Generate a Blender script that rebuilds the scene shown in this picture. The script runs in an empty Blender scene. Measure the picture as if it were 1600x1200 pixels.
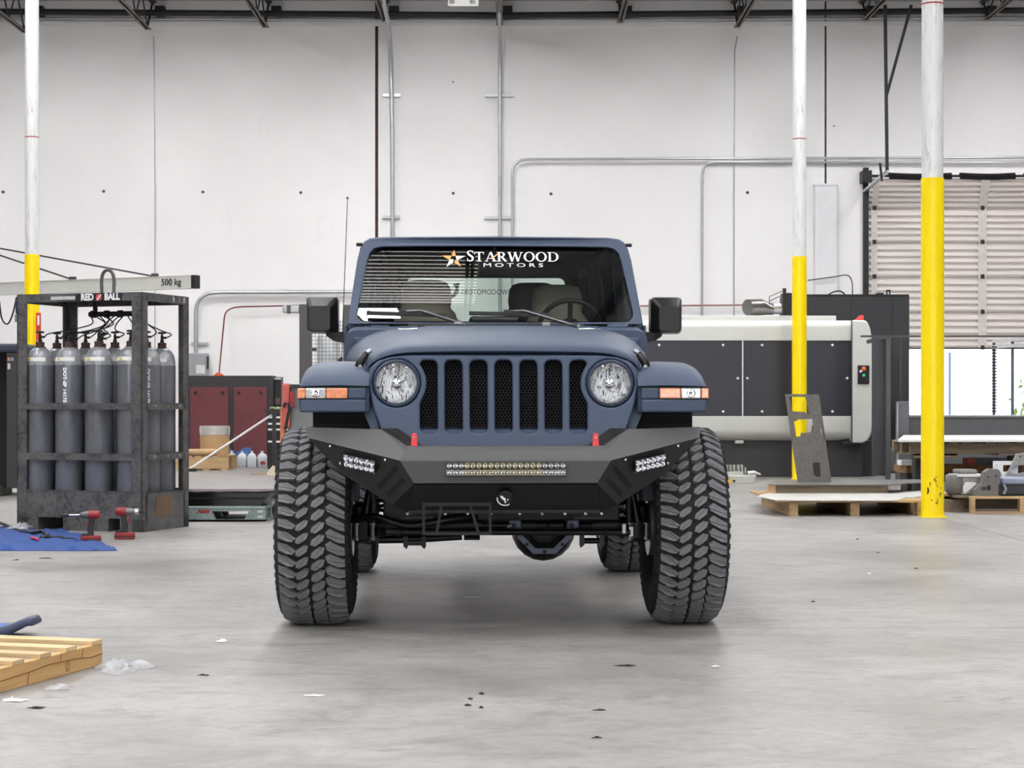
import bpy, bmesh, math, random
from mathutils import Vector, Matrix, Euler
random.seed(7)
PI = math.pi
SC = bpy.context.scene
COL = SC.collection

# ------------------------------------------------------------------ camera
# image 1600x1200; the camera stands square to the hall, y is the distance into the hall
F, CZ, HOR = 2930.0, 1.13, 630.0
cam_d = bpy.data.cameras.new('camera')
cam_d.sensor_width = 36.0
cam_d.lens = F / 1600.0 * 36.0
cam_d.shift_y = (HOR - 600.0) / 1600.0
cam_d.clip_start, cam_d.clip_end = 0.05, 300
cam = bpy.data.objects.new('camera', cam_d)
cam.location = (0, 0, CZ)
cam.rotation_euler = (PI / 2, 0, 0)
COL.objects.link(cam)
SC.camera = cam

# ------------------------------------------------------------------ world and light
SC.view_settings.view_transform = 'Standard'
SC.view_settings.look = 'None'
SC.view_settings.exposure = 0.48
SC.view_settings.gamma = 1.0
SC.view_settings.use_curve_mapping = False
SC.cycles.max_bounces = 6; SC.cycles.diffuse_bounces = 3; SC.cycles.glossy_bounces = 3; SC.cycles.transparent_max_bounces = 16
SKY_STRENGTH = 2.6
SKYLIGHT_STRENGTH = 24.0
ADDED_LOUVRE_STRENGTH = 3.6
wd = bpy.data.worlds.new('overcast_sky'); SC.world = wd; wd.use_nodes = True
bg = wd.node_tree.nodes['Background']
bg.inputs[0].default_value = (0.93, 0.96, 1.0, 1); bg.inputs[1].default_value = SKY_STRENGTH

def area(name, loc, rot, sx, sy, power, color=(1, 1, 1)):
    l = bpy.data.lights.new(name, 'AREA'); l.shape = 'RECTANGLE'; l.size, l.size_y = sx, sy
    l.energy = power; l.color = color
    o = bpy.data.objects.new(name, l); o.location = loc; o.rotation_euler = rot; COL.objects.link(o)
    return o
# daylight through the big open bay doors behind the camera
area('bay_daylight', (-6.5, -11.5, 2.6), (PI / 2, 0, 0), 7.0, 4.6, 120, (1.0, 0.99, 0.98))
area('bay_daylight', (6.5, -11.5, 2.6), (PI / 2, 0, 0), 7.0, 4.6, 120, (1.0, 0.99, 0.98))

# ------------------------------------------------------------------ helpers
def W(u, v, d):
    """the point seen at photo pixel (u, v) at distance d into the hall"""
    return Vector(((u - 800.0) / F * d, d, CZ + (HOR - v) / F * d))
def X(u, d): return (u - 800.0) / F * d
def Z(v, d): return CZ + (HOR - v) / F * d

class MB:
    def __init__(s): s.v = []; s.f = []
    def add(s, vs, fs):
        n = len(s.v); s.v += [tuple(p) for p in vs]; s.f += [tuple(i + n for i in q) for q in fs]; return s
    def box(s, x0, x1, y0, y1, z0, z1, M=None):
        vs = [Vector((x, y, z)) for z in (z0, z1) for y in (y0, y1) for x in (x0, x1)]
        if M is not None: vs = [M @ p for p in vs]
        return s.add(vs, [(0, 2, 3, 1), (4, 5, 7, 6), (0, 1, 5, 4), (2, 6, 7, 3), (0, 4, 6, 2), (1, 3, 7, 5)])
    def bar(s, a, b, w, h, up=(0, 0, 1)):
        """rectangular bar from a to b, w across, h along up"""
        a, b = Vector(a), Vector(b); d = (b - a).normalized(); u = Vector(up)
        if abs(d.dot(u)) > 0.98: u = Vector((0, 1, 0))
        r = d.cross(u).normalized(); u = r.cross(d)
        vs = [p + r * (i * w / 2) + u * (j * h / 2) for p in (a, b) for (i, j) in ((-1, -1), (1, -1), (1, 1), (-1, 1))]
        return s.add(vs, [(3, 2, 1, 0), (4, 5, 6, 7), (0, 1, 5, 4), (1, 2, 6, 5), (2, 3, 7, 6), (3, 0, 4, 7)])
    def prism(s, poly, a, b, fn):
        """poly: 2D outline; fn(p, q, t) -> 3D; extruded from t=a to t=b"""
        n = len(poly)
        vs = [fn(p, q, a) for p, q in poly] + [fn(p, q, b) for p, q in poly]
        fs = [tuple(range(n))[::-1], tuple(range(n, 2 * n))] + [(i, (i + 1) % n, n + (i + 1) % n, n + i) for i in range(n)]
        return s.add(vs, fs)
    def loft(s, rings, closed=True, caps=True):
        n = len(rings[0]); vs = [p for r in rings for p in r]; fs = []
        m = n if closed else n - 1
        for k in range(len(rings) - 1):
            for i in range(m):
                j = (i + 1) % n
                fs.append((k * n + i, k * n + j, (k + 1) * n + j, (k + 1) * n + i))
        if caps and closed:
            fs.append(tuple(range(n))[::-1]); fs.append(tuple((len(rings) - 1) * n + i for i in range(n)))
        return s.add(vs, fs)
    def tube(s, pts, r, n=8, caps=True):
        pts = [Vector(p) for p in pts]; rs = r if isinstance(r, (list, tuple)) else [r] * len(pts)
        rings = []; prev = None
        for i, p in enumerate(pts):
            d = (pts[min(i + 1, len(pts) - 1)] - pts[max(i - 1, 0)]).normalized()
            if prev is None:
                a = Vector((0, 0, 1)) if abs(d.z) < 0.9 else Vector((1, 0, 0))
                u = d.cross(a).normalized()
            else:
                u = (prev - d * prev.dot(d)).normalized()
            prev = u; w = d.cross(u)
            rings.append([p + (u * math.cos(2 * PI * k / n) + w * math.sin(2 * PI * k / n)) * rs[i] for k in range(n)])
        return s.loft(rings, True, caps)
    def cyl(s, a, b, r, n=16, r2=None): return s.tube([a, b], [r, r if r2 is None else r2], n)
    def lathe(s, prof, n=24, M=None, caps=True):
        """prof: list of (radius, height) about z, then M"""
        rings = [[Vector((r * math.cos(2 * PI * k / n), r * math.sin(2 * PI * k / n), h)) for k in range(n)] for r, h in prof]
        if M is not None: rings = [[M @ p for p in q] for q in rings]
        return s.loft(rings, True, caps)
    def grid(s, fn, nu, nv):
        vs = [fn(i / nu, j / nv) for j in range(nv + 1) for i in range(nu + 1)]
        w = nu + 1
        return s.add(vs, [(j * w + i, j * w + i + 1, (j + 1) * w + i + 1, (j + 1) * w + i) for j in range(nv) for i in range(nu)])
    def sheet(s, fn, nu, nv, t):
        """grid with thickness: fn(u, v) -> point; the back face is offset by vector t"""
        t = Vector(t); vs = [Vector(fn(i / nu, j / nv)) for j in range(nv + 1) for i in range(nu + 1)]
        w = nu + 1; n = len(vs)
        q = [(j * w + i, j * w + i + 1, (j + 1) * w + i + 1, (j + 1) * w + i) for j in range(nv) for i in range(nu)]
        rim = [i for i in range(w)] + [j * w + nu for j in range(1, nv + 1)] + [nv * w + i for i in range(nu - 1, -1, -1)] + [j * w for j in range(nv - 1, 0, -1)]
        fs = q + [tuple(n + i for i in f[::-1]) for f in q]
        fs += [(rim[k], n + rim[k], n + rim[(k + 1) % len(rim)], rim[(k + 1) % len(rim)]) for k in range(len(rim))]
        return s.add(vs + [p + t for p in vs], fs)
    def mesh(s, mesh_xy, fn):
        return s.add([fn(*p) for p in mesh_xy[0]], mesh_xy[1])
    def build(s, name, mat, parent=None, smooth=None, bevel=0, seg=2, loc=None, sub=0, fix=True):
        me = bpy.data.meshes.new(name); me.from_pydata(s.v, [], s.f); me.validate()
        if fix:
            bm = bmesh.new(); bm.from_mesh(me); bmesh.ops.recalc_face_normals(bm, faces=bm.faces); bm.to_mesh(me); bm.free()
        me.materials.append(mat)
        return place(name, me, parent, smooth, bevel, seg, loc, sub)

def place(name, me, parent=None, smooth=None, bevel=0, seg=2, loc=None, sub=0):
    if smooth is not None:
        me.polygons.foreach_set('use_smooth', [True] * len(me.polygons)); me.set_sharp_from_angle(angle=math.radians(smooth))
    o = bpy.data.objects.new(name, me); COL.objects.link(o)
    if parent is not None: o.parent = parent
    if loc is not None: o.location = loc
    if bevel:
        m = o.modifiers.new('edge', 'BEVEL'); m.width = bevel; m.segments = seg; m.limit_method = 'ANGLE'; m.angle_limit = math.radians(35); m.harden_normals = False
    if sub:
        m = o.modifiers.new('smooth', 'SUBSURF'); m.levels = m.render_levels = sub
    return o

def tag(o, label=None, cat=None, group=None, kind=None):
    if label: o['label'] = label
    if cat: o['category'] = cat
    if group: o['group'] = group
    if kind: o['kind'] = kind
    return o
def thing(name, label, cat, loc=(0, 0, 0), rz=0.0, group=None):
    o = bpy.data.objects.new(name, None); o.empty_display_size = 0.2; o.location = loc; o.rotation_euler = (0, 0, rz)
    COL.objects.link(o); return tag(o, label, cat, group)
def kids(o): return [c for c in bpy.data.objects if c.parent == o]
def copy_tree(o, parent=None):
    c = o.copy(); COL.objects.link(c); c.parent = parent
    for k in kids(o): copy_tree(k, c)
    return c
def struct(o): o['kind'] = 'structure'; return o

def curve_mesh(splines, extrude=0.0, bevel=0.0, res=1):
    """filled flat outline(s) with holes, as (verts, faces) about z=0; thickness 2*(extrude+bevel)"""
    cu = bpy.data.curves.new('c', 'CURVE'); cu.dimensions = '2D'; cu.fill_mode = 'BOTH'
    cu.extrude = extrude; cu.bevel_depth = bevel; cu.bevel_resolution = res; cu.offset = -bevel
    for pts in splines:
        sp = cu.splines.new('POLY'); sp.points.add(len(pts) - 1); sp.use_cyclic_u = True
        for q, p in zip(sp.points, pts): q.co = (p[0], p[1], 0, 1)
    return _conv(cu)
def text_mesh(txt, size=1.0, extrude=0.0, align='CENTER', space=1.0, bold=0.0):
    cu = bpy.data.curves.new('t', 'FONT'); cu.body = txt; cu.size = size; cu.extrude = extrude; cu.align_x = align; cu.align_y = 'CENTER'
    cu.space_character = space; cu.offset = bold; cu.resolution_u = 3
    return _conv(cu)
def _conv(cu):
    o = bpy.data.objects.new('tmp', cu); COL.objects.link(o)
    dg = bpy.context.evaluated_depsgraph_get()
    me = bpy.data.meshes.new_from_object(o.evaluated_get(dg))
    r = ([tuple(v.co) for v in me.vertices], [tuple(p.vertices) for p in me.polygons])
    bpy.data.objects.remove(o); bpy.data.meshes.remove(me); bpy.data.curves.remove(cu)
    return r
def round_rect(x0, x1, y0, y1, r, n=5):
    out = []
    for cx, cy, a in ((x1 - r, y1 - r, 0), (x0 + r, y1 - r, 90), (x0 + r, y0 + r, 180), (x1 - r, y0 + r, 270)):
        out += [(cx + r * math.cos(math.radians(a + 90 * k / n)), cy + r * math.sin(math.radians(a + 90 * k / n))) for k in range(n + 1)]
    return out
def circle(cx, cy, r, n=32): return [(cx + r * math.cos(2 * PI * k / n), cy + r * math.sin(2 * PI * k / n)) for k in range(n)]
def bez(p0, p1, p2, n=6): return [Vector(p0) * (1 - t) ** 2 + Vector(p1) * 2 * t * (1 - t) + Vector(p2) * t * t for t in [k / n for k in range(n + 1)]]
def smooth_path(pts, n=6):
    """Catmull-Rom through pts"""
    P = [Vector(p) for p in pts]; P = [P[0] * 2 - P[1]] + P + [P[-1] * 2 - P[-2]]; out = []
    for i in range(1, len(P) - 2):
        for k in range(n):
            t = k / n; a, b, c, d = P[i - 1:i + 3]
            out.append(0.5 * ((2 * b) + (c - a) * t + (2 * a - 5 * b + 4 * c - d) * t * t + (3 * b - a - 3 * c + d) * t ** 3))
    return out + [P[-2]]

# ------------------------------------------------------------------ materials
def lin(c):
    return tuple(((x / 255.0) / 12.92 if x / 255.0 <= 0.04045 else (((x / 255.0) + 0.055) / 1.055) ** 2.4) for x in c)
class N:
    """a small node builder"""
    def __init__(s, name):
        s.m = bpy.data.materials.new(name); s.m.use_nodes = True; s.t = s.m.node_tree; s.b = s.t.nodes['Principled BSDF']; s.out = s.t.nodes['Material Output']
        s._c = None
    def n(s, typ, **kw):
        x = s.t.nodes.new(typ)
        for k, v in kw.items():
            if k.startswith('i_'): x.inputs[k[2:].replace('_', ' ')].default_value = v
            else: setattr(x, k, v)
        return x
    def l(s, a, b): s.t.links.new(a, b)
    def co(s, kind='Object', scale=None, rot=None):
        if s._c is None: s._c = s.n('ShaderNodeTexCoord')
        if scale is None: return s._c.outputs[kind]
        mp = s.n('ShaderNodeMapping'); mp.inputs['Scale'].default_value = scale
        if rot: mp.inputs['Rotation'].default_value = rot
        s.l(s._c.outputs[kind], mp.inputs[0]); return mp.outputs[0]
    def noise(s, scale, detail=3, rough=0.5, vec=None, dist=0.0):
        x = s.n('ShaderNodeTexNoise'); x.inputs['Scale'].default_value = scale; x.inputs['Detail'].default_value = detail; x.inputs['Roughness'].default_value = rough; x.inputs['Distortion'].default_value = dist
        s.l(vec if vec is not None else s.co(), x.inputs['Vector']); return x.outputs['Fac']
    def ramp(s, fac, stops):
        x = s.n('ShaderNodeValToRGB'); e = x.color_ramp.elements
        while len(e) > 1: e.remove(e[-1])
        for i, (p, c) in enumerate(stops):
            k = e[0] if i == 0 else e.new(p)
            k.position = p; k.color = (*c, 1) if len(c) == 3 else c
        s.l(fac, x.inputs[0]); return x.outputs[0]
    def mix(s, fac, a, b, mode='MIX'):
        x = s.n('ShaderNodeMix', data_type='RGBA', blend_type=mode)
        for inp, val in ((x.inputs[0], fac), (x.inputs[6], a), (x.inputs[7], b)):
            if isinstance(val, (int, float)): inp.default_value = val
            elif isinstance(val, tuple): inp.default_value = (*val, 1) if len(val) == 3 else val
            else: s.l(val, inp)
        return x.outputs[2]
    def math(s, op, a, b=0.0):
        x = s.n('ShaderNodeMath', operation=op)
        for inp, val in ((x.inputs[0], a), (x.inputs[1], b)):
            if isinstance(val, (int, float)): inp.default_value = val
            else: s.l(val, inp)
        return x.outputs[0]
    def base(s, c):
        if isinstance(c, tuple): s.b.inputs['Base Color'].default_value = (*c, 1)
        else: s.l(c, s.b.inputs['Base Color'])
    def set(s, rough=None, metal=None, spec=None, coat=None):
        for k, v in (('Roughness', rough), ('Metallic', metal), ('Specular IOR Level', spec), ('Coat Weight', coat)):
            if v is None: continue
            if isinstance(v, (int, float)): s.b.inputs[k].default_value = v
            else: s.l(v, s.b.inputs[k])
    def bump(s, h, strength=0.2, dist=0.01):
        x = s.n('ShaderNodeBump'); x.inputs['Strength'].default_value = strength; x.inputs['Distance'].default_value = dist
        s.l(h, x.inputs['Height']); s.l(x.outputs[0], s.b.inputs['Normal'])

def plain(name, rgb, rough=0.6, metal=0.0, var=0.12, scale=6.0, bump=0.0, bscale=60.0, spec=None, vec=None):
    """a painted / moulded surface: colour with slight mottling"""
    m = N(name); c = lin(rgb)
    f = m.noise(scale, 4, 0.6, vec=(m.co('Object', vec) if vec else None))
    m.base(m.ramp(f, [(0.25, tuple(x * (1 - var) for x in c)), (0.75, tuple(min(1, x * (1 + var)) for x in c))]))
    m.set(rough, metal, spec)
    if bump: m.bump(m.noise(bscale, 3, 0.6), bump, 0.01)
    return m.m
def worn(name, rgb, rgb2, rough=0.6, metal=0.0, amount=0.5, scale=4.0, bump=0.1, stretch=None):
    """paint or metal with worn / rusty / dusty patches of a second colour"""
    m = N(name); v = m.co('Object', stretch) if stretch else None
    f = m.noise(scale, 8, 0.7, vec=v); g = m.noise(scale * 7, 5, 0.7, vec=v)
    h = m.math('MULTIPLY', m.math('ADD', f, g), 0.5)
    lo = 0.62 - amount * 0.25
    col = m.ramp(h, [(lo - 0.08, lin(rgb)), (lo + 0.1, lin(rgb2))])
    m.base(m.mix(m.math('MULTIPLY', g, 0.5), col, tuple(x * 0.6 for x in lin(rgb))))
    m.set(rough, metal)
    if bump: m.bump(g, bump, 0.01)
    return m.m
def wood(name, rgb, rgb2, axis=0, rough=0.8):
    m = N(name); sc = [9.0, 9.0, 9.0]; sc[axis] = 0.8
    v = m.co('Object', tuple(sc)); f = m.noise(3.0, 6, 0.6, vec=v, dist=0.6); g = m.noise(1.2, 3, 0.5)
    col = m.ramp(f, [(0.3, lin(rgb)), (0.55, tuple((a + b) / 2 for a, b in zip(lin(rgb), lin(rgb2)))), (0.72, lin(rgb2))])
    oi = m.n('ShaderNodeObjectInfo'); k = m.math('ADD', m.math('MULTIPLY', oi.outputs['Random'], 0.35), 0.8)
    cc = m.n('ShaderNodeCombineColor')
    for i in range(3): m.l(k, cc.inputs[i])
    m.base(m.mix(1.0, m.mix(m.math('MULTIPLY', g, 0.35), col, tuple(x * 0.55 for x in lin(rgb2))), cc.outputs[0], 'MULTIPLY')); m.set(rough)
    m.bump(f, 0.15, 0.01); return m.m
def glassy(name, tint, ior=1.45, rough=0.0, alpha_tint=1.0):
    """thin clear pane: see-through tinted, mirror-like at its surface"""
    m = N(name); t = m.t
    tr = m.n('ShaderNodeBsdfTransparent'); tr.inputs[0].default_value = (*tint, 1)
    gl = m.n('ShaderNodeBsdfGlossy'); gl.inputs['Roughness'].default_value = rough; gl.inputs[0].default_value = (1, 1, 1, 1)
    fr = m.n('ShaderNodeFresnel'); fr.inputs[0].default_value = ior
    mx = m.n('ShaderNodeMixShader'); m.l(fr.outputs[0], mx.inputs[0]); m.l(tr.outputs[0], mx.inputs[1]); m.l(gl.outputs[0], mx.inputs[2])
    m.l(mx.outputs[0], m.out.inputs[0]); t.nodes.remove(m.b); return m.m
def emit(name, rgb, strength):
    m = N(name); e = m.n('ShaderNodeEmission'); e.inputs[0].default_value = (*rgb, 1); e.inputs[1].default_value = strength
    m.l(e.outputs[0], m.out.inputs[0]); m.t.nodes.remove(m.b); return m.m

MAT = {}
def setup_materials():
    M = MAT
    # concrete floor: trowelled, stained, with long sweeping scuffs
    m = N('concrete_floor')
    big = m.noise(0.55, 6, 0.62, vec=m.co('Object', (1, 1, 1)))
    fine = m.noise(14, 8, 0.75)
    streak = m.noise(3.2, 9, 0.78, vec=m.co('Object', (0.8, 2.2, 1), (0, 0, 0.35)), dist=1.2)
    streak2 = m.noise(3.6, 9, 0.78, vec=m.co('Object', (0.6, 2.4, 1), (0, 0, -0.6)), dist=1.0)
    c = m.ramp(big, [(0.28, lin((118, 115, 111))), (0.5, lin((148, 145, 141))), (0.75, lin((168, 166, 162)))])
    sm = m.ramp(streak, [(0.56, (0, 0, 0)), (0.66, (1, 1, 1))])
    c = m.mix(m.math('MULTIPLY', sm, 0.55), c, lin((76, 72, 69)))
    sm2 = m.ramp(streak2, [(0.60, (0, 0, 0)), (0.70, (1, 1, 1))])
    c = m.mix(m.math('MULTIPLY', sm2, 0.6), c, lin((176, 174, 171)))
    dk = m.ramp(m.noise(0.9, 5, 0.6, vec=m.co('Object', (0.8, 1.3, 1), (0, 0, 0.9)), dist=0.8), [(0.60, (0, 0, 0)), (0.72, (1, 1, 1))])
    c = m.mix(m.math('MULTIPLY', dk, 0.38), c, lin((66, 62, 59)))
    c = m.mix(m.math('MULTIPLY', m.ramp(fine, [(0.42, (0, 0, 0)), (0.72, (1, 1, 1))]), 0.40), c, lin((90, 86, 83)))
    vo = m.n('ShaderNodeTexVoronoi'); vo.inputs['Scale'].default_value = 5.5; m.l(m.co(), vo.inputs['Vector'])
    sp = m.ramp(vo.outputs['Distance'], [(0.03, (1, 1, 1)), (0.06, (0, 0, 0))])
    c = m.mix(m.math('MULTIPLY', sp, 0.35), c, lin((66, 61, 57)))
    mid = m.ramp(m.noise(2.4, 9, 0.72, vec=m.co('Object', (1, 1.4, 1), (0, 0, 0.4)), dist=0.7), [(0.46, (0, 0, 0)), (0.66, (1, 1, 1))])
    c = m.mix(m.math('MULTIPLY', mid, 0.5), c, lin((98, 93, 89)))
    m.base(c); m.set(rough=m.ramp(big, [(0.3, (0.36,) * 3), (0.7, (0.50,) * 3)]), spec=0.45)
    m.bump(m.math('ADD', fine, m.math('MULTIPLY', streak, 1.5)), 0.06, 0.01); M['floor'] = m.m
    # painted tilt-up wall
    m = N('painted_wall')
    f = m.noise(0.35, 5, 0.6); g = m.noise(2.2, 6, 0.7, vec=m.co('Object', (1, 1, 0.35)))
    c = m.ramp(f, [(0.3, lin((238, 235, 235))), (0.7, lin((246, 244, 243)))])
    c = m.mix(m.math('MULTIPLY', m.ramp(g, [(0.62, (0, 0, 0)), (0.8, (1, 1, 1))]), 0.25), c, lin((205, 201, 198)))
    m.base(c); m.set(0.75, spec=0.25); m.bump(m.noise(3, 3, 0.6), 0.04, 0.02); M['wall'] = m.m
    M['wall_grey'] = plain('low_fill_grey_wall', (104, 102, 100), 0.8, 0, 0.1, 0.5)  # unseen hall walls kept grey to hold the fill light down
    M['trimwhite'] = plain('white_paint', (228, 228, 230), 0.5, var=0.03)
    M['sealant'] = worn('rusty_joint_sealant', (92, 62, 52), (44, 36, 34), 0.9, amount=0.6, scale=3, stretch=(1, 1, 0.6))
    M['sealant_dark'] = worn('dark_joint_sealant', (60, 56, 56), (120, 116, 116), 0.9, amount=0.4, scale=5)
    M['deck'] = plain('painted_roof_deck', (196, 196, 200), 0.55, var=0.06, scale=2)
    M['joist'] = worn('joist_steel', (120, 110, 102), (80, 74, 70), 0.6, 0.3, 0.4, 3)
    M['black'] = plain('black_steel', (34, 34, 36), 0.5, 0.2, 0.15, 8)
    M['conduit'] = plain('galvanised_conduit', (190, 192, 194), 0.35, 0.75, 0.12, 5)
    M['alu'] = plain('bare_aluminium', (185, 186, 188), 0.35, 0.85, 0.1, 7)
    M['skylight'] = emit('skylight_diffuser', (0.99, 0.99, 1.0), SKYLIGHT_STRENGTH)
    M['yellow'] = plain('yellow_safety_paint', (255, 222, 0), 0.3, 0, 0.03, 3)
    M['colpaint'] = worn('scuffed_white_column_paint', (236, 238, 236), (150, 148, 142), 0.35, 0.1, 0.02, 1.3, 0.05, (3, 3, 0.5))
    M['redline'] = plain('red_pencil', (170, 60, 60), 0.7)
setup_materials()
# ================================================================== the hall
M = MAT
YB, XL, XR, YF, ZC = 36.0, -17.0, 15.0, -12.0, 8.85
DOOR_L = X(1356, YB)          # left edge of the roll-up door opening
DOOR_R = DOOR_L + 4.9
DOOR_T = Z(283, YB)
# floor in slabs with thin saw-cut joints
floor = struct(MB().box(XL - 0.4, XR + 0.4, YF - 0.3, YB + 0.5, -0.2, -0.012).build('floor', plain('joint_filler', (70, 66, 62), 0.9)))
def slab(x0, x1, y0, y1):
    g = 0.004
    MB().box(x0 + g, x1 - g, y0 + g, y1 - g, -0.05, 0).build('slab', M['floor'], floor)
ys = [YF - 0.3, -0.9, CZ * F / (981 - HOR), 18.3, 27.4, YB + 0.5]
xs = [XL - 0.4, -7.06, 4.2, XR + 0.4]
for i in range(len(xs) - 1):
    for j in range(len(ys) - 1): slab(xs[i], xs[i + 1], ys[j], ys[j + 1])

# back wall: tilt-up concrete panels with open joints, holes for the roll-up door
j1, j2 = X(588.5, YB), X(1290, YB)
wall = struct(MB().box(XL, j1 - 0.03, YB, YB + 0.2, 0, ZC + 0.3).box(j1 + 0.03, j2 - 0.02, YB, YB + 0.2, 0, ZC + 0.3)
    .box(j2 + 0.02, DOOR_L, YB, YB + 0.2, 0, ZC + 0.3).box(DOOR_R, XR, YB, YB + 0.2, 0, ZC + 0.3).box(DOOR_L, DOOR_R, YB, YB + 0.2, DOOR_T, ZC + 0.3).build('wall_back', M['wall']))
MB().box(j1 - 0.035, j1 + 0.035, YB + 0.02, YB + 0.19, 0, ZC).build('joint_sealant', M['sealant'], wall)
MB().box(j2 - 0.025, j2 + 0.025, YB + 0.02, YB + 0.19, 0, ZC).build('joint_sealant', M['sealant_dark'], wall)
struct(MB().box(XL - 0.2, XL, YF, YB + 0.2, 0, ZC + 0.3).build('wall_left', M['wall_grey']))
struct(MB().box(XR, XR + 0.2, YF, YB + 0.2, 0, ZC + 0.3).build('wall_right', M['wall_grey']))
# wall behind the camera, with two open bays
wf = MB()
for a, b in ((XL, -10.0), (-3.0, 3.0), (10.0, XR)): wf.box(a, b, YF - 0.2, YF, 0, ZC + 0.3)
for a, b in ((-10.0, -3.0), (3.0, 10.0)): wf.box(a, b, YF - 0.2, YF, 4.9, ZC + 0.3)
struct(wf.build('wall_front', M['wall_grey']))
# form-tie holes / old anchors in the wall
for u, v in ((5, 300), (162, 299), (317, 300), (470, 301), (708, 302), (861, 303), (1168, 301), (708, 128), (1303, 197)):
    p = W(u, v, YB); r = 0.03 if v > 250 else 0.015
    MB().cyl((p.x, YB - 0.012, p.z), (p.x, YB + 0.01, p.z), r, 8).build('anchor_hole', M['sealant_dark'], wall)
# faint ledger strip under the roof edge
tr = struct(MB().box(XL, XR, YB - 0.05, YB, Z(41, YB), Z(34, YB)).build('trim_1', M['wall']))

# ceiling: corrugated deck on open-web joists, with skylight panels let in
SKY = []                      # (x0, x1, y0, y1) of each skylight opening
SW, SL = 1.3, 2.5
for ix in (-12.0, -6.9, -2.03, 4.4, 9.8):
    for iy in (-6.5, 0.0, 5.72, 13.0, 20.0, 26.0, 31.0): SKY.append((ix - SW / 2, ix + SW / 2, iy - SL / 2, iy + SL / 2))
ADDED_LOUVRE = (-2.7, -0.1, 7.15, 10.3)   # added glowing louvre, out of view, making the slat reflection in the windshield
HOLES = SKY + [ADDED_LOUVRE]
deck = MB(); pitch = 0.19
cutx = sorted({XL, XR} | {h[0] for h in HOLES} | {h[1] for h in HOLES})
def deck_strip(x0, x1, y0, y1):
    P = []; y = y0
    while y < y1 - 1e-6:
        for a, z in ((0.0, 0.0), (0.40, 0.0), (0.5, 0.055), (0.9, 0.055)):
            yy = y + a * pitch
            if yy < y1: P.append((yy, z))
        y += pitch
    P.append((y1, 0.0))
    vs = []; fs = []
    for i, (yy, z) in enumerate(P):
        vs += [(x0, yy, ZC + z), (x1, yy, ZC + z)]
        if i: fs.append((2 * i - 2, 2 * i - 1, 2 * i + 1, 2 * i))
    deck.add(vs, fs)
for i in range(len(cutx) - 1):
    x0, x1 = cutx[i], cutx[i + 1]
    holes = sorted([(h[2], h[3]) for h in HOLES if h[0] <= x0 + 1e-6 and h[1] >= x1 - 1e-6])
    y = YF
    for h0, h1 in holes:
        deck_strip(x0, x1, y, h0); y = h1
    deck_strip(x0, x1, y, YB)
ceil = struct(deck.build('ceiling', M['deck'], fix=False))
MB().box(XL - 0.2, XR + 0.2, YF - 0.2, YB + 0.2, ZC + 0.55, ZC + 0.65).build('roof_slab', M['black'], ceil)
curb = M['trimwhite']
def curb_of(x0, x1, y0, y1):
    k = MB()
    for x in (x0, x1): k.box(x - 0.02, x + 0.02, y0, y1, ZC, ZC + 0.42)
    for y in (y0, y1): k.box(x0, x1, y - 0.02, y + 0.02, ZC, ZC + 0.42)
    return k
for (x0, x1, y0, y1) in SKY:
    kb = curb_of(x0, x1, y0, y1).build('skylight_curb', curb, ceil)
    MB().box(x0, x1, y0, y1, ZC + 0.2, ZC + 0.24).build('skylight_pane', M['skylight'], kb)
x0, x1, y0, y1 = ADDED_LOUVRE
kb = curb_of(x0, x1, y0, y1).build('added_louvre_curb', curb, ceil)
MB().box(x0, x1, y0, y1, ZC + 0.38, ZC + 0.42).build('added_glow_pane', emit('added_louvre_glow', (1, 0.985, 0.97), ADDED_LOUVRE_STRENGTH), kb)  # added glowing pane behind the slats
el = math.radians(54); vp = 0.19; me_ = None; y = y0 + 0.1
while y < y1 + 0.02:
    if me_ is None:
        o = MB().bar((x0 + 0.02, 0.0, 0.0), (x1 - 0.02, 0.0, 0.0), 0.006, 0.32, (0, -math.cos(el), math.sin(el))).build('added_louvre_slat', M['joist'], kb, loc=(0, y, ZC + 0.15)); me_ = o.data
    else: place('added_louvre_slat', me_, kb, loc=(0, y, ZC + 0.15))
    y += vp
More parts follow.
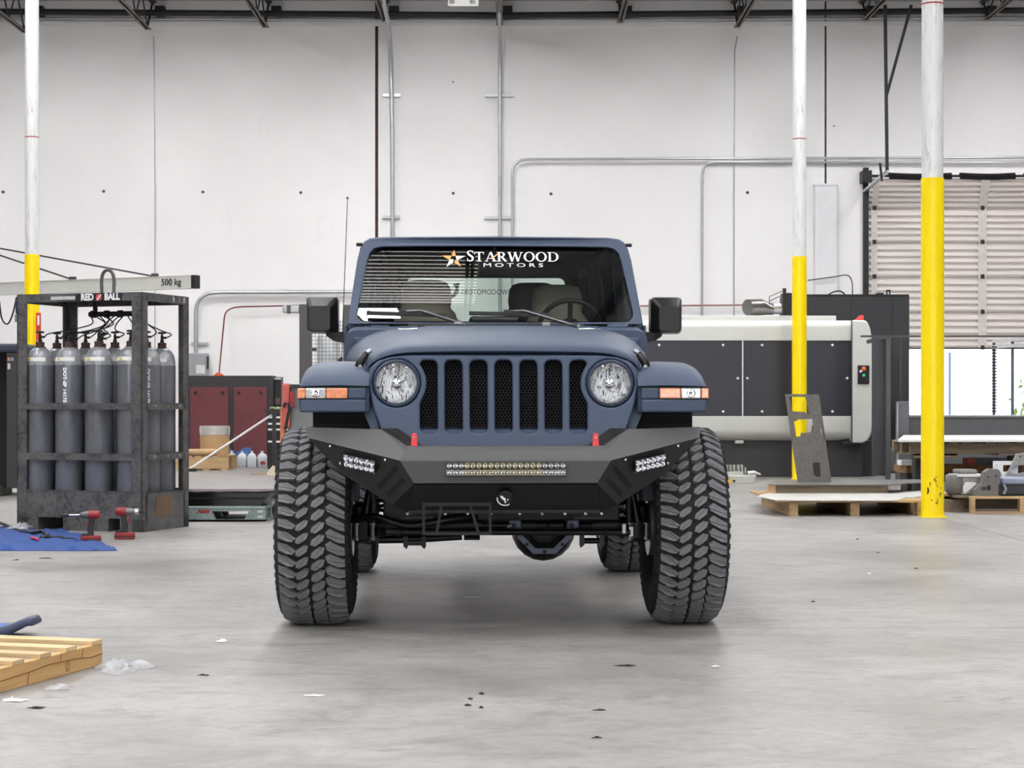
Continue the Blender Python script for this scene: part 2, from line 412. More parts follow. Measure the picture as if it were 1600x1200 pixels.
# joists run from the back wall towards the camera
jz = []
for u, v in ((51, 60), (240, 55), (421, 52), (604, 40), (781, 46), (967, 42), (1146, 52), (1346, 38), (1534, 37)):
    jz.append((X(u, YB), Z(v, YB)))
extra = [X(51, YB) - 2.3 * k for k in (1, 2, 3, 4)] + [X(1534, YB) + 2.3 * k for k in (1, 2)]
jz += [(x, 8.2) for x in extra if XL + 0.5 < x < XR - 0.5]
for x, zb in jz:
    y1 = YB - 0.12 - (0.5 if zb < 8.3 else 0.35); zt = ZC - 0.03
    b = MB()
    for s in (-1, 1): b.box(x + s * 0.035 - 0.025, x + s * 0.035 + 0.025, 3.0, y1 + 0.1, zb, zb + 0.012).box(x + s * 0.014 - 0.004, x + s * 0.014 + 0.004, 3.0, y1 + 0.1, zb, zb + 0.055)
    jo = b.build('roof_joist', M['joist'], ceil)
    t = MB()
    for s in (-1, 1): t.box(x + s * 0.035 - 0.025, x + s * 0.035 + 0.025, 3.0, YB, zt - 0.012, zt).box(x + s * 0.014 - 0.004, x + s * 0.014 + 0.004, 3.0, YB, zt - 0.055, zt)
    t.build('top_chord', M['joist'], jo)
    wbm = MB(); k = 0; y = y1
    while y > 22.0:
        wbm.cyl((x, y, zb + 0.03), (x, y - 0.55, zt - 0.03), 0.014, 6).cyl((x, y - 0.55, zt - 0.03), (x, y - 1.1, zb + 0.03), 0.014, 6); y -= 1.1
    wbm.cyl((x, y1, zb + 0.03), (x, YB - 0.15, zt - 0.05), 0.02, 6)
    wbm.build('web', M['black'], jo)
    MB().box(x + 0.06, x + 0.24, YB - 0.2, YB, zt - 0.28, zt - 0.1).build('bearing_seat', M['black'], jo)

# pipes under the deck
def pipe(name, label, pts, r, mat, cat='pipe', n=10, group=None):
    p0 = Vector(pts[0]); o = MB().tube([Vector(p) - p0 for p in pts], r, n).build(name, mat, smooth=40, loc=p0)
    return tag(o, label, cat, group)
pipe('sprinkler_pipe', 'long black sprinkler pipe running under the roof deck along the wall', [(XL + 0.1, 35.55, Z(14, 35.55)), (X(800, 35.55), 35.55, Z(24, 35.55)), (XR - 0.1, 35.55, Z(12, 35.55))], 0.06, M['black'])
pipe('horizontal_conduit', 'thin bright conduit running across the top of the white wall', [(XL + 0.1, 35.93, Z(26, 35.93)), (X(800, 35.93), 35.93, Z(32, 35.93)), (XR - 0.1, 35.93, Z(25, 35.93))], 0.025, M['conduit'])

# wall conduits
def run(pts, r=0.35, n=5):
    """polyline in (u, v, d) with rounded corners -> points"""
    P = [W(*p) for p in pts]; out = [P[0]]
    for i in range(1, len(P) - 1):
        a = P[i] + (P[i - 1] - P[i]).normalized() * min(r, (P[i - 1] - P[i]).length * 0.5); c = P[i] + (P[i + 1] - P[i]).normalized() * min(r, (P[i + 1] - P[i]).length * 0.5)
        out += bez(a, P[i], c, n)
    return out + [P[-1]]
def strut(u0, u1, v, d=YB - 0.03):
    a, b = X(u0, d), X(u1, d); z = Z(v, d)
    return MB().box(0, b - a, -0.03, 0.03, -0.028, 0.028).box(0, b - a, -0.031, -0.03, -0.028, -0.012).box(0, b - a, -0.031, -0.03, 0.012, 0.028), (a, d, z)
def conduit(label, pts, r, struts=(), rad=0.5):
    P = run(pts, rad); t = thing('wall_conduit', label, 'conduit', P[-1])
    MB().tube([p - P[-1] for p in P], r, 10).build('tube', M['conduit'], t, smooth=40)
    for (u0, u1, v) in struts:
        m, l = strut(u0, u1, v); m.build('strut_channel', M['alu'], t, loc=Vector(l) - P[-1])
    return t
dw = 35.88
conduit('silver conduit beside the rusty wall joint, bending up along a joist', [(590, -40, 32.5), (610, 50, dw), (613, 200, dw), (614, 700, dw)], 0.042, ((598, 626, 149), (597, 625, 339)), 0.9)
conduit('silver conduit rising straight above the windshield lettering', [(779, -40, 32.5), (781, 55, dw), (781, 200, dw), (781, 700, dw)], 0.034, ((758, 803, 149), (757, 802, 340)), 0.7)
conduit('long thin conduit bending down beside the central wall conduit', [(1640, 246, dw), (800, 249, dw), (801, 700, dw)], 0.026, (), 0.3)
conduit('lower of the two long conduits, bending down behind the laser cutter', [(1640, 254, dw + .03), (1098, 253, dw + .03), (1097, 495, dw + .03)], 0.022, (), 0.25)
conduit('conduit bending down into the grey box over the red cabinet', [(560, 456, dw), (306, 457, dw), (306, 556, dw)], 0.04, ((299, 326, 537),), 0.4)
pipe('hanging_wire', 'thin dark wire hanging from the joist above the gas bottle rack', [W(240, 56, dw), W(241, 120, dw), W(242, 300, dw), W(242, 722, dw)], 0.009, M['conduit'], 'wire', 6)
pipe('hanging_wire', 'thin wire hanging down the wall behind the door mirror and laser cutter', [W(1152, 56, dw), W(1148, 80, dw), W(1147, 300, dw), W(1147, 500, dw)], 0.012, M['conduit'], 'wire', 6)
pipe('red_hose', 'dark red hose running up the wall from the red cabinet', run([(342, 586.5, 34.4), (352, 480, 35.85), (480, 477, 35.85)], 0.3), 0.014, plain('dark_red_rubber', (110, 48, 46), 0.6), 'hose', 8)
pipe('red_pipe', 'thin reddish pipe running along the wall behind the door mirror', [W(1000, 478, 35.9), W(1175, 476.5, 35.9)], 0.014, plain('brownish_red_paint', (140, 92, 86), 0.6), 'pipe', 8)
# grey pull box over the cabinet
t = thing('electrical_box', 'grey electrical box on the wall above the red cabinet', 'electrical box', (X(308, 35.8), 35.8, Z(590, 35.8)))
w = X(324, 35.8) - X(308, 35.8); h = Z(552, 35.8) - Z(590, 35.8)
MB().box(-w * 1.2, w, -0.1, 0.2, 0, h).build('body', plain('grey_enamel', (158, 160, 162), 0.45), t, bevel=0.01)
MB().box(-w * 1.15, w * 0.95, -0.115, -0.1, 0.03, h - 0.03).build('cover', plain('grey_enamel_cover', (150, 152, 154), 0.45), t, bevel=0.004)
MB().box(0.0, 0.17, -0.118, -0.1155, 0.08, 0.24).build('sticker', plain('white_sticker', (215, 214, 212), 0.6), t)
MB().box(w, w + 0.03, -0.06, 0.0, 0.16, h - 0.06).build('latch', M['black'], t)
# tall white cover on the wall left of the roll-up door
t = thing('wall_cover', 'tall plain white boxed cover on the wall beside the roll-up door', 'wall cover', (X(1289, 35.9), 35.9, 0))
MB().box(X(1272, 35.9) - X(1289, 35.9), X(1307, 35.9) - X(1289, 35.9), -0.12, 0.1, 2.0, Z(291, 35.9)).build('box', M['trimwhite'], t, bevel=0.02)
MB().box(X(1272, 35.9) - X(1289, 35.9) - 0.01, X(1307, 35.9) - X(1289, 35.9) + 0.01, -0.13, 0.1, Z(291, 35.9), Z(288, 35.9)).build('cap', M['trimwhite'], t)
# hanging sign
t = thing('hanging_sign', 'small white tag sign with black bars hanging under the roof', 'sign', (X(724, 25), 25, Z(9.5, 25)))
MB().box(-0.205, 0.205, -0.008, 0.008, 0, 0.34).build('board', plain('white_card', (235, 234, 232), 0.5), t)
for i in range(16):
    x = -0.19 + i * 0.0095 + (0.0 if i < 8 else 0.2)
    MB().box(x, x + (0.006 if i % 3 else 0.003), -0.0095, -0.008, 0.03, 0.3).build('bar_print', M['black'], t)
for s in (-0.15, 0.15): MB().cyl((s, 0, 0.34), (s, 0, ZC - Z(9.5, 25) + 0.05), 0.004, 6).build('wire', M['black'], t)

# ------------------------------------------------------------------ pipe columns with yellow guards
def column(label, x, y, r, zy, extinguisher=None):
    t = thing('column', label, 'column', (x, y, 0)); t['kind'] = 'thing'
    MB().lathe([(r, 0), (r, ZC - 0.005)], 28).build('shaft', M['colpaint'], t, smooth=40)
    ry = r + 0.008
    MB().lathe([(ry, 0), (ry, zy)], 28).build('yellow_guard', M['yellow'], t, smooth=40)
    MB().box(-r * 1.15, r * 1.15, -r * 1.15, r * 1.15, 0, 0.012).build('base_plate', M['yellow'], t)
    MB().lathe([(r + 0.002, zy + 1.72), (r + 0.002, zy + 1.735)], 28, caps=False).build('red_mark', M['redline'], t, smooth=40)
    MB().box(-r * 1.6, r * 1.6, -r * 1.6, r * 1.6, ZC - 0.02, ZC - 0.002).build('cap_plate', M['joist'], t)
    return t
colR = column('near steel column with a thick yellow painted guard on its lower half', X(1457, 18.6), 18.6, 0.105, Z(279, 18.6))
colM = column('yellow and white steel column standing in front of the laser cutter', X(1249, 27.6), 27.6, 0.10, Z(401, 27.6))
colL = column('yellow and white steel column behind the gas bottle rack', X(50, 27.6), 27.6, 0.10, Z(398, 27.6))
# scuffs and chips on the near column's foot
sc = plain('black_scuff', (30, 28, 26), 0.8)
for i in range(16):
    a = random.uniform(-2.3, -0.9); z = random.choice([random.uniform(0.12, 0.42), random.uniform(0.2, 0.34)]); w = random.uniform(0.004, 0.012); h = random.uniform(0.01, 0.05)
    MB().grid(lambda s, q, a=a, z=z, w=w, h=h: (0.1138 * math.cos(a + (s - .5) * w * 10 * (0.4 + q)), 0.1138 * math.sin(a + (s - .5) * w * 10 * (0.4 + q)), z + q * h), 3, 2).build('paint_chip', sc, colR)
# red sign hung on the far left column (fire extinguisher placard)
t = thing('extinguisher_sign', 'red and white placard on the yellow column behind the bottle rack', 'sign', (X(57, 27.4), 27.46, Z(540, 27.46)))
MB().box(-0.02, 0.05, -0.01, 0.0, 0, 0.48).build('board', plain('red_sign_paint', (205, 52, 40), 0.5), t)
for z0, z1 in ((0.3, 0.44), (0.02, 0.08)): MB().box(0.0, 0.03, -0.014, -0.01, z0, z1).build('white_print', MAT['trimwhite'], t)

# ------------------------------------------------------------------ roll-up door
DB = Z(543, YB)
door = struct(MB().box(DOOR_L - 0.10, DOOR_L, YB - 0.09, YB - 0.01, 0, DOOR_T + 0.25).build('door_1', M['black']))
MB().box(DOOR_R, DOOR_R + 0.1, YB - 0.09, YB - 0.01, 0, DOOR_T + 0.25).build('jamb', M['black'], door)
doorm = plain('cream_door_enamel', (230, 222, 217), 0.5, var=0.03, scale=3, vec=(0.2, 1, 6))
secs = [(Z(325, YB), Z(283, YB), True), (Z(378, YB), Z(326, YB), False), (Z(432, YB), Z(379, YB), False), (Z(487, YB), Z(433, YB), False), (DB, Z(488, YB), False)]
for (z0, z1, tilt) in secs:
    n = 5; prof = []
    for i in range(n):
        a = z0 + 0.02 + (z1 - z0 - 0.04) * i / n; b = z0 + 0.02 + (z1 - z0 - 0.04) * (i + 1) / n; h = b - a
        prof += [(a, 0.0), (a + h * 0.10, -0.032), (a + h * 0.55, -0.032), (a + h * 0.64, 0.0), (a + h * 0.74, 0.03), (a + h * 0.92, 0.03)]
    prof = [(z0, -0.02)] + prof + [(z1 - 0.015, 0.0), (z1, -0.02)]
    def yy(z, o): return YB + 0.03 + o - ((z - z0) * 0.55 if tilt else 0.0)
    def zz(z): return z0 + (z - z0) * (1.0 if not tilt else 1.0)
    b = MB(); m_ = len(prof)
    b.add([(x, yy(z, o), zz(z)) for x in (DOOR_L, DOOR_R) for z, o in prof] , [(i, i + 1, m_ + i + 1, m_ + i) for i in range(m_ - 1)])
    b.add([(x, yy(z, 0.06), zz(z)) for x in (DOOR_L, DOOR_R) for z in (z0 - 0.03, z1 + 0.03)], [(0, 1, 3, 2)])
    s = b.build('door_section', doorm, door, fix=False)
    for u in (1366, 1535, 1690):
        x = X(u, YB); w = 0.06 if u == 1366 else 0.085
        MB().add([(x + a, yy(z, -0.035), zz(z)) for z in (z0, z1) for a in (-w, w)] + [(x + a, yy(z, -0.02), zz(z)) for z in (z0, z1) for a in (-w, w)],
                 [(0, 1, 3, 2), (0, 2, 6, 4), (1, 5, 7, 3)]).build('stile', plain('door_stile', (206, 200, 196), 0.5), s, fix=False)
        MB().box(x - 0.035, x + 0.035, yy(z0, -0.06), yy(z0, -0.03), z0 - 0.04, z0 + 0.04).build('hinge', M['black'], s)
MB().box(DOOR_L, DOOR_R, YB - 0.01, YB + 0.06, DB - 0.03, DB).build('bottom_seal', M['black'], door)
# spring shaft over the door
zsh = Z(275, YB - 0.25); ys_ = YB - 0.25
sh = MB().cyl((DOOR_L - 0.1, ys_, zsh), (DOOR_R + 0.1, ys_, zsh), 0.025, 8).build('spring_shaft', M['black'], door)
for u0, u1 in ((1389, 1487), (1500, 1586), (1600, 1690)):
    b = MB(); x0, x1 = X(u0, ys_), X(u1, ys_); n = 44
    b.tube([(x0 + (x1 - x0) * i / (n * 6), ys_ + 0.06 * math.cos(i * PI / 3), zsh + 0.06 * math.sin(i * PI / 3) - 0.02 * math.sin(PI * i / (n * 6))) for i in range(n * 6 + 1)], 0.014, 5).build('torsion_spring', M['black'], sh, smooth=60)
MB().box(DOOR_L - 0.16, DOOR_L + 0.02, ys_ - 0.06, YB, zsh - 0.12, zsh + 0.1).build('end_bracket', M['black'], door)
MB().bar((DOOR_L - 0.08, YB - 0.06, Z(300, YB)), (X(1388, 34.2), 34.2, Z(266, 34.2)), 0.06, 0.05).build('track', M['alu'], door)
# hanger angles for the track
t = thing('track_hanger', 'black steel hanger with a diagonal brace above the roll-up door', 'bracket', W(1386, 266, 34.2))
o0 = W(1386, 266, 34.2)
MB().bar(W(1383, 8, 34.2) - o0, Vector((0, 0, 0)), 0.055, 0.055, (0, 1, 0)).build('upright', M['black'], t)
MB().bar(W(1424, 8, 34.2) - o0, W(1385, 150, 34.2) - o0, 0.05, 0.04, (0, 1, 0)).build('brace', M['black'], t)
MB().bar(W(1375, 255, 34.4) - o0, W(1378, 283, 34.4) - o0, 0.04, 0.04, (0, 1, 0)).build('stub', M['black'], t)

# ------------------------------------------------------------------ outside the door
struct(MB().box(-30, 60, YB + 0.5, 90, -0.25, -0.03).build('ground_outside', plain('bright_gravel', (215, 212, 205), 0.9, var=0.25, scale=3)))
# ================================================================== the off-road vehicle
JD = 9.69
jeep = thing('off_road_vehicle', 'matte blue-grey lifted off-road vehicle on huge mud tires facing the camera', 'car', (-0.058, JD, 0), math.radians(1.9))
JINV = (Matrix.Translation((-0.058, JD, 0)) @ Matrix.Rotation(math.radians(1.9), 4, 'Z')).inverted()
def J(hp, v, d): return Vector((hp / F * d, d - JD, CZ + (HOR - v) / F * d))      # half-width in photo pixels
def JU(u, v, d): return JINV @ W(u, v, d)
def jray(hp, v, p0, nrm):
    o = Vector((0, -JD, CZ)); dr = Vector((hp / F, 1, (HOR - v) / F)); t = (p0 - o).dot(nrm) / dr.dot(nrm); return o + dr * t

def paint_mat():
    m = N('matte_blue_grey_paint'); f = m.noise(900, 2, 0.6); g = m.noise(3, 4, 0.6)
    c = m.ramp(g, [(0.3, lin((54, 67, 90))), (0.7, lin((61, 76, 100)))])
    m.base(m.mix(m.math('MULTIPLY', f, 0.35), c, lin((42, 51, 68)))); m.set(0.5, 0.0, 0.5); m.bump(f, 0.35, 0.002); return m.m
PAINT = paint_mat()
GUN = plain('gunmetal_powder_coat', (74, 74, 74), 0.48, 0.3, 0.05, 30, 0.25, 700)
BLK = plain('black_powder_coat', (8, 8, 9), 0.5, 0.0, 0.1, 20, 0.2, 500)
WLP = plain('textured_black_plate', (26, 26, 27), 0.5, 0, 0.06, 20, 0.2, 500)
PLAST = plain('black_plastic', (20, 20, 21), 0.3, 0.0, 0.06, 30, 0.15, 400)
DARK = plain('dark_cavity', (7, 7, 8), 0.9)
STEELB = plain('dark_chassis_steel', (17, 18, 22), 0.3, 0.4, 0.15, 12)
RUB = plain('black_rubber', (22, 22, 23), 0.8, 0.0, 0.08, 20)
RUBT = worn('tread_rubber', (116, 116, 119), (102, 102, 105), 0.72, 0, 0.3, 14, 0.08)
CHR = plain('chrome', (235, 235, 238), 0.07, 1.0, 0.01, 5)
BOLT = plain('zinc_bolt', (200, 200, 205), 0.25, 0.9, 0.02)
SILV = plain('silver_steel', (150, 152, 155), 0.3, 0.8, 0.05)
AMB = plain('amber_lens', (226, 146, 108), 0.12, 0.0, 0.28, 60, spec=0.8)
CLR = plain('clear_lens', (196, 198, 200), 0.1, 0.2, 0.28, 70, spec=0.8)
REDP = plain('red_powder_coat', (222, 62, 66), 0.4, 0.0, 0.05)
BEIGE = plain('beige_leather', (222, 210, 190), 0.55, 0, 0.05, 20, 0.1, 200)
WHT = plain('white_vinyl', (240, 240, 240), 0.5, 0, 0.01)
ORG = plain('orange_vinyl', (236, 160, 88), 0.5, 0, 0.05)

# ---- wheels
TR, THW, TN = 0.508, 0.196, 50
def tread_r(w):
    a = abs(w); r = TR - 0.010 * (a / 0.152) ** 2
    if a > 0.138: r -= ((a - 0.138) / 0.04) ** 2 * 0.045
    return r
def tire_pt(w, r, ang):   # ang measured so that 0 = front (towards the camera), up positive
    z = TR - 0.006 + r * math.sin(ang); return Vector((w, -r * math.cos(ang), max(z, 0.0)))
def make_wheel():
    prof = [(-0.13, 0.27), (-0.162, 0.29), (-0.184, 0.345), (-0.189, 0.39), (-0.182, 0.43), (-0.168, 0.460), (-0.148, 0.476), (-0.08, 0.483), (0, 0.485)]
    prof = prof + [(-w, r) for w, r in prof[-2::-1]]
    n = 72; b = MB(); b.loft([[tire_pt(w, r, 2 * PI * k / n) for w, r in prof] for k in range(n)] + [[tire_pt(w, r, 0) for w, r in prof]], closed=False, caps=False)
    tire = b.build('wheel', RUB, jeep, smooth=50)
    K = 0.305 / 390.0
    cols = [[(52, -14), (118, 0), (186, 50), (160, 70), (118, 66), (52, 44)],
            [(166, 78), (174, 42), (232, 2), (258, 8), (246, 48), (190, 88)],
            [(262, 92), (270, 56), (322, 14), (360, 20), (350, 60), (292, 104)],
            [(352, 2), (386, -24), (488, 36), (488, 92), (440, 78), (362, 34)]]
    b = MB(); pitch = 2 * PI / TN; pz = 84.0
    cuts = [(2, 5), (5, 2), (5, 2), (5, 2)]
    for k in range(TN):
        for poly, (ca_, cb_) in zip(cols, cuts):
            L = len(poly); ia, ib = min(ca_, cb_), max(ca_, cb_)
            mids = lambda i: ((poly[i][0] + poly[(i + 1) % L][0]) / 2, (poly[i][1] + poly[(i + 1) % L][1]) / 2)
            h1 = [mids(ia)] + [poly[q] for q in range(ia + 1, ib + 1)] + [mids(ib)]
            h2 = [mids(ib)] + [poly[q % L] for q in range(ib + 1, L + ia + 1)] + [mids(ia)]
            PX, PY = sum(p[0] for p in poly) / L, sum(p[1] for p in poly) / L
            for q0 in (h1, h2):
                q = [(PX + (x - PX) * 0.94, PY + (y - PY) * 0.95) for x, y in q0]
                cxm = sum(p[0] for p in q) / len(q); cym = sum(p[1] for p in q) / len(q); m = len(q)
                bot = [tire_pt((x - 270) * K, tread_r((x - 270) * K) - 0.028, (k - y / pz) * pitch) for x, y in q]
                top = []
                for x, y in q:
                    x2, y2 = cxm + (x - cxm) * 0.91, cym + (y - cym) * 0.87; w = (x2 - 270) * K
                    top.append(tire_pt(w, tread_r(w), (k - y2 / pz) * pitch))
                b.add(bot + top, [tuple(range(m, 2 * m))] + [(i, (i + 1) % m, m + (i + 1) % m, m + i) for i in range(m)])
    tag(b.build('tread', RUBT, tire), kind='stuff')
    # sidewall biters
    b = MB()
    for s in (-1, 1):
        for k in range(TN):
            a0 = (k + 0.15) * pitch; a1 = (k + 0.6) * pitch
            p = [tire_pt(s * w, r, a) for w, r in ((0.178, 0.452), (0.192, 0.405)) for a in (a0, a1)] + [tire_pt(s * w, r, a) for w, r in ((0.160, 0.455), (0.180, 0.40)) for a in (a0, a1)]
            b.add(p, [(0, 1, 3, 2), (0, 2, 6, 4), (1, 5, 7, 3), (2, 3, 7, 6), (0, 4, 5, 1)])
    tag(b.build('sidewall_tread', RUB, tire), kind='stuff')
    # rim
    b = MB(); R = Matrix.Translation((0, 0, TR - 0.006)) @ Matrix.Rotation(PI / 2, 4, 'Y')
    b.lathe([(0.275, -0.14), (0.262, -0.13), (0.25, -0.05), (0.25, 0.10), (0.275, 0.14), (0.285, 0.14), (0.262, 0.08), (0.262, -0.05), (0.285, -0.14)], 40, R, False)
    b.build('rim', BLK, tire, smooth=40)
    b = MB()
    for k in range(8):
        a = 2 * PI * k / 8
        b.bar((0.03, 0.06 * math.cos(a), TR - 0.006 + 0.06 * math.sin(a)), (0.05, 0.258 * math.cos(a), TR - 0.006 + 0.258 * math.sin(a)), 0.05, 0.03, (1, 0, 0))
    b.cyl((-0.02, 0, TR - 0.006), (0.07, 0, TR - 0.006), 0.085, 20); b.build('spoke', BLK, tire)
    return tire
wh = make_wheel()
WB = 3.0; TRK = 0.942
for i, (x, y) in enumerate(((-TRK, 0), (TRK, 0), (-TRK, WB), (TRK, WB))):
    w = wh if i == 0 else copy_tree(wh, jeep)
    w.location = (x, y, 0)

# ---- body shell
body = MB()
for s in (-1, 1):
    side = [(10.5, 0.80), (12.05, 0.80), (12.1, 1.0), (12.3, 1.12), (13.05, 1.12), (13.25, 1.0), (13.3, 0.85), (13.75, 0.85), (13.75, 1.62), (10.84, 1.60), (10.80, 1.36), (10.5, 1.34)]
    body.prism([(d - JD, z) for d, z in side], s * 0.80, s * 0.855, lambda p, q, t: (t, p, q))
body.box(-0.82, 0.82, 10.5 - JD, 13.75 - JD, 0.78, 0.84)
body.box(-0.80, 0.80, 10.5 - JD, 10.56 - JD, 0.80, 1.50)
body.build('tub', PAINT, jeep, bevel=0.012)
# rear panel with the back window
rear_d = 13.7
def rearmap(x, y, z): return Vector((x, rear_d - JD + z, y))
ring = curve_mesh([round_rect(-0.80, 0.80, 0.85, 2.12, 0.06), round_rect(-0.58, 0.58, 1.70, 2.045, 0.05)[::-1]], 0.02)
MB().mesh(ring, rearmap).build('tailgate', PAINT, jeep)
rg = MB().grid(lambda a, b: (-0.6 + 1.2 * a, rear_d - JD, 1.68 + 0.39 * b), 2, 2).build('rear_window', glassy('tinted_rear_glass', (0.62, 0.72, 0.68)), jeep)
tm = text_mesh('STARWOODMOTORS.COM', 0.056, 0, 'CENTER', 1.05); tw_ = max(p[0] for p in tm[0]) - min(p[0] for p in tm[0])
MB().mesh(tm, lambda x, y, z: (-x * 0.56 / tw_ - 0.015, rear_d - JD - 0.006, y + 1.94)).build('lettering', BLK, rg, fix=False)
# hood
HR = [(9.215, 1.372, 1.280, 0.664), (9.190, 1.386, 1.290, 0.668), (9.190, 1.402, 1.300, 0.670), (9.215, 1.418, 1.310, 0.672), (9.27, 1.432, 1.315, 0.680), (9.4, 1.452, 1.318, 0.70), (9.6, 1.474, 1.324, 0.725),
      (9.8, 1.494, 1.33, 0.75), (10.0, 1.512, 1.338, 0.775), (10.2, 1.528, 1.345, 0.80), (10.4, 1.543, 1.352, 0.83), (10.53, 1.551, 1.358, 0.846)]
def sect(s, top, side, dome):
    a = abs(s); z = top - 0.012 * a * a
    if a > 0.66: z -= (top - 0.012 - side) * (1 - math.sqrt(max(0, 1 - ((a - 0.66) / 0.34) ** 2)))
    if dome: z += dome * (1 if a < 0.46 else max(0, 1 - ((a - 0.46) / 0.12)) ** 1.0 if a < 0.58 else 0)
    return z
SS = [-1, -0.995, -0.98, -0.95, -0.91, -0.86, -0.80, -0.73, -0.66, -0.6, -0.58, -0.54, -0.5, -0.46, -0.3, -0.15, 0]; SS = SS + [-s for s in SS[-2::-1]]
b = MB(); rings = []
for k, (d, top, side, hw) in enumerate(HR):
    dome = 0.0 if k < 4 else min(0.016, 0.005 * (k - 3))
    rings.append([Vector((s * hw, d - JD + (0.03 * s * s if k < 5 else 0.0), sect(s, top, side, dome))) for s in SS])
b.loft(rings, closed=False, caps=False)
hood = b.build('hood', PAINT, jeep, smooth=60)
md = hood.modifiers.new('thick', 'SOLIDIFY'); md.thickness = 0.02; md.offset = -1
# cowl between hood and windshield
rings = []
for d, top, hw in ((10.545, 1.548, 0.85), (10.66, 1.566, 0.852), (10.82, 1.582, 0.852)):
    pts = [Vector((s * hw, d - JD, top - 0.010 * s * s - (0.0 if abs(s) < 0.94 else 0.055 * (1 - math.sqrt(max(0, 1 - ((abs(s) - 0.94) / 0.06) ** 2)))))) for s in SS]
    pts += [Vector((hw, d - JD, 0.95)), Vector((-hw, d - JD, 0.95))]
    rings.append(pts)
cowl = MB().loft(rings, True, True).build('cowl', PAINT, jeep, smooth=45)
MB().box(-0.50, 0.50, 10.60 - JD, 10.70 - JD, 1.558, 1.578).build('cowl_vent', PLAST, jeep, bevel=0.004)
# inner engine bay sides and liner (dark)
for s in (-1, 1):
    MB().box(s * 0.50, s * 0.66, 9.32 - JD, 10.5 - JD, 0.85, 1.30).build('inner_fender', PAINT, jeep)
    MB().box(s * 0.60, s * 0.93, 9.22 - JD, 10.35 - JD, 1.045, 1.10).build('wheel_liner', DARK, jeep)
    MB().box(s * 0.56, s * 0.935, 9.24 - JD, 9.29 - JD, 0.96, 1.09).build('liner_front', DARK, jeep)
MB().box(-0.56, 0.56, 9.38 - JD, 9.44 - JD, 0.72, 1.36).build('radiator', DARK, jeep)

# ---- grille: panel with seven slots and two round lamp holes
def gd(v): return 9.13 + (697 - v) / 144.0 * 0.085
def gmap(px, py, z): d = gd(py) + z; return J(px, py, d)
half = [(0, 554), (80, 554), (150, 555), (178, 558), (196, 564), (206, 573), (210.5, 586), (211, 602), (208, 622), (203, 640), (193, 668), (184, 700)]
outer = half + [(-x, y) for x, y in half[::-1] if x > 0]
def slot(k):
    c = k * 39.0; pts = round_rect(c - 13.5, c + 13.5, 563, 677, 9)
    if abs(k) == 3:
        q = []
        s = 1 if k > 0 else -1
        ysm = [562 + i * 4 for i in range(30)]
        base = round_rect(c - 13.5, c + 13.5, 563, 677, 9)
        inner_side = [p for p in base if (p[0] - c) * s < -0.01]
        outx = lambda y: min(c * s + 13.5, 167 - math.sqrt(max(0, 47 ** 2 - (y - 599) ** 2)))
        top = [p for p in base if (p[0] - c) * s >= 0]
        q = []
        for x, y in base:
            if (x - c) * s > 0: q.append((s * min(x * s, outx(y)), y))
            else: q.append((x, y))
        # densify the lamp-side edge
        dense = []
        for i in range(len(q)):
            a, b2 = q[i], q[(i + 1) % len(q)]; dense.append(a)
            if abs(a[1] - b2[1]) > 30 and (a[0] - c) * s > 0:
                for t in range(1, 16):
                    y = a[1] + (b2[1] - a[1]) * t / 16; dense.append((s * outx(y), y))
        pts = dense
    return pts[::-1]
gm = curve_mesh([outer] + [slot(k) for k in range(-3, 4)] + [circle(s * 167, 599, 38, 40)[::-1] for s in (-1, 1)], 0.0, 3.2, 2)
SC_ = 0.0034
grille = MB().mesh(gm, lambda x, y, z: gmap(x, y, z * SC_)).build('grille', PAINT, jeep, smooth=40)
# dished bezels under the slots
for k in range(-3, 4):
    c = k * 39
    MB().loft([[gmap(c + x, y, z) for x, y in ((-14, 0), (14, 0))] if False else [gmap(c - 12.5, 679, 0.0), gmap(c + 12.5, 679, 0.0)], [gmap(c - 12.5, 672, 0.022), gmap(c + 12.5, 672, 0.022)], [gmap(c - 12.5, 666, 0.05), gmap(c + 12.5, 666, 0.05)]], closed=False, caps=False).build('slot_sill', PAINT, grille)
# honeycomb inserts
hexm = plain('honeycomb_black', (52, 52, 54), 0.4, 0.1)
b0 = MB()
rr = 3.05; hx = rr * math.sqrt(3); vy = rr * 1.5
def hexcell(b, cx, cy, half_w):
    o = [(cx + rr * math.sin(PI / 3 * i), cy + rr * math.cos(PI / 3 * i)) for i in range(6)]
    n_ = [(cx + rr * 0.80 * math.sin(PI / 3 * i), cy + rr * 0.80 * math.cos(PI / 3 * i)) for i in range(6)]
    P = [gmap(x, y, 0.028) for x, y in o] + [gmap(x, y, 0.026) for x, y in n_] + [gmap(x, y, 0.046) for x, y in n_]
    b.add(P, [(i, (i + 1) % 6, 6 + (i + 1) % 6, 6 + i) for i in range(6)] + [(6 + i, 6 + (i + 1) % 6, 12 + (i + 1) % 6, 12 + i) for i in range(6)])
for k in range(-3, 4):
    b = MB(); row = 0; y = 561.0
    while y < 672:
        for i in range(-3, 4):
            cx = i * hx + (hx / 2 if row % 2 else 0)
            if abs(cx) < 14: hexcell(b, k * 39 + cx, y, 13)
        y += vy; row += 1
    b.build('honeycomb_mesh', hexm, grille, fix=False)
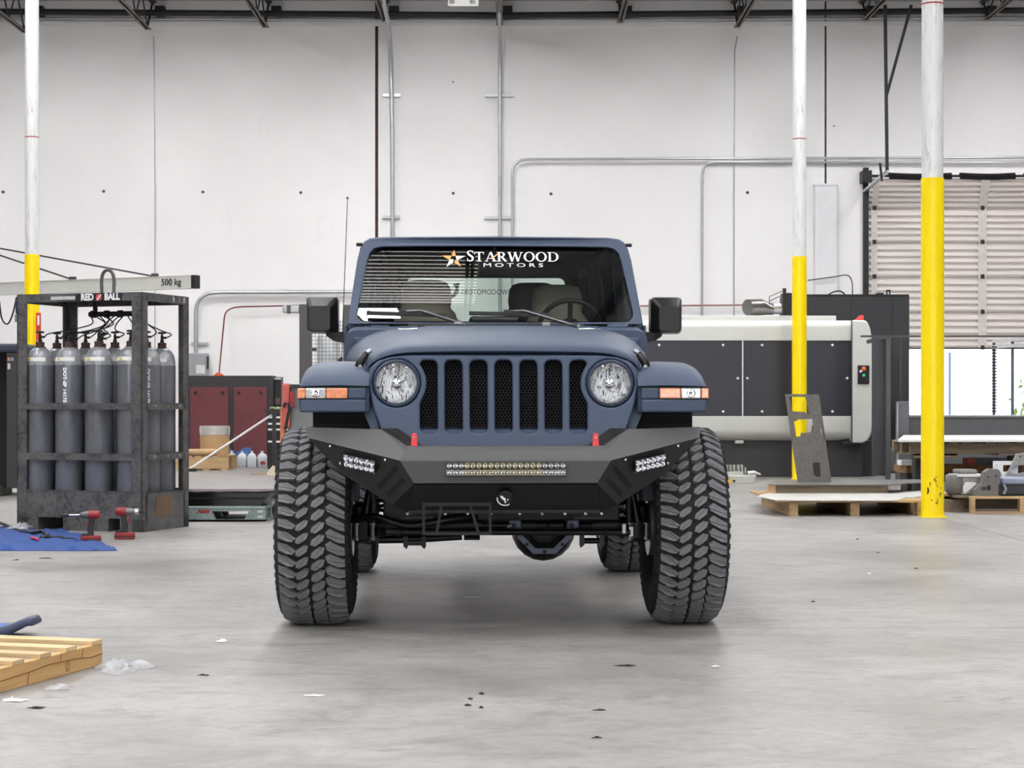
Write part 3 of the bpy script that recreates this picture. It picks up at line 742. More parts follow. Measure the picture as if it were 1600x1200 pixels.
# support panel around the grille
half = [(0, 560), (170, 561), (196, 566), (214, 578), (222, 600), (221, 630), (216, 650), (208, 668), (196, 700)]
sup = curve_mesh([half + [(-x, y) for x, y in half[::-1] if x > 0], round_rect(-150, 150, 566, 690, 8)[::-1], circle(-167, 599, 36, 32)[::-1], circle(167, 599, 36, 32)[::-1]] if False else
    [[(152, 561), (196, 566), (214, 578), (222, 600), (221, 630), (216, 650), (208, 668), (196, 700), (186, 700), (202, 640), (207, 622), (206, 596), (203, 580), (192, 568), (152, 566)]], 0.0)
for s in (-1, 1):
    MB().mesh(sup, lambda x, y, z: gmap(s * x, y, 0.03)).build('grille_surround', PAINT, jeep)
# ---- headlights
def painted_glints():  # black and white streaks in the colour stand in for chrome reflections
    m = N('reflector_painted_glints'); f = m.noise(1.0, 3, 0.65, vec=m.co('Object', (75, 20, 17)), dist=1.8)
    m.base(m.ramp(f, [(0.40, (0.02, 0.02, 0.025)), (0.47, (0.75, 0.76, 0.80)), (0.54, (1, 1, 1)), (0.62, (0.9, 0.9, 0.92)), (0.66, (0.15, 0.15, 0.16)), (0.7, (1, 1, 1))])); m.set(0.16, 0.25); m.bump(f, 0.5, 0.01); return m.m
GLINTS = painted_glints()
for s in (-1, 1):
    c = gmap(s * 167, 599, 0.0); R = Matrix.Translation(c) @ Matrix.Rotation(PI / 2, 4, 'X')
    hl = MB().lathe([(0.118, -0.02), (0.116, 0.004), (0.110, 0.010), (0.104, 0.004), (0.103, -0.03)], 40, R, False).build('headlight', PAINT, jeep, smooth=50)
    MB().lathe([(0.1035, -0.004), (0.098, -0.02), (0.085, -0.045), (0.06, -0.062), (0.03, -0.07), (0.001, -0.072)], 36, R, False).build('reflector', GLINTS, hl, smooth=50)
    MB().lathe([(0.104, 0.004), (0.102, 0.007), (0.099, 0.004)], 36, R, False).build('chrome_ring', CHR, hl, smooth=50)
    MB().lathe([(0.026, -0.07), (0.026, -0.02), (0.018, -0.012), (0.001, -0.010)], 20, R, False).build('bulb_shield', CHR, hl, smooth=40)
    MB().lathe([(0.103, 0.004), (0.09, 0.016), (0.06, 0.026), (0.03, 0.03), (0.001, 0.031)], 36, R, False).build('lens', glassy('clear_headlight_lens', (0.97, 0.98, 0.98), 1.35), hl, smooth=60)

# ---- fenders
def fender(s):
    def ring(d, top, ohp_scale, r, zb):
        xi, xo = 0.655, 0.994 + ohp_scale
        pts = [(xi, zb), (xo - 0.008, zb + 0.008), (xo, zb + 0.02)]
        for k in range(7):
            a = k / 6 * PI / 2; pts.append((xo - r + r * math.cos(a), top - r * 0.8 + r * 0.8 * math.sin(a)))
        pts += [(xo - 0.2, top + 0.004), (xi, top)]
        return [Vector((s * x, d - JD, z)) for x, z in pts]
    R = [ring(9.150, 1.205, -0.008, 0.02, 1.096), ring(9.135, 1.214, 0.0, 0.03, 1.088), ring(9.145, 1.236, 0.0, 0.05, 1.084), ring(9.19, 1.272, 0.0, 0.075, 1.084), ring(9.26, 1.305, 0.0, 0.09, 1.084),
         ring(9.36, 1.328, 0, 0.10, 1.084), ring(9.5, 1.338, 0, 0.10, 1.084), ring(10.1, 1.338, 0, 0.10, 1.084), ring(10.34, 1.318, 0, 0.09, 1.06), ring(10.46, 1.26, 0, 0.07, 1.03)]
    f = MB().loft(R).build('front_fender', PAINT, jeep, smooth=38)
    # lower face below the lamp stands slightly proud, with a groove above it
    MB().box(s * 0.67, s * 0.992, 9.124 - JD, 9.16 - JD, 1.085, 1.150).build('fender_lip', PAINT, f, bevel=0.01)
    MB().box(s * 0.67, s * 0.757, 9.124 - JD, 9.16 - JD, 1.1505, 1.205).build('fender_inner_face', PAINT, f, bevel=0.008)
    MB().box(s * 0.66, s * 0.99, 9.128 - JD, 9.16 - JD, 1.206, 1.211).build('groove', DARK, f)
    # marker lamp
    lp = MB().box(s * 0.757, s * 1.0, 9.128 - JD, 9.20 - JD, 1.150, 1.206).build('marker_lamp', BLK, f)
    d = 9.118
    segs = ((0.760, 0.863, AMB), (0.865, 0.962, CLR), (0.964, 1.001, AMB))
    for i, (a, b2, mt) in enumerate(segs):
        MB().box(s * a, s * b2, d - JD, (9.21 if i == 2 else 9.15) - JD, 1.153, 1.203).build('amber_lens' if mt is AMB else 'clear_lens', mt, lp, bevel=0.006)
    cx = 0.914
    MB().lathe([(0.022, 0), (0.018, 0.003), (0.012, 0.002), (0.001, 0.006)], 16, Matrix.Translation((s * cx, d - JD, 1.178)) @ Matrix.Rotation(PI / 2, 4, 'X')).build('bulb', CHR, lp, smooth=40)
    return f
for s in (-1, 1): fender(s)
# rear fender flares
for s in (-1, 1):
    prof = [(12.0, 0.95), (12.12, 1.12), (12.35, 1.22), (13.0, 1.22), (13.25, 1.12), (13.35, 0.92), (13.28, 0.92), (13.2, 1.06), (12.98, 1.13), (12.38, 1.13), (12.18, 1.06), (12.07, 0.95)]
    MB().prism([(d - JD, z) for d, z in prof], s * 0.84, s * 1.0, lambda p, q, t: (t, p, q)).build('rear_fender', PAINT, jeep, bevel=0.015)
# ---- front doors, handles, windows
for s in (-1, 1):
    for (d0, d1) in ((10.78, 11.72), (11.75, 12.55)):
        dr = MB().box(s * 0.85, s * 0.868, d0 - JD, d1 - JD, 0.90 if d0 < 11 else 1.14, 1.58).build('door', PAINT, jeep, bevel=0.008)
        MB().box(s * 0.868, s * 0.89, d1 - JD - 0.2, d1 - JD - 0.06, 1.43, 1.47).build('handle', PLAST, dr, bevel=0.008)
    def sw(d, z): t = (z - 1.6) / 0.5; return Vector((s * (0.838 - 0.045 * t), d - JD, z))
    for (d0, d1, e0, e1) in ((11.20, 11.68, 10.86, 11.68), (11.76, 12.52, 11.76, 12.52), (12.62, 13.62, 12.62, 13.62)):
        MB().add([sw(e0, 1.62), sw(e1, 1.62), sw(d1, 2.06), sw(d0, 2.06)], [(0, 1, 2, 3)]).build('side_window', glassy('dark_side_glass', (0.10, 0.11, 0.11)), jeep)
    for (d0, d1) in ((11.68, 11.77), (12.52, 12.63), (13.61, 13.72)):
        MB().add([sw(d0, 1.58), sw(d1, 1.58), sw(d1, 2.12), sw(d0, 2.12)] + [sw(d, z) - Vector((s * 0.05, 0, 0)) for d, z in ((d0, 1.58), (d1, 1.58), (d1, 2.12), (d0, 2.12))],
                 [(0, 1, 2, 3), (7, 6, 5, 4), (0, 4, 5, 1), (1, 5, 6, 2), (2, 6, 7, 3), (3, 7, 4, 0)]).build('pillar', PAINT, jeep)
    MB().bar(sw(11.3, 2.06) - Vector((s * 0.03, 0, 0)), sw(13.7, 2.06) - Vector((s * 0.03, 0, 0)), 0.05, 0.06).build('roof_rail', PAINT, jeep)

# ---- windshield frame and glass
def wd_(v): return 10.765 + (507 - v) / 136.0 * 0.36
def wmap(hp, v, z=0.0):
    d = wd_(v) - 0.035 * (1 - (hp / 230.0) ** 2) + z
    return J(hp, v, d)
def densify(pts, step=14.0):
    out = []
    for i in range(len(pts)):
        a, b2 = Vector(pts[i]), Vector(pts[(i + 1) % len(pts)]); n = max(1, int((b2 - a).length / step))
        out += [tuple(a + (b2 - a) * k / n) for k in range(n)]
    return out
hf = [(0, 369.5), (120, 370.2), (178, 371.2), (194, 373), (203, 378), (209, 388), (214, 406), (231, 507)]
fo = densify(hf + [(-x, y) for x, y in hf[::-1] if x > 0])
hg = [(0, 385), (120, 385.6), (176, 386.5), (187, 389), (194, 396), (198, 408), (215.5, 488), (215, 496), (210, 502), (203, 503.5)]
go = densify(hg + [(-x, y) for x, y in hg[::-1] if x > 0])
fm = curve_mesh([fo, go[::-1]], 0.0, 2.0, 2)
ws = MB().mesh(fm, lambda x, y, z: wmap(x, y, z * 0.006)).build('windshield_frame', PAINT, jeep, smooth=45)
MB().mesh(curve_mesh([densify([(x * 1.006, y + (0.9 if y > 450 else -0.9)) for x, y in go]), [(x * 0.985, y + (-1.2 if y > 450 else 1.2)) for x, y in go][::-1]], 0.0), lambda x, y, z: wmap(x, y, 0.012)).build('seal', RUB, ws)
def glass_pt(a, b2, off=0.0):
    hp = (a * 2 - 1) * (198 + 19 * (1 - b2)); v = 504.5 - b2 * 121.0
    bulge = 0.024 * (1 - (2 * b2 - 1) ** 2)
    return wmap(hp, v, 0.020 - bulge + off)
glass = MB().grid(lambda a, b2: glass_pt(a, b2), 24, 14).build('windshield_glass', glassy('windshield_glass', (0.80, 0.84, 0.80), 1.72), ws, smooth=80)
def wtext(hp, v, off=-0.020):
    b2 = (504.5 - v) / 121.0; bulge = 0.024 * (1 - (2 * b2 - 1) ** 2); return wmap(hp, v, 0.020 - bulge - 0.004)
# lettering: serif capitals drawn stroke by stroke
def quadstrip(pts, ws_):
    out = []; L = len(pts)
    for i in range(L):
        a = Vector(pts[max(i - 1, 0)]); b2 = Vector(pts[min(i + 1, L - 1)]); t = (b2 - a).normalized(); nrm = Vector((-t.y, t.x)); p = Vector(pts[i]); out.append((p + nrm * ws_[i] / 2, p - nrm * ws_[i] / 2))
    vs = [tuple(q) for pr in out for q in pr]; return vs, [(2 * i, 2 * i + 2, 2 * i + 3, 2 * i + 1) for i in range(L - 1)]
def rect2(x0, x1, y0, y1): return [(x0, y0), (x1, y0), (x1, y1), (x0, y1)], [(0, 1, 2, 3)]
def seg2(a, b2, w): return quadstrip([a, b2], [w, w])
def ringp(cx, cy, rx, ry, ix, iy, a0=0, a1=360, n=28):
    vs = []; fs = []
    for k in range(n + 1):
        a = math.radians(a0 + (a1 - a0) * k / n); vs += [(cx + rx * math.cos(a), cy + ry * math.sin(a)), (cx + ix * math.cos(a), cy + iy * math.sin(a))]
        if k: fs.append((2 * k - 2, 2 * k, 2 * k + 1, 2 * k - 1))
    return vs, fs
TK, TN_ = 0.17, 0.07
GLY = {
 'S': (0.62, [quadstrip([tuple(p) for p in smooth_path([(0.54, 0.80), (0.46, 0.93), (0.30, 0.965), (0.13, 0.88), (0.11, 0.72), (0.25, 0.58), (0.42, 0.46), (0.53, 0.32), (0.48, 0.12), (0.30, 0.035), (0.13, 0.08), (0.06, 0.23)], 4)], [0.05] * 6 + [0.09] * 6 + [0.17] * 21 + [0.09] * 6 + [0.05] * 6), rect2(0.53, 0.58, 0.72, 0.98), rect2(0.03, 0.08, 0.02, 0.3)]),
 'T': (0.86, [rect2(0.345, 0.515, 0, 1), rect2(0.03, 0.83, 0.93, 1), rect2(0.22, 0.64, 0, 0.06), rect2(0.03, 0.09, 0.74, 1), rect2(0.77, 0.83, 0.74, 1)]),
 'A': (0.98, [seg2((0.14, 0), (0.48, 1.0), TN_), seg2((0.84, 0), (0.50, 1.0), TK), rect2(0.28, 0.66, 0.30, 0.36), rect2(0.0, 0.28, 0, 0.06), rect2(0.64, 0.98, 0, 0.06)]),
 'R': (0.88, [rect2(0.12, 0.29, 0, 1), rect2(0.02, 0.40, 0, 0.06), rect2(0.02, 0.45, 0.94, 1), ringp(0.40, 0.74, 0.30, 0.26, 0.13, 0.20, -90, 90, 16), rect2(0.29, 0.42, 0.48, 0.54), seg2((0.42, 0.5), (0.76, 0.02), TK), rect2(0.66, 0.88, 0, 0.05)]),
 'W': (1.32, [seg2((0.14, 1), (0.40, 0), TK), seg2((0.40, 0), (0.66, 0.95), TN_), seg2((0.62, 1), (0.90, 0), TK), seg2((0.90, 0), (1.18, 1), TN_), rect2(0.0, 0.32, 0.94, 1), rect2(0.5, 0.80, 0.94, 1), rect2(1.04, 1.32, 0.94, 1)]),
 'O': (0.98, [ringp(0.49, 0.5, 0.47, 0.52, 0.29, 0.45)]),
 'D': (0.98, [rect2(0.12, 0.29, 0, 1), rect2(0.02, 0.45, 0, 0.06), rect2(0.02, 0.45, 0.94, 1), ringp(0.44, 0.5, 0.50, 0.5, 0.32, 0.44, -90, 90, 18)])}
b = MB(); px = 731.0; CU = 774.5
wtot = sum(GLY[c][0] for c in 'STARWOOD'); 
for i, c in enumerate('STARWOOD'):
    h = 17.0 if i == 0 else 14.6; wsc = 15.2
    adv, parts = GLY[c]
    for vs, fs in parts:
        b.add([wtext(px + x * wsc * (1.15 if i == 0 else 1.22) - CU, 408.4 - y * h) for x, y in vs], fs)
    px += (adv + 0.03) * wsc * (1.15 if i == 0 else 1.22)
print('starwood end px', px)
b.build('lettering', WHT, glass, fix=False)
tm = text_mesh('MOTORS', 1.0, 0, 'CENTER', 1.45, 0.0)
xs_ = [p[0] for p in tm[0]]; ys2 = [p[1] for p in tm[0]]; x0_, x1_, y0_, y1_ = min(xs_), max(xs_), min(ys2), max(ys2)
MB().mesh(tm, lambda x, y, z: wtext(757 + (x - x0_) / (x1_ - x0_) * 93 - CU, 417.0 - (y - y0_) / (y1_ - y0_) * 5.8)).build('small_lettering', WHT, glass, fix=False)
# star: five kite arms, three orange and two white, with a dark hollow at the heart
cx, cy = 710.0, 404.5
tips = [(711.5, 390.0), (728.5, 400.0), (721.5, 416.5), (699.0, 417.0), (692.5, 399.5)]
for i, (tx, ty) in enumerate(tips):
    a = math.atan2(ty - cy, tx - cx); L = math.hypot(tx - cx, ty - cy)
    mid = [(cx + 6.2 * math.cos(a + q), cy + 6.2 * math.sin(a + q)) for q in (-PI / 5, PI / 5)]
    ins = (cx + 4.2 * math.cos(a), cy + 4.2 * math.sin(a)) if i != 3 else (cx + 0.6 * math.cos(a), cy + 0.6 * math.sin(a))
    q = [(tx, ty), mid[0], ins, mid[1]]
    MB().add([wtext(x - CU, y) for x, y in q], [(0, 1, 2), (0, 2, 3)]).build('star_arm', ORG if i in (0, 4, 2) else WHT, glass, fix=False)
b = MB().add([wtext(x - CU, y) for x, y in ((768, 404), (779, 396), (780.5, 397.2), (770, 405))], [(0, 1, 2, 3)]).build('letter_slash', ORG, glass, fix=False)
# ---- roof
rf = MB().loft([[Vector((x, d - JD, z)) for x, z in [(-0.775, 2.0), (-0.77, 2.05), (-0.752, 2.088), (-0.72, 2.106), (-0.66, 2.113), (0, 2.119), (0.66, 2.113), (0.72, 2.106), (0.752, 2.088), (0.77, 2.05), (0.775, 2.0), (0.70, 2.0), (0.66, 2.07), (0, 2.08), (-0.66, 2.07), (-0.70, 2.0)]] for d in (11.115, 13.72)]).build('roof', PAINT, jeep, smooth=40)
for k in range(8):
    x = -0.62 + k * 0.1775
    MB().loft([[Vector((x - 0.046, d - JD, 2.105)), Vector((x - 0.032, d - JD, 2.136 - 0.012 * (x / 0.7) ** 2)), Vector((x + 0.032, d - JD, 2.136 - 0.012 * (x / 0.7) ** 2)), Vector((x + 0.046, d - JD, 2.105))] for d in (11.35, 13.5)]).build('roof_rib', PAINT, rf)
for s in (-1, 1):
    MB().box(s * 0.775, s * 0.815, 11.07 - JD, 11.10 - JD, 2.055, 2.075).build('roof_latch', BLK, rf, bevel=0.006)

# ---- interior
MB().box(-0.78, 0.78, 10.82 - JD, 11.25 - JD, 1.30, 1.585).build('dashboard', PLAST, jeep, bevel=0.04)
MB().box(-0.15, 0.15, 10.98 - JD, 11.12 - JD, 1.58, 1.64).build('dash_pod', PLAST, jeep, bevel=0.02)
def seat(x, dep, top, mat, wid=0.30):
    s = MB()
    st = [(0.0, wid * 1.25, 1.0), (0.3, wid * 1.3, 1.3), (0.55, wid * 1.2, 1.58), (0.68, wid * 0.98, 1.70), (0.72, wid * 0.82, 1.735), (0.78, wid * 0.86, 1.78), (0.9, wid * 0.82, 1.86), (0.97, wid * 0.70, 1.895), (1.0, wid * 0.5, 1.905)]
    rings = []
    for t, w, z in st:
        w *= 0.5 * 1.15; zz = z + (top - 1.905); th = 0.06
        rings.append([Vector((x + a * w * q, dep - JD + 0.14 * (z - 1.0) + bb * th, zz)) for a, q, bb in ((-1, 1, 0.6), (-1, 0.9, -0.6), (-0.5, 1, -1), (0.5, 1, -1), (1, 0.9, -0.6), (1, 1, 0.6), (0.5, 1, 1), (-0.5, 1, 1))])
    return s.loft(rings).build('seat', mat, jeep, smooth=60)
seat(-0.415, 11.75, 1.905, BEIGE, 0.33); seat(0.42, 11.78, 1.88, BEIGE, 0.33)
BKSEAT = plain('dark_seat_back', (52, 50, 47), 0.7)
seat(0.30, 12.6, 1.945, BKSEAT, 0.34)
# steering wheel
c = JU(890, 514, 11.32); b = MB(); ax = Matrix.Translation(c) @ Matrix.Rotation(math.radians(-65), 4, 'X')
b.tube([ax @ Vector((0.185 * math.cos(2 * PI * k / 32), 0.185 * math.sin(2 * PI * k / 32), 0)) for k in range(33)], 0.016, 8)
sw_ = b.build('steering_wheel', PLAST, jeep, smooth=50)
MB().lathe([(0.07, -0.02), (0.07, 0.01), (0.04, 0.03), (0.001, 0.03)], 18, ax).build('hub', PLAST, sw_, smooth=40)
for a in (0, PI, -PI / 2): MB().bar(ax @ Vector((0.05 * math.cos(a), 0.05 * math.sin(a), 0)), ax @ Vector((0.18 * math.cos(a), 0.18 * math.sin(a), 0)), 0.03, 0.015).build('spoke', PLAST, sw_)
# rear-view mirror, sun visors, grab hook
MB().box(-0.13, 0.13, 11.10 - JD, 11.14 - JD, 1.93, 1.99).cyl((0, 11.12 - JD, 1.98), (0, 11.06 - JD, 2.05), 0.012, 8).build('rear_view_mirror', PLAST, jeep, bevel=0.01)
for s in (-1, 1): MB().box(s * 0.2, s * 0.62, 11.2 - JD, 11.5 - JD, 2.04, 2.06).build('sun_visor', plain('dark_visor', (40, 40, 41), 0.8), jeep, bevel=0.008)
hk = smooth_path([JU(695, 459, 12.4), JU(701, 464, 12.4), JU(709, 462, 12.4), JU(714, 452, 12.4), JU(713, 443, 12.4)], 5)
MB().tube(hk, [0.012] * (len(hk) - 3) + [0.018, 0.022, 0.02], 8).build('grab_strap', PLAST, jeep, smooth=50)
MB().box(-0.76, 0.76, 11.3 - JD, 13.6 - JD, 2.06, 2.085).build('headliner', DARK, jeep)
# roll bar
for s in (-1, 1):
    p = [(s * 0.62, 11.9 - JD, 1.0), (s * 0.66, 11.9 - JD, 1.7), (s * 0.64, 11.9 - JD, 1.98), (s * 0.54, 11.9 - JD, 2.03), (0, 11.9 - JD, 2.035)]
    MB().tube(smooth_path(p, 5), 0.035, 10).build('roll_bar', RUB, jeep, smooth=50)
    MB().tube([(s * 0.64, 11.9 - JD, 1.99), (s * 0.66, 12.9 - JD, 1.99), (s * 0.62, 13.5 - JD, 1.4)], 0.035, 10).build('roll_bar', RUB, jeep, smooth=50)

# ---- mirrors
for s in (-1, 1):
    d = 11.05; c = J(s * 267, 493, d)
    hw, hh = 0.094, 0.108
    rings = []
    for (y, kx, ky) in ((0.05, 0.97, 0.97), (0.02, 1.0, 1.0), (-0.03, 1.0, 1.0), (-0.075, 0.97, 0.95), (-0.125, 0.70, 0.62), (-0.132, 0.64, 0.56)):
        ring = round_rect(-hw * kx, hw * kx, -hh * ky - (0.0 if ky > 0.7 else 0.035), hh * ky - (0.0 if ky > 0.7 else 0.012), 0.022, 4)
        rings.append([c + Vector((x + (s * 0.012 if ky < 0.7 else 0), y, z)) for x, z in ring])
    mr = MB().loft(rings).build('door_mirror', PLAST, jeep, smooth=28)
    MB().box(c.x - hw * 0.9, c.x + hw * 0.9, c.y + 0.048, c.y + 0.054, c.z - hh * 0.9, c.z + hh * 0.9).build('mirror_glass', CHR, mr, bevel=0.002)
    a0 = J(s * 262, 524, d) ; a1 = J(s * 226, 527, 11.0)
    MB().loft([[Vector((a0.x, a0.y - 0.04, a0.z + 0.018)), Vector((a0.x, a0.y + 0.04, a0.z + 0.018)), Vector((a0.x, a0.y + 0.03, a0.z - 0.005)), Vector((a0.x, a0.y - 0.03, a0.z - 0.005))],
               [Vector((J(s * 250, 524, d).x, a0.y - 0.05, a0.z + 0.02)), Vector((J(s * 250, 524, d).x, a0.y + 0.05, a0.z + 0.02)), Vector((J(s * 250, 524, d).x, a0.y + 0.04, a0.z - 0.035)), Vector((J(s * 250, 524, d).x, a0.y - 0.04, a0.z - 0.035))],
               [Vector((a1.x, a0.y - 0.06, a0.z + 0.02)), Vector((a1.x, a0.y + 0.06, a0.z + 0.02)), Vector((a1.x, a0.y + 0.05, a0.z - 0.055)), Vector((a1.x, a0.y - 0.05, a0.z - 0.055))]]).build('mirror_arm', PLAST, mr, bevel=0.006)
# ---- antenna
p0, p1 = JU(533.5, 566, 10.35), JU(543.0, 311, 10.45)
b = MB().tube([p0, p0 + (p1 - p0) * 0.03, p0 + (p1 - p0) * 0.035, p1], [0.009, 0.007, 0.003, 0.0022], 6).build('antenna', BLK, jeep)
MB().lathe([(0.004, 0), (0.006, 0.006), (0.004, 0.012)], 8, Matrix.Translation(p1)).build('tip', BLK, b)
# ---- hood latches
for s in (-1, 1):
    c = J(s * 222, 566, 9.30)
    b = MB().tube([c + Vector((s * 0.012, 0, -0.035)), c + Vector((0, -0.012, 0.0)), c + Vector((-s * 0.022, -0.006, 0.035)), c + Vector((-s * 0.035, 0.012, 0.052))], [0.020, 0.022, 0.020, 0.013], 10).build('hood_latch', PLAST, jeep, smooth=50)
    MB().cyl(c + Vector((0, -0.036, -0.022)), c + Vector((0, -0.02, -0.022)), 0.009, 10).build('latch_pin', SILV, b)
    MB().box(c.x - 0.03, c.x + 0.03, c.y - 0.02, c.y + 0.06, c.z - 0.05, c.z - 0.03).build('latch_base', BLK, b, bevel=0.006)
    # metal cap
    MB().cyl(c + Vector((-s * 0.03, -0.012, 0.045)), c + Vector((-s * 0.05, 0.0, 0.058)), 0.012, 8).build('latch_cap', SILV, b)
# ---- hinges, footman loops, washer nozzles, wipers
for u0, u1 in ((580, 608), (949, 978)):
    a, b2 = JU(u0, 510.5, 10.74), JU(u1, 510.5, 10.74)
    MB().cyl(a, b2, 0.014, 12).box(a.x, b2.x, a.y - 0.005, a.y + 0.04, a.z - 0.03, a.z).build('windshield_hinge', PAINT, jeep, smooth=40)
for u0, u1 in ((626, 655), (905, 934)):
    a, b2 = JU(u0, 513.5, 10.5), JU(u1, 513.5, 10.5)
    h = MB().box(a.x, b2.x, a.y - 0.02, a.y + 0.06, a.z - 0.012, a.z + 0.014).build('hood_hinge', PAINT, jeep, bevel=0.006)
    w = (b2.x - a.x) / 2; m0 = (a + b2) / 2
    pts = [m0 + Vector((x, y, z)) for x, y, z in ((-w * 1.25, -0.10, -0.020), (-w * 1.15, -0.12, -0.008), (w * 1.15, -0.12, -0.008), (w * 1.25, -0.10, -0.020))]
    MB().tube(pts, 0.007, 8).build('footman_loop', CHR, h, smooth=50)
for u in (715, 853):
    c = JU(u, 507.5, 10.62); MB().box(c.x - 0.022, c.x + 0.022, c.y - 0.02, c.y + 0.03, c.z - 0.014, c.z + 0.014).build('washer_nozzle', plain('grey_nozzle', (150, 148, 146), 0.5), jeep, bevel=0.006)
ARM = plain('dark_satin_arm', (96, 98, 100), 0.25, 0.6)
for (b0_, b1_, a0_, a1_) in (((573, 488), (697, 492), (658, 485.5), (735, 510)), ((733, 488.5), (861, 491), (819, 485.5), (905, 511))):
    p, q = JU(*b0_, wd_(b0_[1]) - 0.075), JU(*b1_, wd_(b1_[1]) - 0.075)
    wp = MB().bar(p, q, 0.012, 0.016).bar(p + Vector((0, 0.012, -0.010)), q + Vector((0, 0.012, -0.010)), 0.006, 0.010).build('wiper', PLAST, jeep)
    m0 = p + (q - p) * 0.66
    MB().bar(p + (q - p) * 0.42 + Vector((0, -0.01, 0.01)), p + (q - p) * 0.62 + Vector((0, -0.01, 0.01)), 0.016, 0.02).build('blade_clip', PLAST, wp)
    A0, A1 = JU(*a0_, wd_(487) - 0.10), JU(*a1_, 10.62)
    MB().tube([p + (q - p) * 0.5 + Vector((0, -0.02, 0.012)), A0, A0 + (A1 - A0) * 0.55, A1], [0.006, 0.009, 0.011, 0.013], 8).build('wiper_arm', ARM, wp, smooth=50)
    MB().cyl(A1 + Vector((0, 0, -0.03)), A1 + Vector((0, 0, 0.014)), 0.016, 12).build('pivot_nut', SILV, wp)

# ---- front bumper
B1, B2_, A2 = J(309, 667.5, 9.13), J(306, 684, 9.07), J(165, 719.5, 8.82)
nrm = (B1 - A2).cross(B2_ - A2).normalized()
B0, A0, A1 = jray(192, 671, A2, nrm), jray(155, 697, A2, nrm), jray(157, 704.5, A2, nrm)
A0.y = max(A0.y, A1.y + 0.05); A3 = J(143, 755.5, 8.83)
A1 = J(157, 704.5, min(A1.y + JD, 8.86))
nlo = (B2_ - A2).cross(A3 - A2).normalized(); C0, C1 = jray(176, 789, A2, nlo), jray(252, 741, A2, nlo)
def mx(p): return Vector((-p.x, p.y, p.z))
b = MB(); T = Vector((0, 0.05, -0.004))
c_pts = [mx(A0), A0, A1, A2, A3, mx(A3), mx(A2), mx(A1)]
b.add(c_pts + [p + Vector((0, 0.10, 0)) for p in c_pts], [(0, 1, 2, 7), (7, 2, 3, 6), (6, 3, 4, 5), (4, 12, 13, 5), (0, 8, 9, 1)])
bump = b.build('front_bumper', GUN, jeep, smooth=15, bevel=0.004, seg=2)
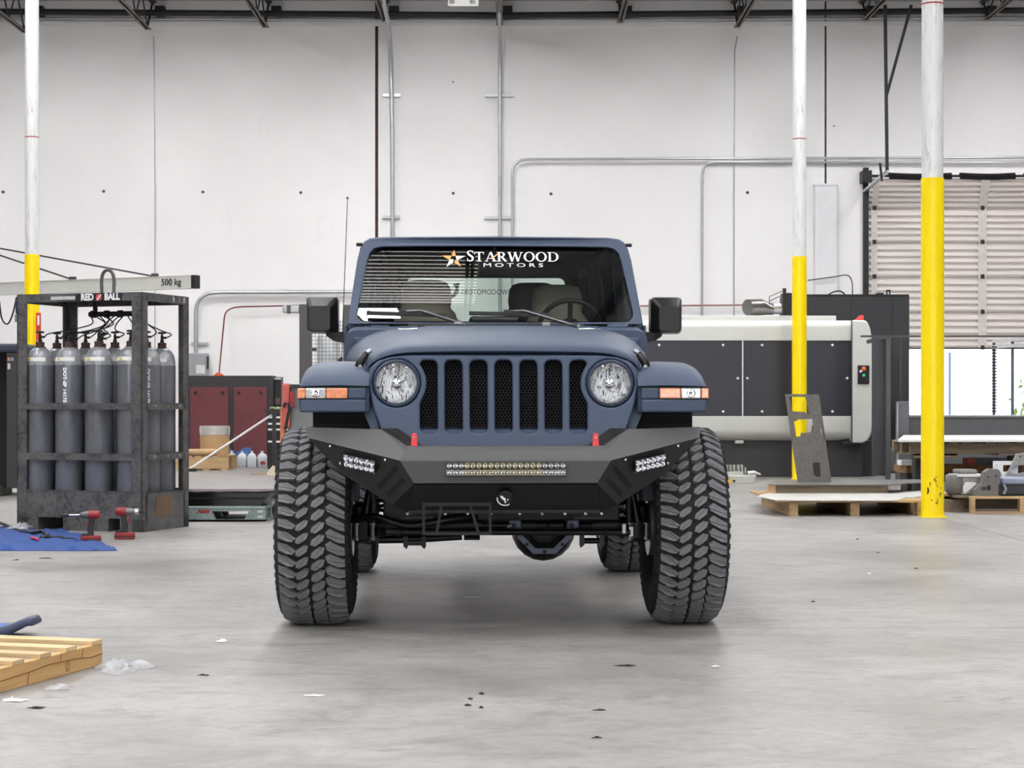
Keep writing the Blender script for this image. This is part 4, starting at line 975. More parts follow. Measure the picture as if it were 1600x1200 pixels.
for s in (1, -1):
    f = (lambda p: p) if s == 1 else mx
    P = [f(p) for p in (A1, A0, B0, B1, B2_, A2)]
    Q = [p + Vector((0, 0.07, -0.0)) for p in P]; Q[0] = P[0] + Vector((0, 0.1, -0.01)); n = 6
    b = MB().add(P + Q, [(0, 1, 2), (0, 2, 5), (2, 3, 4), (2, 4, 5)] + [(i, (i + 1) % n, n + (i + 1) % n, n + i) for i in range(n)])
    wing = b.build('bumper_wing', GUN, bump, smooth=12)
    P = [f(p) for p in (B2_, A2, A3, C0, C1)]; P = [p + Vector((0, 0.004, 0)) for p in P]
    Q = [p + Vector((0, 0.05, 0)) for p in P]; n = 5
    lowp = MB().add(P + Q, [(0, 1, 4), (1, 3, 4), (1, 2, 3)] + [(i, (i + 1) % n, n + (i + 1) % n, n + i) for i in range(n)]).build('wing_lower_plate', WLP, bump)
    # point on the lower plate from pixels
    n1 = (f(A2) - f(C1)).cross(f(C0) - f(C1)).normalized(); n2 = (f(B2_) - f(A2)).cross(f(C1) - f(A2)).normalized()
    def on(u, v, face, off=0.0):
        hp = s * (u); pl, nn = (f(C1), n1) if face == 1 else (f(A2), n2)
        q = jray(hp, v, pl, nn); nn2 = nn if nn.y < 0 else -nn
        return q + nn2 * off
    # slots: two slanted louvres
    for q in ([(168, 731), (172.5, 728), (200, 759), (195, 765)], [(158, 751), (162.5, 747.5), (186, 771), (181, 776.5)]):
        P2 = [on(x, y, 1, 0.0015) for x, y in q]
        MB().add(P2 + [p + Vector((0, 0.012, 0)) for p in P2], [(0, 1, 2, 3), (0, 4, 5, 1), (1, 5, 6, 2), (2, 6, 7, 3), (3, 7, 4, 0)]).build('louvre_slot', DARK, lowp)
    # LED pod
    pod = [(248.5, 707), (200, 718), (201, 736), (246.5, 726)]
    P2 = [on(x, y, 2, 0.018) for x, y in pod]
    ctr = sum(P2, Vector()) / 4
    fr = MB().add([ctr + (p - ctr) * 1.08 for p in P2] + [p + Vector((0, 0.05, 0)) for p in P2], [(0, 1, 2, 3), (0, 4, 5, 1), (1, 5, 6, 2), (2, 6, 7, 3), (3, 7, 4, 0)]).build('led_pod', BLK, lowp)
    for r in range(2):
        for k in range(6):
            fa, fb = (k + 0.5) / 6, (r + 0.5) / 2
            p = (P2[0] * (1 - fa) + P2[1] * fa) * (1 - fb) + (P2[3] * (1 - fa) + P2[2] * fa) * fb
            R = Matrix.Translation(p + Vector((0, -0.015, 0))) @ Matrix.Rotation(PI / 2, 4, 'X')
            MB().lathe([(0.0125, 0.006), (0.010, -0.002), (0.005, -0.010), (0.001, -0.011)], 10, R, False).lathe([(0.0035, -0.010), (0.0035, -0.002), (0.001, 0.0)], 6, R, False).build('led_cup', CHR, fr, smooth=60)
    MB().add([p + Vector((0, -0.0025, 0)) for p in P2], [(0, 1, 2, 3)]).build('reflector_plate', SILV, fr)
    for x, y in ((272, 697), (256, 724), (188, 718.5), (204, 738)):
        p = on(x, y, 2, 0.0); MB().lathe([(0.007, 0), (0.006, 0.006), (0.001, 0.008)], 8, Matrix.Translation(p) @ Matrix.Rotation(PI / 2, 4, 'X')).build('bolt', BOLT, lowp, smooth=40)
    # red recovery tab
    t0 = J(s * 142, 697, 8.93)
    MB().prism([(-0.0165, -0.01), (0.0165, -0.01), (0.012, 0.055), (0.006, 0.061), (-0.006, 0.061), (-0.012, 0.055)], 0, 0.03, lambda p, q, t: t0 + Vector((p, t, q))).build('recovery_tab', REDP, bump, bevel=0.003)
    MB().lathe([(0.005, 0), (0.004, 0.003), (0.001, 0.004)], 8, Matrix.Translation(t0 + Vector((0, -0.001, 0.04))) @ Matrix.Rotation(PI / 2, 4, 'X')).build('tab_bolt', BOLT, bump)
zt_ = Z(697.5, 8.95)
MB().box(-0.50, 0.50, 8.95 - JD, 9.22 - JD, zt_ - 0.02, zt_ - 0.004).build('bumper_shadow_plate', BLK, bump)  # black plate put in for the shadow between bumper and grille
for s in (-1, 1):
    MB().add([J(s * 193, 669.5, 9.09), J(s * 155, 697.5, 8.95), J(s * 127, 697.5, 8.99), J(s * 166, 669, 9.10)], [(0, 1, 2, 3)]).build('wing_shadow_sheet', BLK, bump)  # black sheets stand in for the shadow inside each wing
# skid plate under the centre
S0, S1 = J(143, 757, 8.86), J(150, 800, 9.06)
sk = MB().add([mx(S0), S0, S1, mx(S1)] + [p + Vector((0, 0.02, 0.0)) for p in (mx(S0), S0, S1, mx(S1))], [(0, 1, 2, 3), (7, 6, 5, 4), (0, 4, 5, 1), (1, 5, 6, 2), (2, 6, 7, 3), (3, 7, 4, 0)]).build('skid_plate', BLK, bump)
for f in (lambda p: p, mx): MB().add([f(p) for p in (S0, A3, C0, S1)], [(0, 1, 2, 3)]).build('skid_flange', BLK, bump, fix=False)
MB().box(S1.x * -1.0, S1.x, S1.y - 0.015, S1.y + 0.02, S1.z - 0.004, S1.z + 0.012).build('skid_lip', BLK, bump)
for u in (637, 662, 696, 731, 767, 812, 847, 883, 915, 940):
    p = JU(u, 802.5, 9.03); MB().lathe([(0.008, -0.004), (0.008, 0.004), (0.001, 0.007)], 6, Matrix.Translation(p) @ Matrix.Rotation(PI / 2, 4, 'X')).build('bolt', BOLT, sk)
# round tow-hook emblem
c = JU(789, 777, 8.90); R = Matrix.Translation(c) @ Matrix.Rotation(PI / 2 + 0.35, 4, 'X')
em = MB().lathe([(0.036, -0.01), (0.036, 0.006), (0.030, 0.008), (0.028, 0.005), (0.001, 0.004)], 28, R, False).build('emblem', BLK, bump, smooth=40)
MB().mesh((lambda vf: ([(x, y, 0) for x, y in vf[0]], vf[1]))(ringp(0, 0, 0.040, 0.040, 0.035, 0.035, 175, 305, 20)), lambda x, y, z: R @ Vector((x, y, 0.010))).build('emblem_arc', WHT, em, fix=False)
mk = curve_mesh([[(-0.024, 0.010), (-0.015, 0.014), (-0.006, 0.004), (0.004, -0.002), (0.002, -0.012), (0.006, -0.024), (0.0, -0.026), (-0.004, -0.012), (-0.014, -0.004), (-0.02, 0.003)], [(0.008, -0.008), (0.018, -0.004), (0.012, -0.014)]], 0.0)
MB().mesh(mk, lambda x, y, z: R @ Vector((x, y, 0.0105))).build('emblem_mark', WHT, em, fix=False)
# ---- light bar
L0, L1 = JU(697, 722, 8.83), JU(884, 743, 8.83); yb = J(0, 732, 8.83).y
x0, x1, z0, z1 = L0.x, L1.x, L1.z, L0.z
lb = MB().box(x0 - 0.004, x1 + 0.004, yb - 0.004, yb + 0.02, z0 - 0.006, z1 + 0.004).build('light_bar', BLK, bump)
MB().box(x0, x1, yb - 0.006, yb - 0.0045, z0, z1).build('reflector_plate', CHR, lb)
PHOS = plain('led_phosphor', (236, 220, 120), 0.3)
nl = 20
for r in range(2):
    for k in range(nl):
        cx_ = x0 + (x1 - x0) * (k + 0.5) / nl; cz_ = z0 + (z1 - z0) * (r + 0.5) / 2
        R = Matrix.Translation((cx_, yb - 0.015, cz_)) @ Matrix.Rotation(PI / 2, 4, 'X')
        cup = MB().lathe([(0.0140, 0.0), (0.0136, 0.004), (0.0115, 0.002), (0.006, -0.006), (0.001, -0.008)], 12, R, False).build('led_cup', CHR, lb, smooth=60)
        if 3 <= k <= 15: MB().lathe([(0.0128, 0.0045), (0.0108, 0.003)], 12, R, False).build('led_phosphor_ring', PHOS, cup)  # yellow phosphor rings, unlit
MB().box(x0 - 0.002, x1 + 0.002, yb - 0.026, yb - 0.022, z0 - 0.002, z1 + 0.002).build('cover_lens', glassy('clear_cover', (0.98, 0.98, 0.97), 1.45), lb)
for k in range(10):
    x = x0 + (x1 - x0) * (k + 0.5) / 10; MB().lathe([(0.003, 0), (0.001, 0.003)], 6, Matrix.Translation((x, yb - 0.013, z0 - 0.008)) @ Matrix.Rotation(PI / 2, 4, 'X')).build('screw', BOLT, lb)
# ---- licence plate bracket
BRK = plain('charcoal_bracket', (18, 18, 18), 0.7)
db = 8.92
def jb(u0, v0, u1, v1, w, name, par): return MB().bar(JU(u0, v0, db), JU(u1, v1, db), w, 0.006, (0, 1, 0)).build(name, BRK, par)
br = jb(660, 788, 768, 788, 0.016, 'plate_bracket', bump)
for a in ((662, 788, 662, 836), (766, 788, 766, 834), (660, 834, 768, 834), (690, 790, 682, 834), (735, 790, 748, 834)): jb(*a, 0.013, 'bracket_strap', br)
# ---- front axle, steering and suspension
ax_z = 0.502
axle = MB().cyl((-0.80, 0.0, ax_z), (0.80, 0.0, ax_z), 0.042, 16).build('front_axle', STEELB, jeep, smooth=40)
dc = JU(850, 829, 9.6)
MB().lathe([(0.05, 0.14), (0.13, 0.09), (0.165, 0.02), (0.165, -0.02), (0.12, -0.12), (0.06, -0.18)], 20, Matrix.Translation((dc.x, 0.0, ax_z - 0.02)) @ Matrix.Rotation(PI / 2, 4, 'X')).build('differential', STEELB, axle, smooth=40)
oct_ = [(0.150 * math.cos(a), 0.150 * math.sin(a)) for a in [math.radians(x) for x in (-67.5 + 45 * k for k in range(8))]]
oct2 = [(x * 0.80, y * 0.80) for x, y in oct_]
cvm = curve_mesh([oct_, oct2[::-1]], 0.006)
dcv = MB().mesh(cvm, lambda x, y, z: (dc.x + x, -0.15 + z, ax_z - 0.0 + y)).build('differential_cover', plain('blue_grey_ring', (84, 92, 110), 0.5), axle, bevel=0.002)
for k in range(8):
    a = math.radians(-45 + 45 * k); MB().lathe([(0.010, 0), (0.010, 0.006), (0.001, 0.008)], 6, Matrix.Translation((dc.x + 0.128 * math.cos(a), -0.156, ax_z + 0.128 * math.sin(a))) @ Matrix.Rotation(PI / 2, 4, 'X')).build('cover_bolt', BLK, dcv)
tr_ = MB().cyl(JU(603, 831, 9.42), JU(985, 831.5, 9.42), 0.017, 14).build('tie_rod', STEELB, jeep, smooth=40)
for u in (945, 620): MB().cyl(JU(u, 831, 9.405), JU(u + 6, 831, 9.405), 0.021, 12).build('rod_collar', STEELB, tr_)
MB().bar(JU(986, 823, 9.42), JU(986, 838, 9.42), 0.02, 0.02, (0, 1, 0)).build('rod_end', SILV, tr_)
MB().bar(JU(975, 818, 9.40), JU(975, 834, 9.40), 0.022, 0.02, (0, 1, 0)).build('clamp', SILV, tr_, bevel=0.004)
MB().tube(smooth_path([JU(548, 812, 9.5), JU(585, 808, 9.45), JU(612, 815, 9.42), JU(640, 821, 9.42), JU(670, 817, 9.42), JU(716, 809, 9.45), JU(760, 808, 9.55)], 5), 0.019, 12).build('drag_link', STEELB, jeep, smooth=50)
ca = MB().tube([JU(592, 843, 9.62), JU(650, 842, 9.62), JU(722, 838.5, 9.62)], [0.021, 0.021, 0.017], 12).build('control_arm', STEELB, jeep, smooth=50)
MB().cyl(JU(725, 840, 9.6), JU(750, 840, 9.6), 0.013, 10).build('bushing', STEELB, ca)
for u in (634, 662): MB().prism([(-0.012, 0.03), (0.012, 0.03), (0.012, -0.02), (0.004, -0.035), (-0.012, -0.02)], -0.02, 0.02, lambda p, q, t, c=JU(u, 847, 9.6): c + Vector((p, t, q))).build('bracket', STEELB, ca)
MB().box(JU(636, 848, 9.6).x, JU(661, 848, 9.6).x, JU(650, 848, 9.6).y - 0.02, JU(650, 848, 9.6).y + 0.02, JU(636, 852, 9.6).z, JU(636, 845, 9.6).z).build('bracket_plate', STEELB, ca)
ca = MB().cyl(JU(912, 845, 9.62), JU(936, 845, 9.62), 0.015, 12).build('control_arm', STEELB, jeep, smooth=50)
for u in (909, 940): MB().prism([(-0.012, 0.03), (0.012, 0.03), (0.012, -0.02), (-0.006, -0.035), (-0.012, -0.02)], -0.02, 0.02, lambda p, q, t, c=JU(u, 845, 9.6): c + Vector((p, t, q))).build('bracket', STEELB, ca)
# steering stabiliser and shafts between the tie rod and skid plate
st_ = MB().cyl(JU(752, 821, 9.46), JU(793, 821, 9.46), 0.020, 14).build('steering_stabiliser', STEELB, jeep, smooth=40)
MB().cyl(JU(700, 822, 9.47), JU(755, 820, 9.47), 0.026, 14).build('damper_body', BLK, st_, smooth=40)
MB().cyl(JU(793, 821, 9.46), JU(800, 821, 9.46), 0.012, 12).build('damper_rod', CHR, st_, smooth=40)
GB = plain('blue_grey_casting', (78, 84, 98), 0.45, 0.3)
for u0, u1 in ((795, 815), (886, 905)):
    o = MB().box(JU(u0, 821, 9.45).x, JU(u1, 821, 9.45).x, JU(u0, 821, 9.45).y, JU(u0, 821, 9.45).y + 0.03, JU(u0, 826, 9.45).z, JU(u0, 812, 9.45).z).build('axle_bracket', GB, axle, bevel=0.008)
    p = JU((u0 + u1) / 2 - 2, 821, 9.44); MB().lathe([(0.012, 0), (0.01, 0.008), (0.001, 0.01)], 10, Matrix.Translation(p) @ Matrix.Rotation(PI / 2, 4, 'X')).build('bracket_bolt', BLK, o)
for u0, u1, r, mt in ((815, 838, 0.026, BLK), (838, 856, 0.022, STEELB), (858, 880, 0.030, STEELB), (906, 926, 0.014, STEELB), (925, 966, 0.024, BLK)):
    MB().cyl(JU(u0, 821, 9.5), JU(u1, 820.5, 9.5), r, 14).build('axle_sleeve', mt, axle, smooth=40)
sb = MB().bar(JU(630, 808.5, 9.35), JU(677, 808.5, 9.35), 0.014, 0.010).build('sway_bar', STEELB, jeep)
MB().bar(JU(898, 809, 9.35), JU(948, 809, 9.35), 0.014, 0.012).build('sway_bar', STEELB, jeep)
# frame rails
for s in (-1, 1):
    MB().box(s * 0.40, s * 0.48, 8.98 - JD, 13.6 - JD, 0.68, 0.80).build('frame_rail', BLK, jeep, bevel=0.01)
    # knuckle, coil spring, shock, brake line bracket
    kn = MB().box(s * 0.66, s * 0.76, -0.07, 0.07, ax_z - 0.09, ax_z + 0.12).build('steering_knuckle', STEELB, jeep, bevel=0.025)
    MB().cyl((s * 0.66, -0.10, ax_z - 0.035), (s * 0.60, -0.22, ax_z - 0.02), 0.026, 10).build('knuckle_arm', STEELB, kn)
    for q in (0.0, 0.055):
        MB().lathe([(0.014, -0.045), (0.014, -0.028), (0.011, -0.024), (0.011, 0.03), (0.017, 0.034), (0.017, 0.042)], 8, Matrix.Translation((s * (0.735 - q * 1.5), -0.20, ax_z - 0.02))).build('ball_joint_stud', SILV, kn)
    sp = [Vector((s * 0.60 + 0.055 * math.cos(t * 2 * PI * 5), 0.06 + 0.055 * math.sin(t * 2 * PI * 5), ax_z + 0.05 + 0.34 * t)) for t in [k / 70 for k in range(71)]]
    MB().tube(sp, 0.010, 6).build('coil_spring', STEELB, jeep, smooth=60)
    sh_ = MB().cyl((s * 0.70, -0.10, ax_z + 0.02), (s * 0.62, -0.06, ax_z + 0.40), 0.026, 12).build('shock_absorber', STEELB, jeep, smooth=40)
    MB().tube([(s * 0.64, -0.16, ax_z + 0.30), (s * 0.66, -0.17, ax_z + 0.22), (s * 0.645, -0.17, ax_z + 0.12), (s * 0.65, -0.16, ax_z - 0.0)], 0.016, 8).build('sway_link', BLK, jeep, smooth=50)
    MB().box(s * 0.72, s * 0.78, -0.16, -0.12, ax_z + 0.13, ax_z + 0.23).build('brake_caliper', GB, kn, bevel=0.01)
    MB().cyl((s * 0.76, 0, ax_z), (s * 0.80, 0, ax_z), 0.16, 24).build('brake_disc', SILV, kn, smooth=40)
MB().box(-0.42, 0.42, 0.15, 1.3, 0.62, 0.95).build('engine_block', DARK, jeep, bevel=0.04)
MB().cyl((-0.80, WB, ax_z), (0.80, WB, ax_z), 0.045, 14).build('rear_axle', STEELB, jeep, smooth=40)
MB().lathe([(0.05, 0.16), (0.14, 0.09), (0.16, 0.0), (0.13, -0.12), (0.05, -0.2)], 18, Matrix.Translation((0, WB, ax_z)) @ Matrix.Rotation(PI / 2, 4, 'X')).build('rear_differential', STEELB, jeep, smooth=40)
MB().box(-0.60, 0.60, 9.50 - JD, 9.58 - JD, 0.53, 0.66).build('crossmember', BLK, jeep, bevel=0.01)
# ================================================================== left side of the hall
ORD = ['first', 'second', 'third', 'fourth', 'fifth', 'sixth']
STEELR = worn('weathered_black_steel', (60, 59, 61), (118, 116, 116), 0.5, 0.3, 0.6, 5, 0.15)
STEELD = worn('dusty_dark_steel', (52, 50, 50), (78, 74, 72), 0.7, 0.2, 0.4, 5, 0.1)
# ---- gas bottle rack
RC = Vector((-3.70, 17.00, 0)); RR = math.radians(-19)
RM = Matrix.Translation(RC) @ Matrix.Rotation(RR, 4, 'Z')
rack = thing('bottle_rack', 'weathered dark steel rack caging a dozen tall grey gas cylinders', 'rack', RC, RR)
w2, d2, H = 0.635, 0.42, 2.10
for sx in (-1, 1):
    for sy in (-1, 1):
        b = MB(); x0 = sx * w2; y0 = sy * d2
        b.box(x0, x0 - sx * 0.10, y0, y0 - sy * 0.012, 0.0, H); b.box(x0, x0 - sx * 0.012, y0, y0 - sy * 0.10, 0, H)
        b.build('post', STEELR, rack)
for sy in (-1, 1):
    for z0, z1, nm in ((1.075, 1.132, 'rail'), (0.625, 0.685, 'rail'), (0.115, 0.355, 'kick_plate'), (H - 0.07, H, 'top_beam')):
        o = 0.004 if nm != 'kick_plate' else 0.01
        MB().box(-w2 + 0.06, w2 - 0.06, sy * (d2 - o) - 0.006, sy * (d2 - o) + 0.006, z0, z1).box(-w2 + 0.06, w2 - 0.06, min(sy * d2, sy * (d2 - 0.045)), max(sy * d2, sy * (d2 - 0.045)), z1 - 0.006, z1).build(nm, STEELR, rack)
for sx in (-1, 1):
    for z0, z1, nm in ((1.075, 1.132, 'rail'), (0.625, 0.685, 'rail'), (0.115, 0.34, 'kick_plate'), (H - 0.07, H, 'top_beam')):
        r = MB().box(sx * (w2 - 0.006) - 0.006, sx * (w2 - 0.006) + 0.006, -d2 + 0.06, d2 - 0.06, z0, z1).box(min(sx * w2, sx * (w2 - 0.045)), max(sx * w2, sx * (w2 - 0.045)), -d2 + 0.06, d2 - 0.06, z1 - 0.006, z1).build(nm, STEELR, rack)
        if nm == 'rail' and sx == 1:
            for y in (-0.2, 0.02, 0.24): MB().cyl((w2 + 0.0, y, (z0 + z1) / 2), (w2 + 0.012, y, (z0 + z1) / 2), 0.012, 8).build('bolt', MAT['alu'], r)
MB().box(-w2 + 0.004, w2 - 0.004, -d2 + 0.004, d2 - 0.004, H - 0.012, H + 0.004).build('top_plate', STEELR, rack)
MB().box(-w2 + 0.02, w2 - 0.02, -d2 + 0.02, d2 - 0.02, 0.16, 0.20).build('deck_plate', STEELD, rack)
for x0, x1 in ((-w2, -w2 + 0.22), (-0.16, 0.30), (w2 - 0.22, w2)):
    MB().box(x0, x1, -d2, d2, 0.0, 0.115).build('skid_foot', STEELR, rack)
MB().box(w2 + 0.001, w2 + 0.006, -0.18, 0.10, 0.125, 0.30).build('wood_patch', wood('plywood_patch', (122, 96, 72), (90, 68, 50), 2), rack)
# lifting loop
lp = [(-0.06, 0, H), (-0.065, 0, H + 0.15), (-0.045, 0, H + 0.22), (0, 0, H + 0.245), (0.045, 0, H + 0.22), (0.065, 0, H + 0.15), (0.06, 0, H)]
MB().tube(smooth_path([Vector(p) + Vector((-0.02, 0.1, 0)) for p in lp], 4), 0.016, 8).build('lifting_loop', STEELR, rack, smooth=50)
# maker's board on the front beam
bd = MB().box(-0.02, 0.44, -d2 - 0.012, -d2 - 0.006, H - 0.068, H - 0.002).build('name_board', MAT['black'], rack)
for txt, x in (('RED', 0.095), ('BALL', 0.345)):
    tm = text_mesh(txt, 0.078, 0, 'CENTER', 0.95, 0.004); MB().mesh(tm, lambda px, py, pz: (x + px * 0.92, -d2 - 0.014, H - 0.036 + py)).build('lettering', MAT['trimwhite'], bd, fix=False)
MB().mesh(curve_mesh([circle(0, 0, 0.029, 20)]), lambda px, py, pz: (0.212 + px, -d2 - 0.0135, H - 0.036 + py)).build('red_ball', plain('red_print', (205, 70, 70), 0.6), bd, fix=False)
MB().add([(0.185, -d2 - 0.0145, H - 0.062), (0.198, -d2 - 0.0145, H - 0.062), (0.240, -d2 - 0.0145, H - 0.012), (0.228, -d2 - 0.0145, H - 0.012)], [(0, 1, 2, 3)]).build('white_slash', MAT['trimwhite'], bd, fix=False)
MB().box(-0.28, -0.03, -d2 - 0.0085, -d2 - 0.006, H - 0.052, H - 0.022).build('paint_smear', plain('white_smear', (186, 186, 186), 0.8, var=0.3, scale=30), rack)
for y, tx in ((0.14, 'R'), (0.24, '/'), (0.33, 'B')):
    tm = text_mesh(tx, 0.07, 0, 'CENTER'); MB().mesh(tm, lambda px, py, pz: (w2 + 0.003, y + px, H - 0.036 + py)).build('side_lettering', MAT['trimwhite'], rack, fix=False)
# manifold with pigtail hoses
mf = MB().cyl((-0.18, 0.05, 1.94), (0.38, 0.05, 1.94), 0.024, 10).build('manifold', MAT['black'], rack, smooth=40)
for x in (-0.14, -0.0, 0.14, 0.3): MB().lathe([(0.034, -0.02), (0.034, 0.02)], 10, Matrix.Translation((x, 0.05, 1.94)) @ Matrix.Rotation(PI / 2, 4, 'Y')).build('fitting', MAT['black'], mf)
for x in (-0.12, 0.32): MB().bar((x, 0.05, 1.94), (x, 0.05, H - 0.01), 0.03, 0.03).build('hanger', MAT['black'], mf)
# ---- gas cylinders
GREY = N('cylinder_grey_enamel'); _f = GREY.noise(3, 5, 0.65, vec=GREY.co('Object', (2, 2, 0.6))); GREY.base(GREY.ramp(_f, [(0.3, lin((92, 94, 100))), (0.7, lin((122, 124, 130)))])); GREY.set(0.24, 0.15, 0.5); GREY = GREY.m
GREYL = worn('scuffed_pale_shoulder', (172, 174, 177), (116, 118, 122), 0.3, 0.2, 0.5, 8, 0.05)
RUST = worn('rusty_collar', (96, 74, 66), (58, 46, 44), 0.85, 0.2, 0.5, 12, 0.2)
LBL = plain('white_paper_band', (226, 224, 218), 0.6)
YLW = plain('yellow_diamond', (232, 200, 60), 0.6)
rC = 0.122
def make_cylinder():
    c = thing('gas_cylinder', 'x', 'gas cylinder', (0, 0, 0), 0, 'gas cylinders in the rack')
    MB().lathe([(0.095, 0), (0.112, 0.012), (rC, 0.03), (rC, 1.27)], 28).build('body', GREY, c, smooth=50)
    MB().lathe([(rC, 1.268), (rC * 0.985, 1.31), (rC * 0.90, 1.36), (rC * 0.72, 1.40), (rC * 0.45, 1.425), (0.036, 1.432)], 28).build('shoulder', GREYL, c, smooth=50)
    MB().lathe([(0.046, 1.42), (0.046, 1.435), (0.038, 1.44), (0.040, 1.475), (0.034, 1.48), (0.02, 1.482)], 16).build('collar', RUST, c, smooth=40)
    v = MB().lathe([(0.017, 1.48), (0.019, 1.50), (0.013, 1.505), (0.013, 1.545), (0.008, 1.55), (0.008, 1.565)], 12).build('valve', MAT['black'], c, smooth=40)
    MB().cyl((0, 0, 1.525), (0.045, 0, 1.525), 0.011, 10).build('outlet', MAT['black'], v, smooth=40)
    MB().lathe([(0.012, 1.558), (0.036, 1.562), (0.038, 1.568), (0.036, 1.576), (0.012, 1.58)], 12).build('handwheel', MAT['black'], v, smooth=40)
    b = MB().grid(lambda a, q: ((rC * (0.99 - 0.05 * q ** 2) + 0.001) * math.cos(-PI / 2 + (a - 0.5) * 2.0), (rC * (0.99 - 0.05 * q ** 2) + 0.001) * math.sin(-PI / 2 + (a - 0.5) * 2.0), 1.305 + q * 0.034), 10, 2).build('hazard_band', LBL, c, smooth=60)
    MB().add([((rC + 0.0015) * math.cos(-PI / 2 - 0.25 + dx), (rC + 0.0015) * math.sin(-PI / 2 - 0.25 + dx), 1.322 + dz) for dx, dz in ((0, -0.017), (0.14, 0), (0, 0.014), (-0.14, 0))], [(0, 1, 2, 3)]).build('hazard_mark', YLW, b)
    return c
proto = None; cyls = {}
CX = [-0.49, -0.19, 0.115, 0.44]; CY = [-0.275, 0.0, 0.275]
for j, y in enumerate(CY):
    for i, x in enumerate(CX):
        if proto is None: proto = make_cylinder(); c = proto
        else: c = copy_tree(proto)
        c.location = RM @ Vector((x, y, 0.201)); c.rotation_euler = (0, 0, RR + random.uniform(-0.25, 0.25) * (j > 0))
        row = ('front row', 'middle row', 'rear row')[j]
        c['label'] = f'tall grey gas cylinder in the {row} of the rack, {ORD[i]} from the outer post'
        cyls[(i, j)] = c
def cyl_text(c, txt, size, zc, ang):
    tm = text_mesh(txt, size, 0, 'CENTER', 1.05, 0.003)
    tl = max(p[0] for p in tm[0]) - min(p[0] for p in tm[0]); ks = 0.31 / tl
    # reads downwards: text x runs down, text y runs round the cylinder
    MB().mesh(tm, lambda px, py, pz: ((rC + 0.0016) * math.cos(ang + py * ks * 0.85 / rC), (rC + 0.0016) * math.sin(ang + py * ks * 0.85 / rC), zc - px * ks)).build('stencil', MAT['trimwhite'], c, fix=False)
cyl_text(cyls[(1, 0)], 'DOT-SP 14175', 0.050, 1.09, -PI / 2 + 0.25)
cyl_text(cyls[(3, 1)], 'DOT-SP 14175', 0.045, 1.08, -PI / 2 + 0.75)
# hoses from manifold to valves
HOSE = plain('black_hose', (26, 26, 28), 0.5)
for i, x in enumerate(CX):
    for j, y in enumerate(CY):
        xs0 = -0.16 + 0.52 * ((i * 3 + j) / 11.0)
        tgt = Vector((x + 0.045, y, 1.726)); st = Vector((xs0, 0.05, 1.92))
        sw = 0.10 * math.sin(i * 2.1 + j * 1.3)
        pts = smooth_path([st, st + Vector((sw, 0.0, -0.07)), (st + tgt) / 2 + Vector((sw, 0.02, -0.03)), tgt + Vector((0.05, 0, 0.03)), tgt], 5)
        MB().tube(pts, 0.006, 5).build('pigtail_hose', HOSE, mf, smooth=60)
# ---- jib crane
e0, e1 = W(303, 440.5, 30.0), W(0, 451.5, 31.9)
dirv = (e1 - e0); mast = e0 + dirv * 1.55
jib = thing('jib_crane', 'pale grey wall-side jib crane beam held by two stay rods', 'crane', (mast.x, mast.y, 0))
def jl(p): return Vector(p) - Vector((mast.x, mast.y, 0))
CRN = plain('pale_grey_crane_enamel', (200, 200, 194), 0.45, 0, 0.04)
MB().bar(jl(e0), jl(mast), 0.12, 0.20).bar(jl(e0) + Vector((0, 0, 0.1)), jl(mast) + Vector((0, 0, 0.1)), 0.14, 0.012).bar(jl(e0) + Vector((0, 0, -0.1)), jl(mast) + Vector((0, 0, -0.1)), 0.14, 0.012).build('boom', CRN, jib)
MB().bar(jl(e0 - dirv.normalized() * 0.065), jl(e0), 0.15, 0.21).build('end_cap', MAT['black'], jib)
MB().cyl((0, 0, 0), (0, 0, 5.4), 0.16, 20).build('mast', CRN, jib, smooth=40)
tm = text_mesh('500 kg', 0.15, 0, 'CENTER', 1.0, 0.002); cc = W(265, 441.5, 30.0)
ax_ = -dirv.normalized()
nrm_ = Vector((ax_.y, -ax_.x, 0)).normalized()
MB().mesh(tm, lambda px, py, pz: jl(e0 + dirv.normalized() * 0.40 + ax_ * px + Vector((0, 0, py)) + nrm_ * 0.075)).build('load_marking', MAT['black'], jib, fix=False)
for (uu, ratio) in ((245, 0.055), (118, 0.165)):
    k = (303 - uu) / 303.0; q = e0 + dirv * k + Vector((0, 0, 0.11))
    top = Vector((mast.x, mast.y, 0)) + Vector((0, 0, 4.16 if uu == 245 else 4.3))
    # stay rods run up to the mast head
    slope = (4.0)
    st = MB().cyl(jl(q), jl(top), 0.015, 6).build('stay_rod', STEELD, jib)
    MB().box(jl(q).x - 0.06, jl(q).x + 0.06, jl(q).y - 0.02, jl(q).y + 0.02, jl(q).z - 0.02, jl(q).z + 0.05).build('stay_lug', STEELD, jib, bevel=0.01)
# chain hoist on the boom with festoon cable
h0 = W(31, 462, 31.6)
ho = thing('chain_hoist', 'dark blue electric hoist hanging from the jib boom', 'hoist', (h0.x, h0.y, h0.z - 0.5))
MB().box(-0.05, 0.12, -0.12, 0.12, 0.18, 0.42).build('body', plain('dark_blue_enamel', (38, 48, 84), 0.4), ho, bevel=0.03)
MB().box(-0.05, 0.06, -0.13, -0.12, 0.05, 0.18).build('chain_bag', plain('grey_bag', (120, 122, 126), 0.7), ho)
MB().cyl((0.03, 0, 0.42), (0.03, 0, 0.52), 0.03, 8).build('trolley_hook', MAT['black'], ho)
MB().cyl((-0.02, 0, -0.02), (-0.02, 0, 0.18), 0.02, 6).build('pendant', MAT['black'], ho)
cab = [W(26, 464, 31.6), W(20, 490, 31.6), W(12, 506, 31.6), W(3, 498, 31.6), W(-1, 470, 31.6)]
MB().tube([p - Vector(ho.location) for p in smooth_path(cab, 6)], 0.014, 6).build('festoon_cable', HOSE, ho, smooth=60)
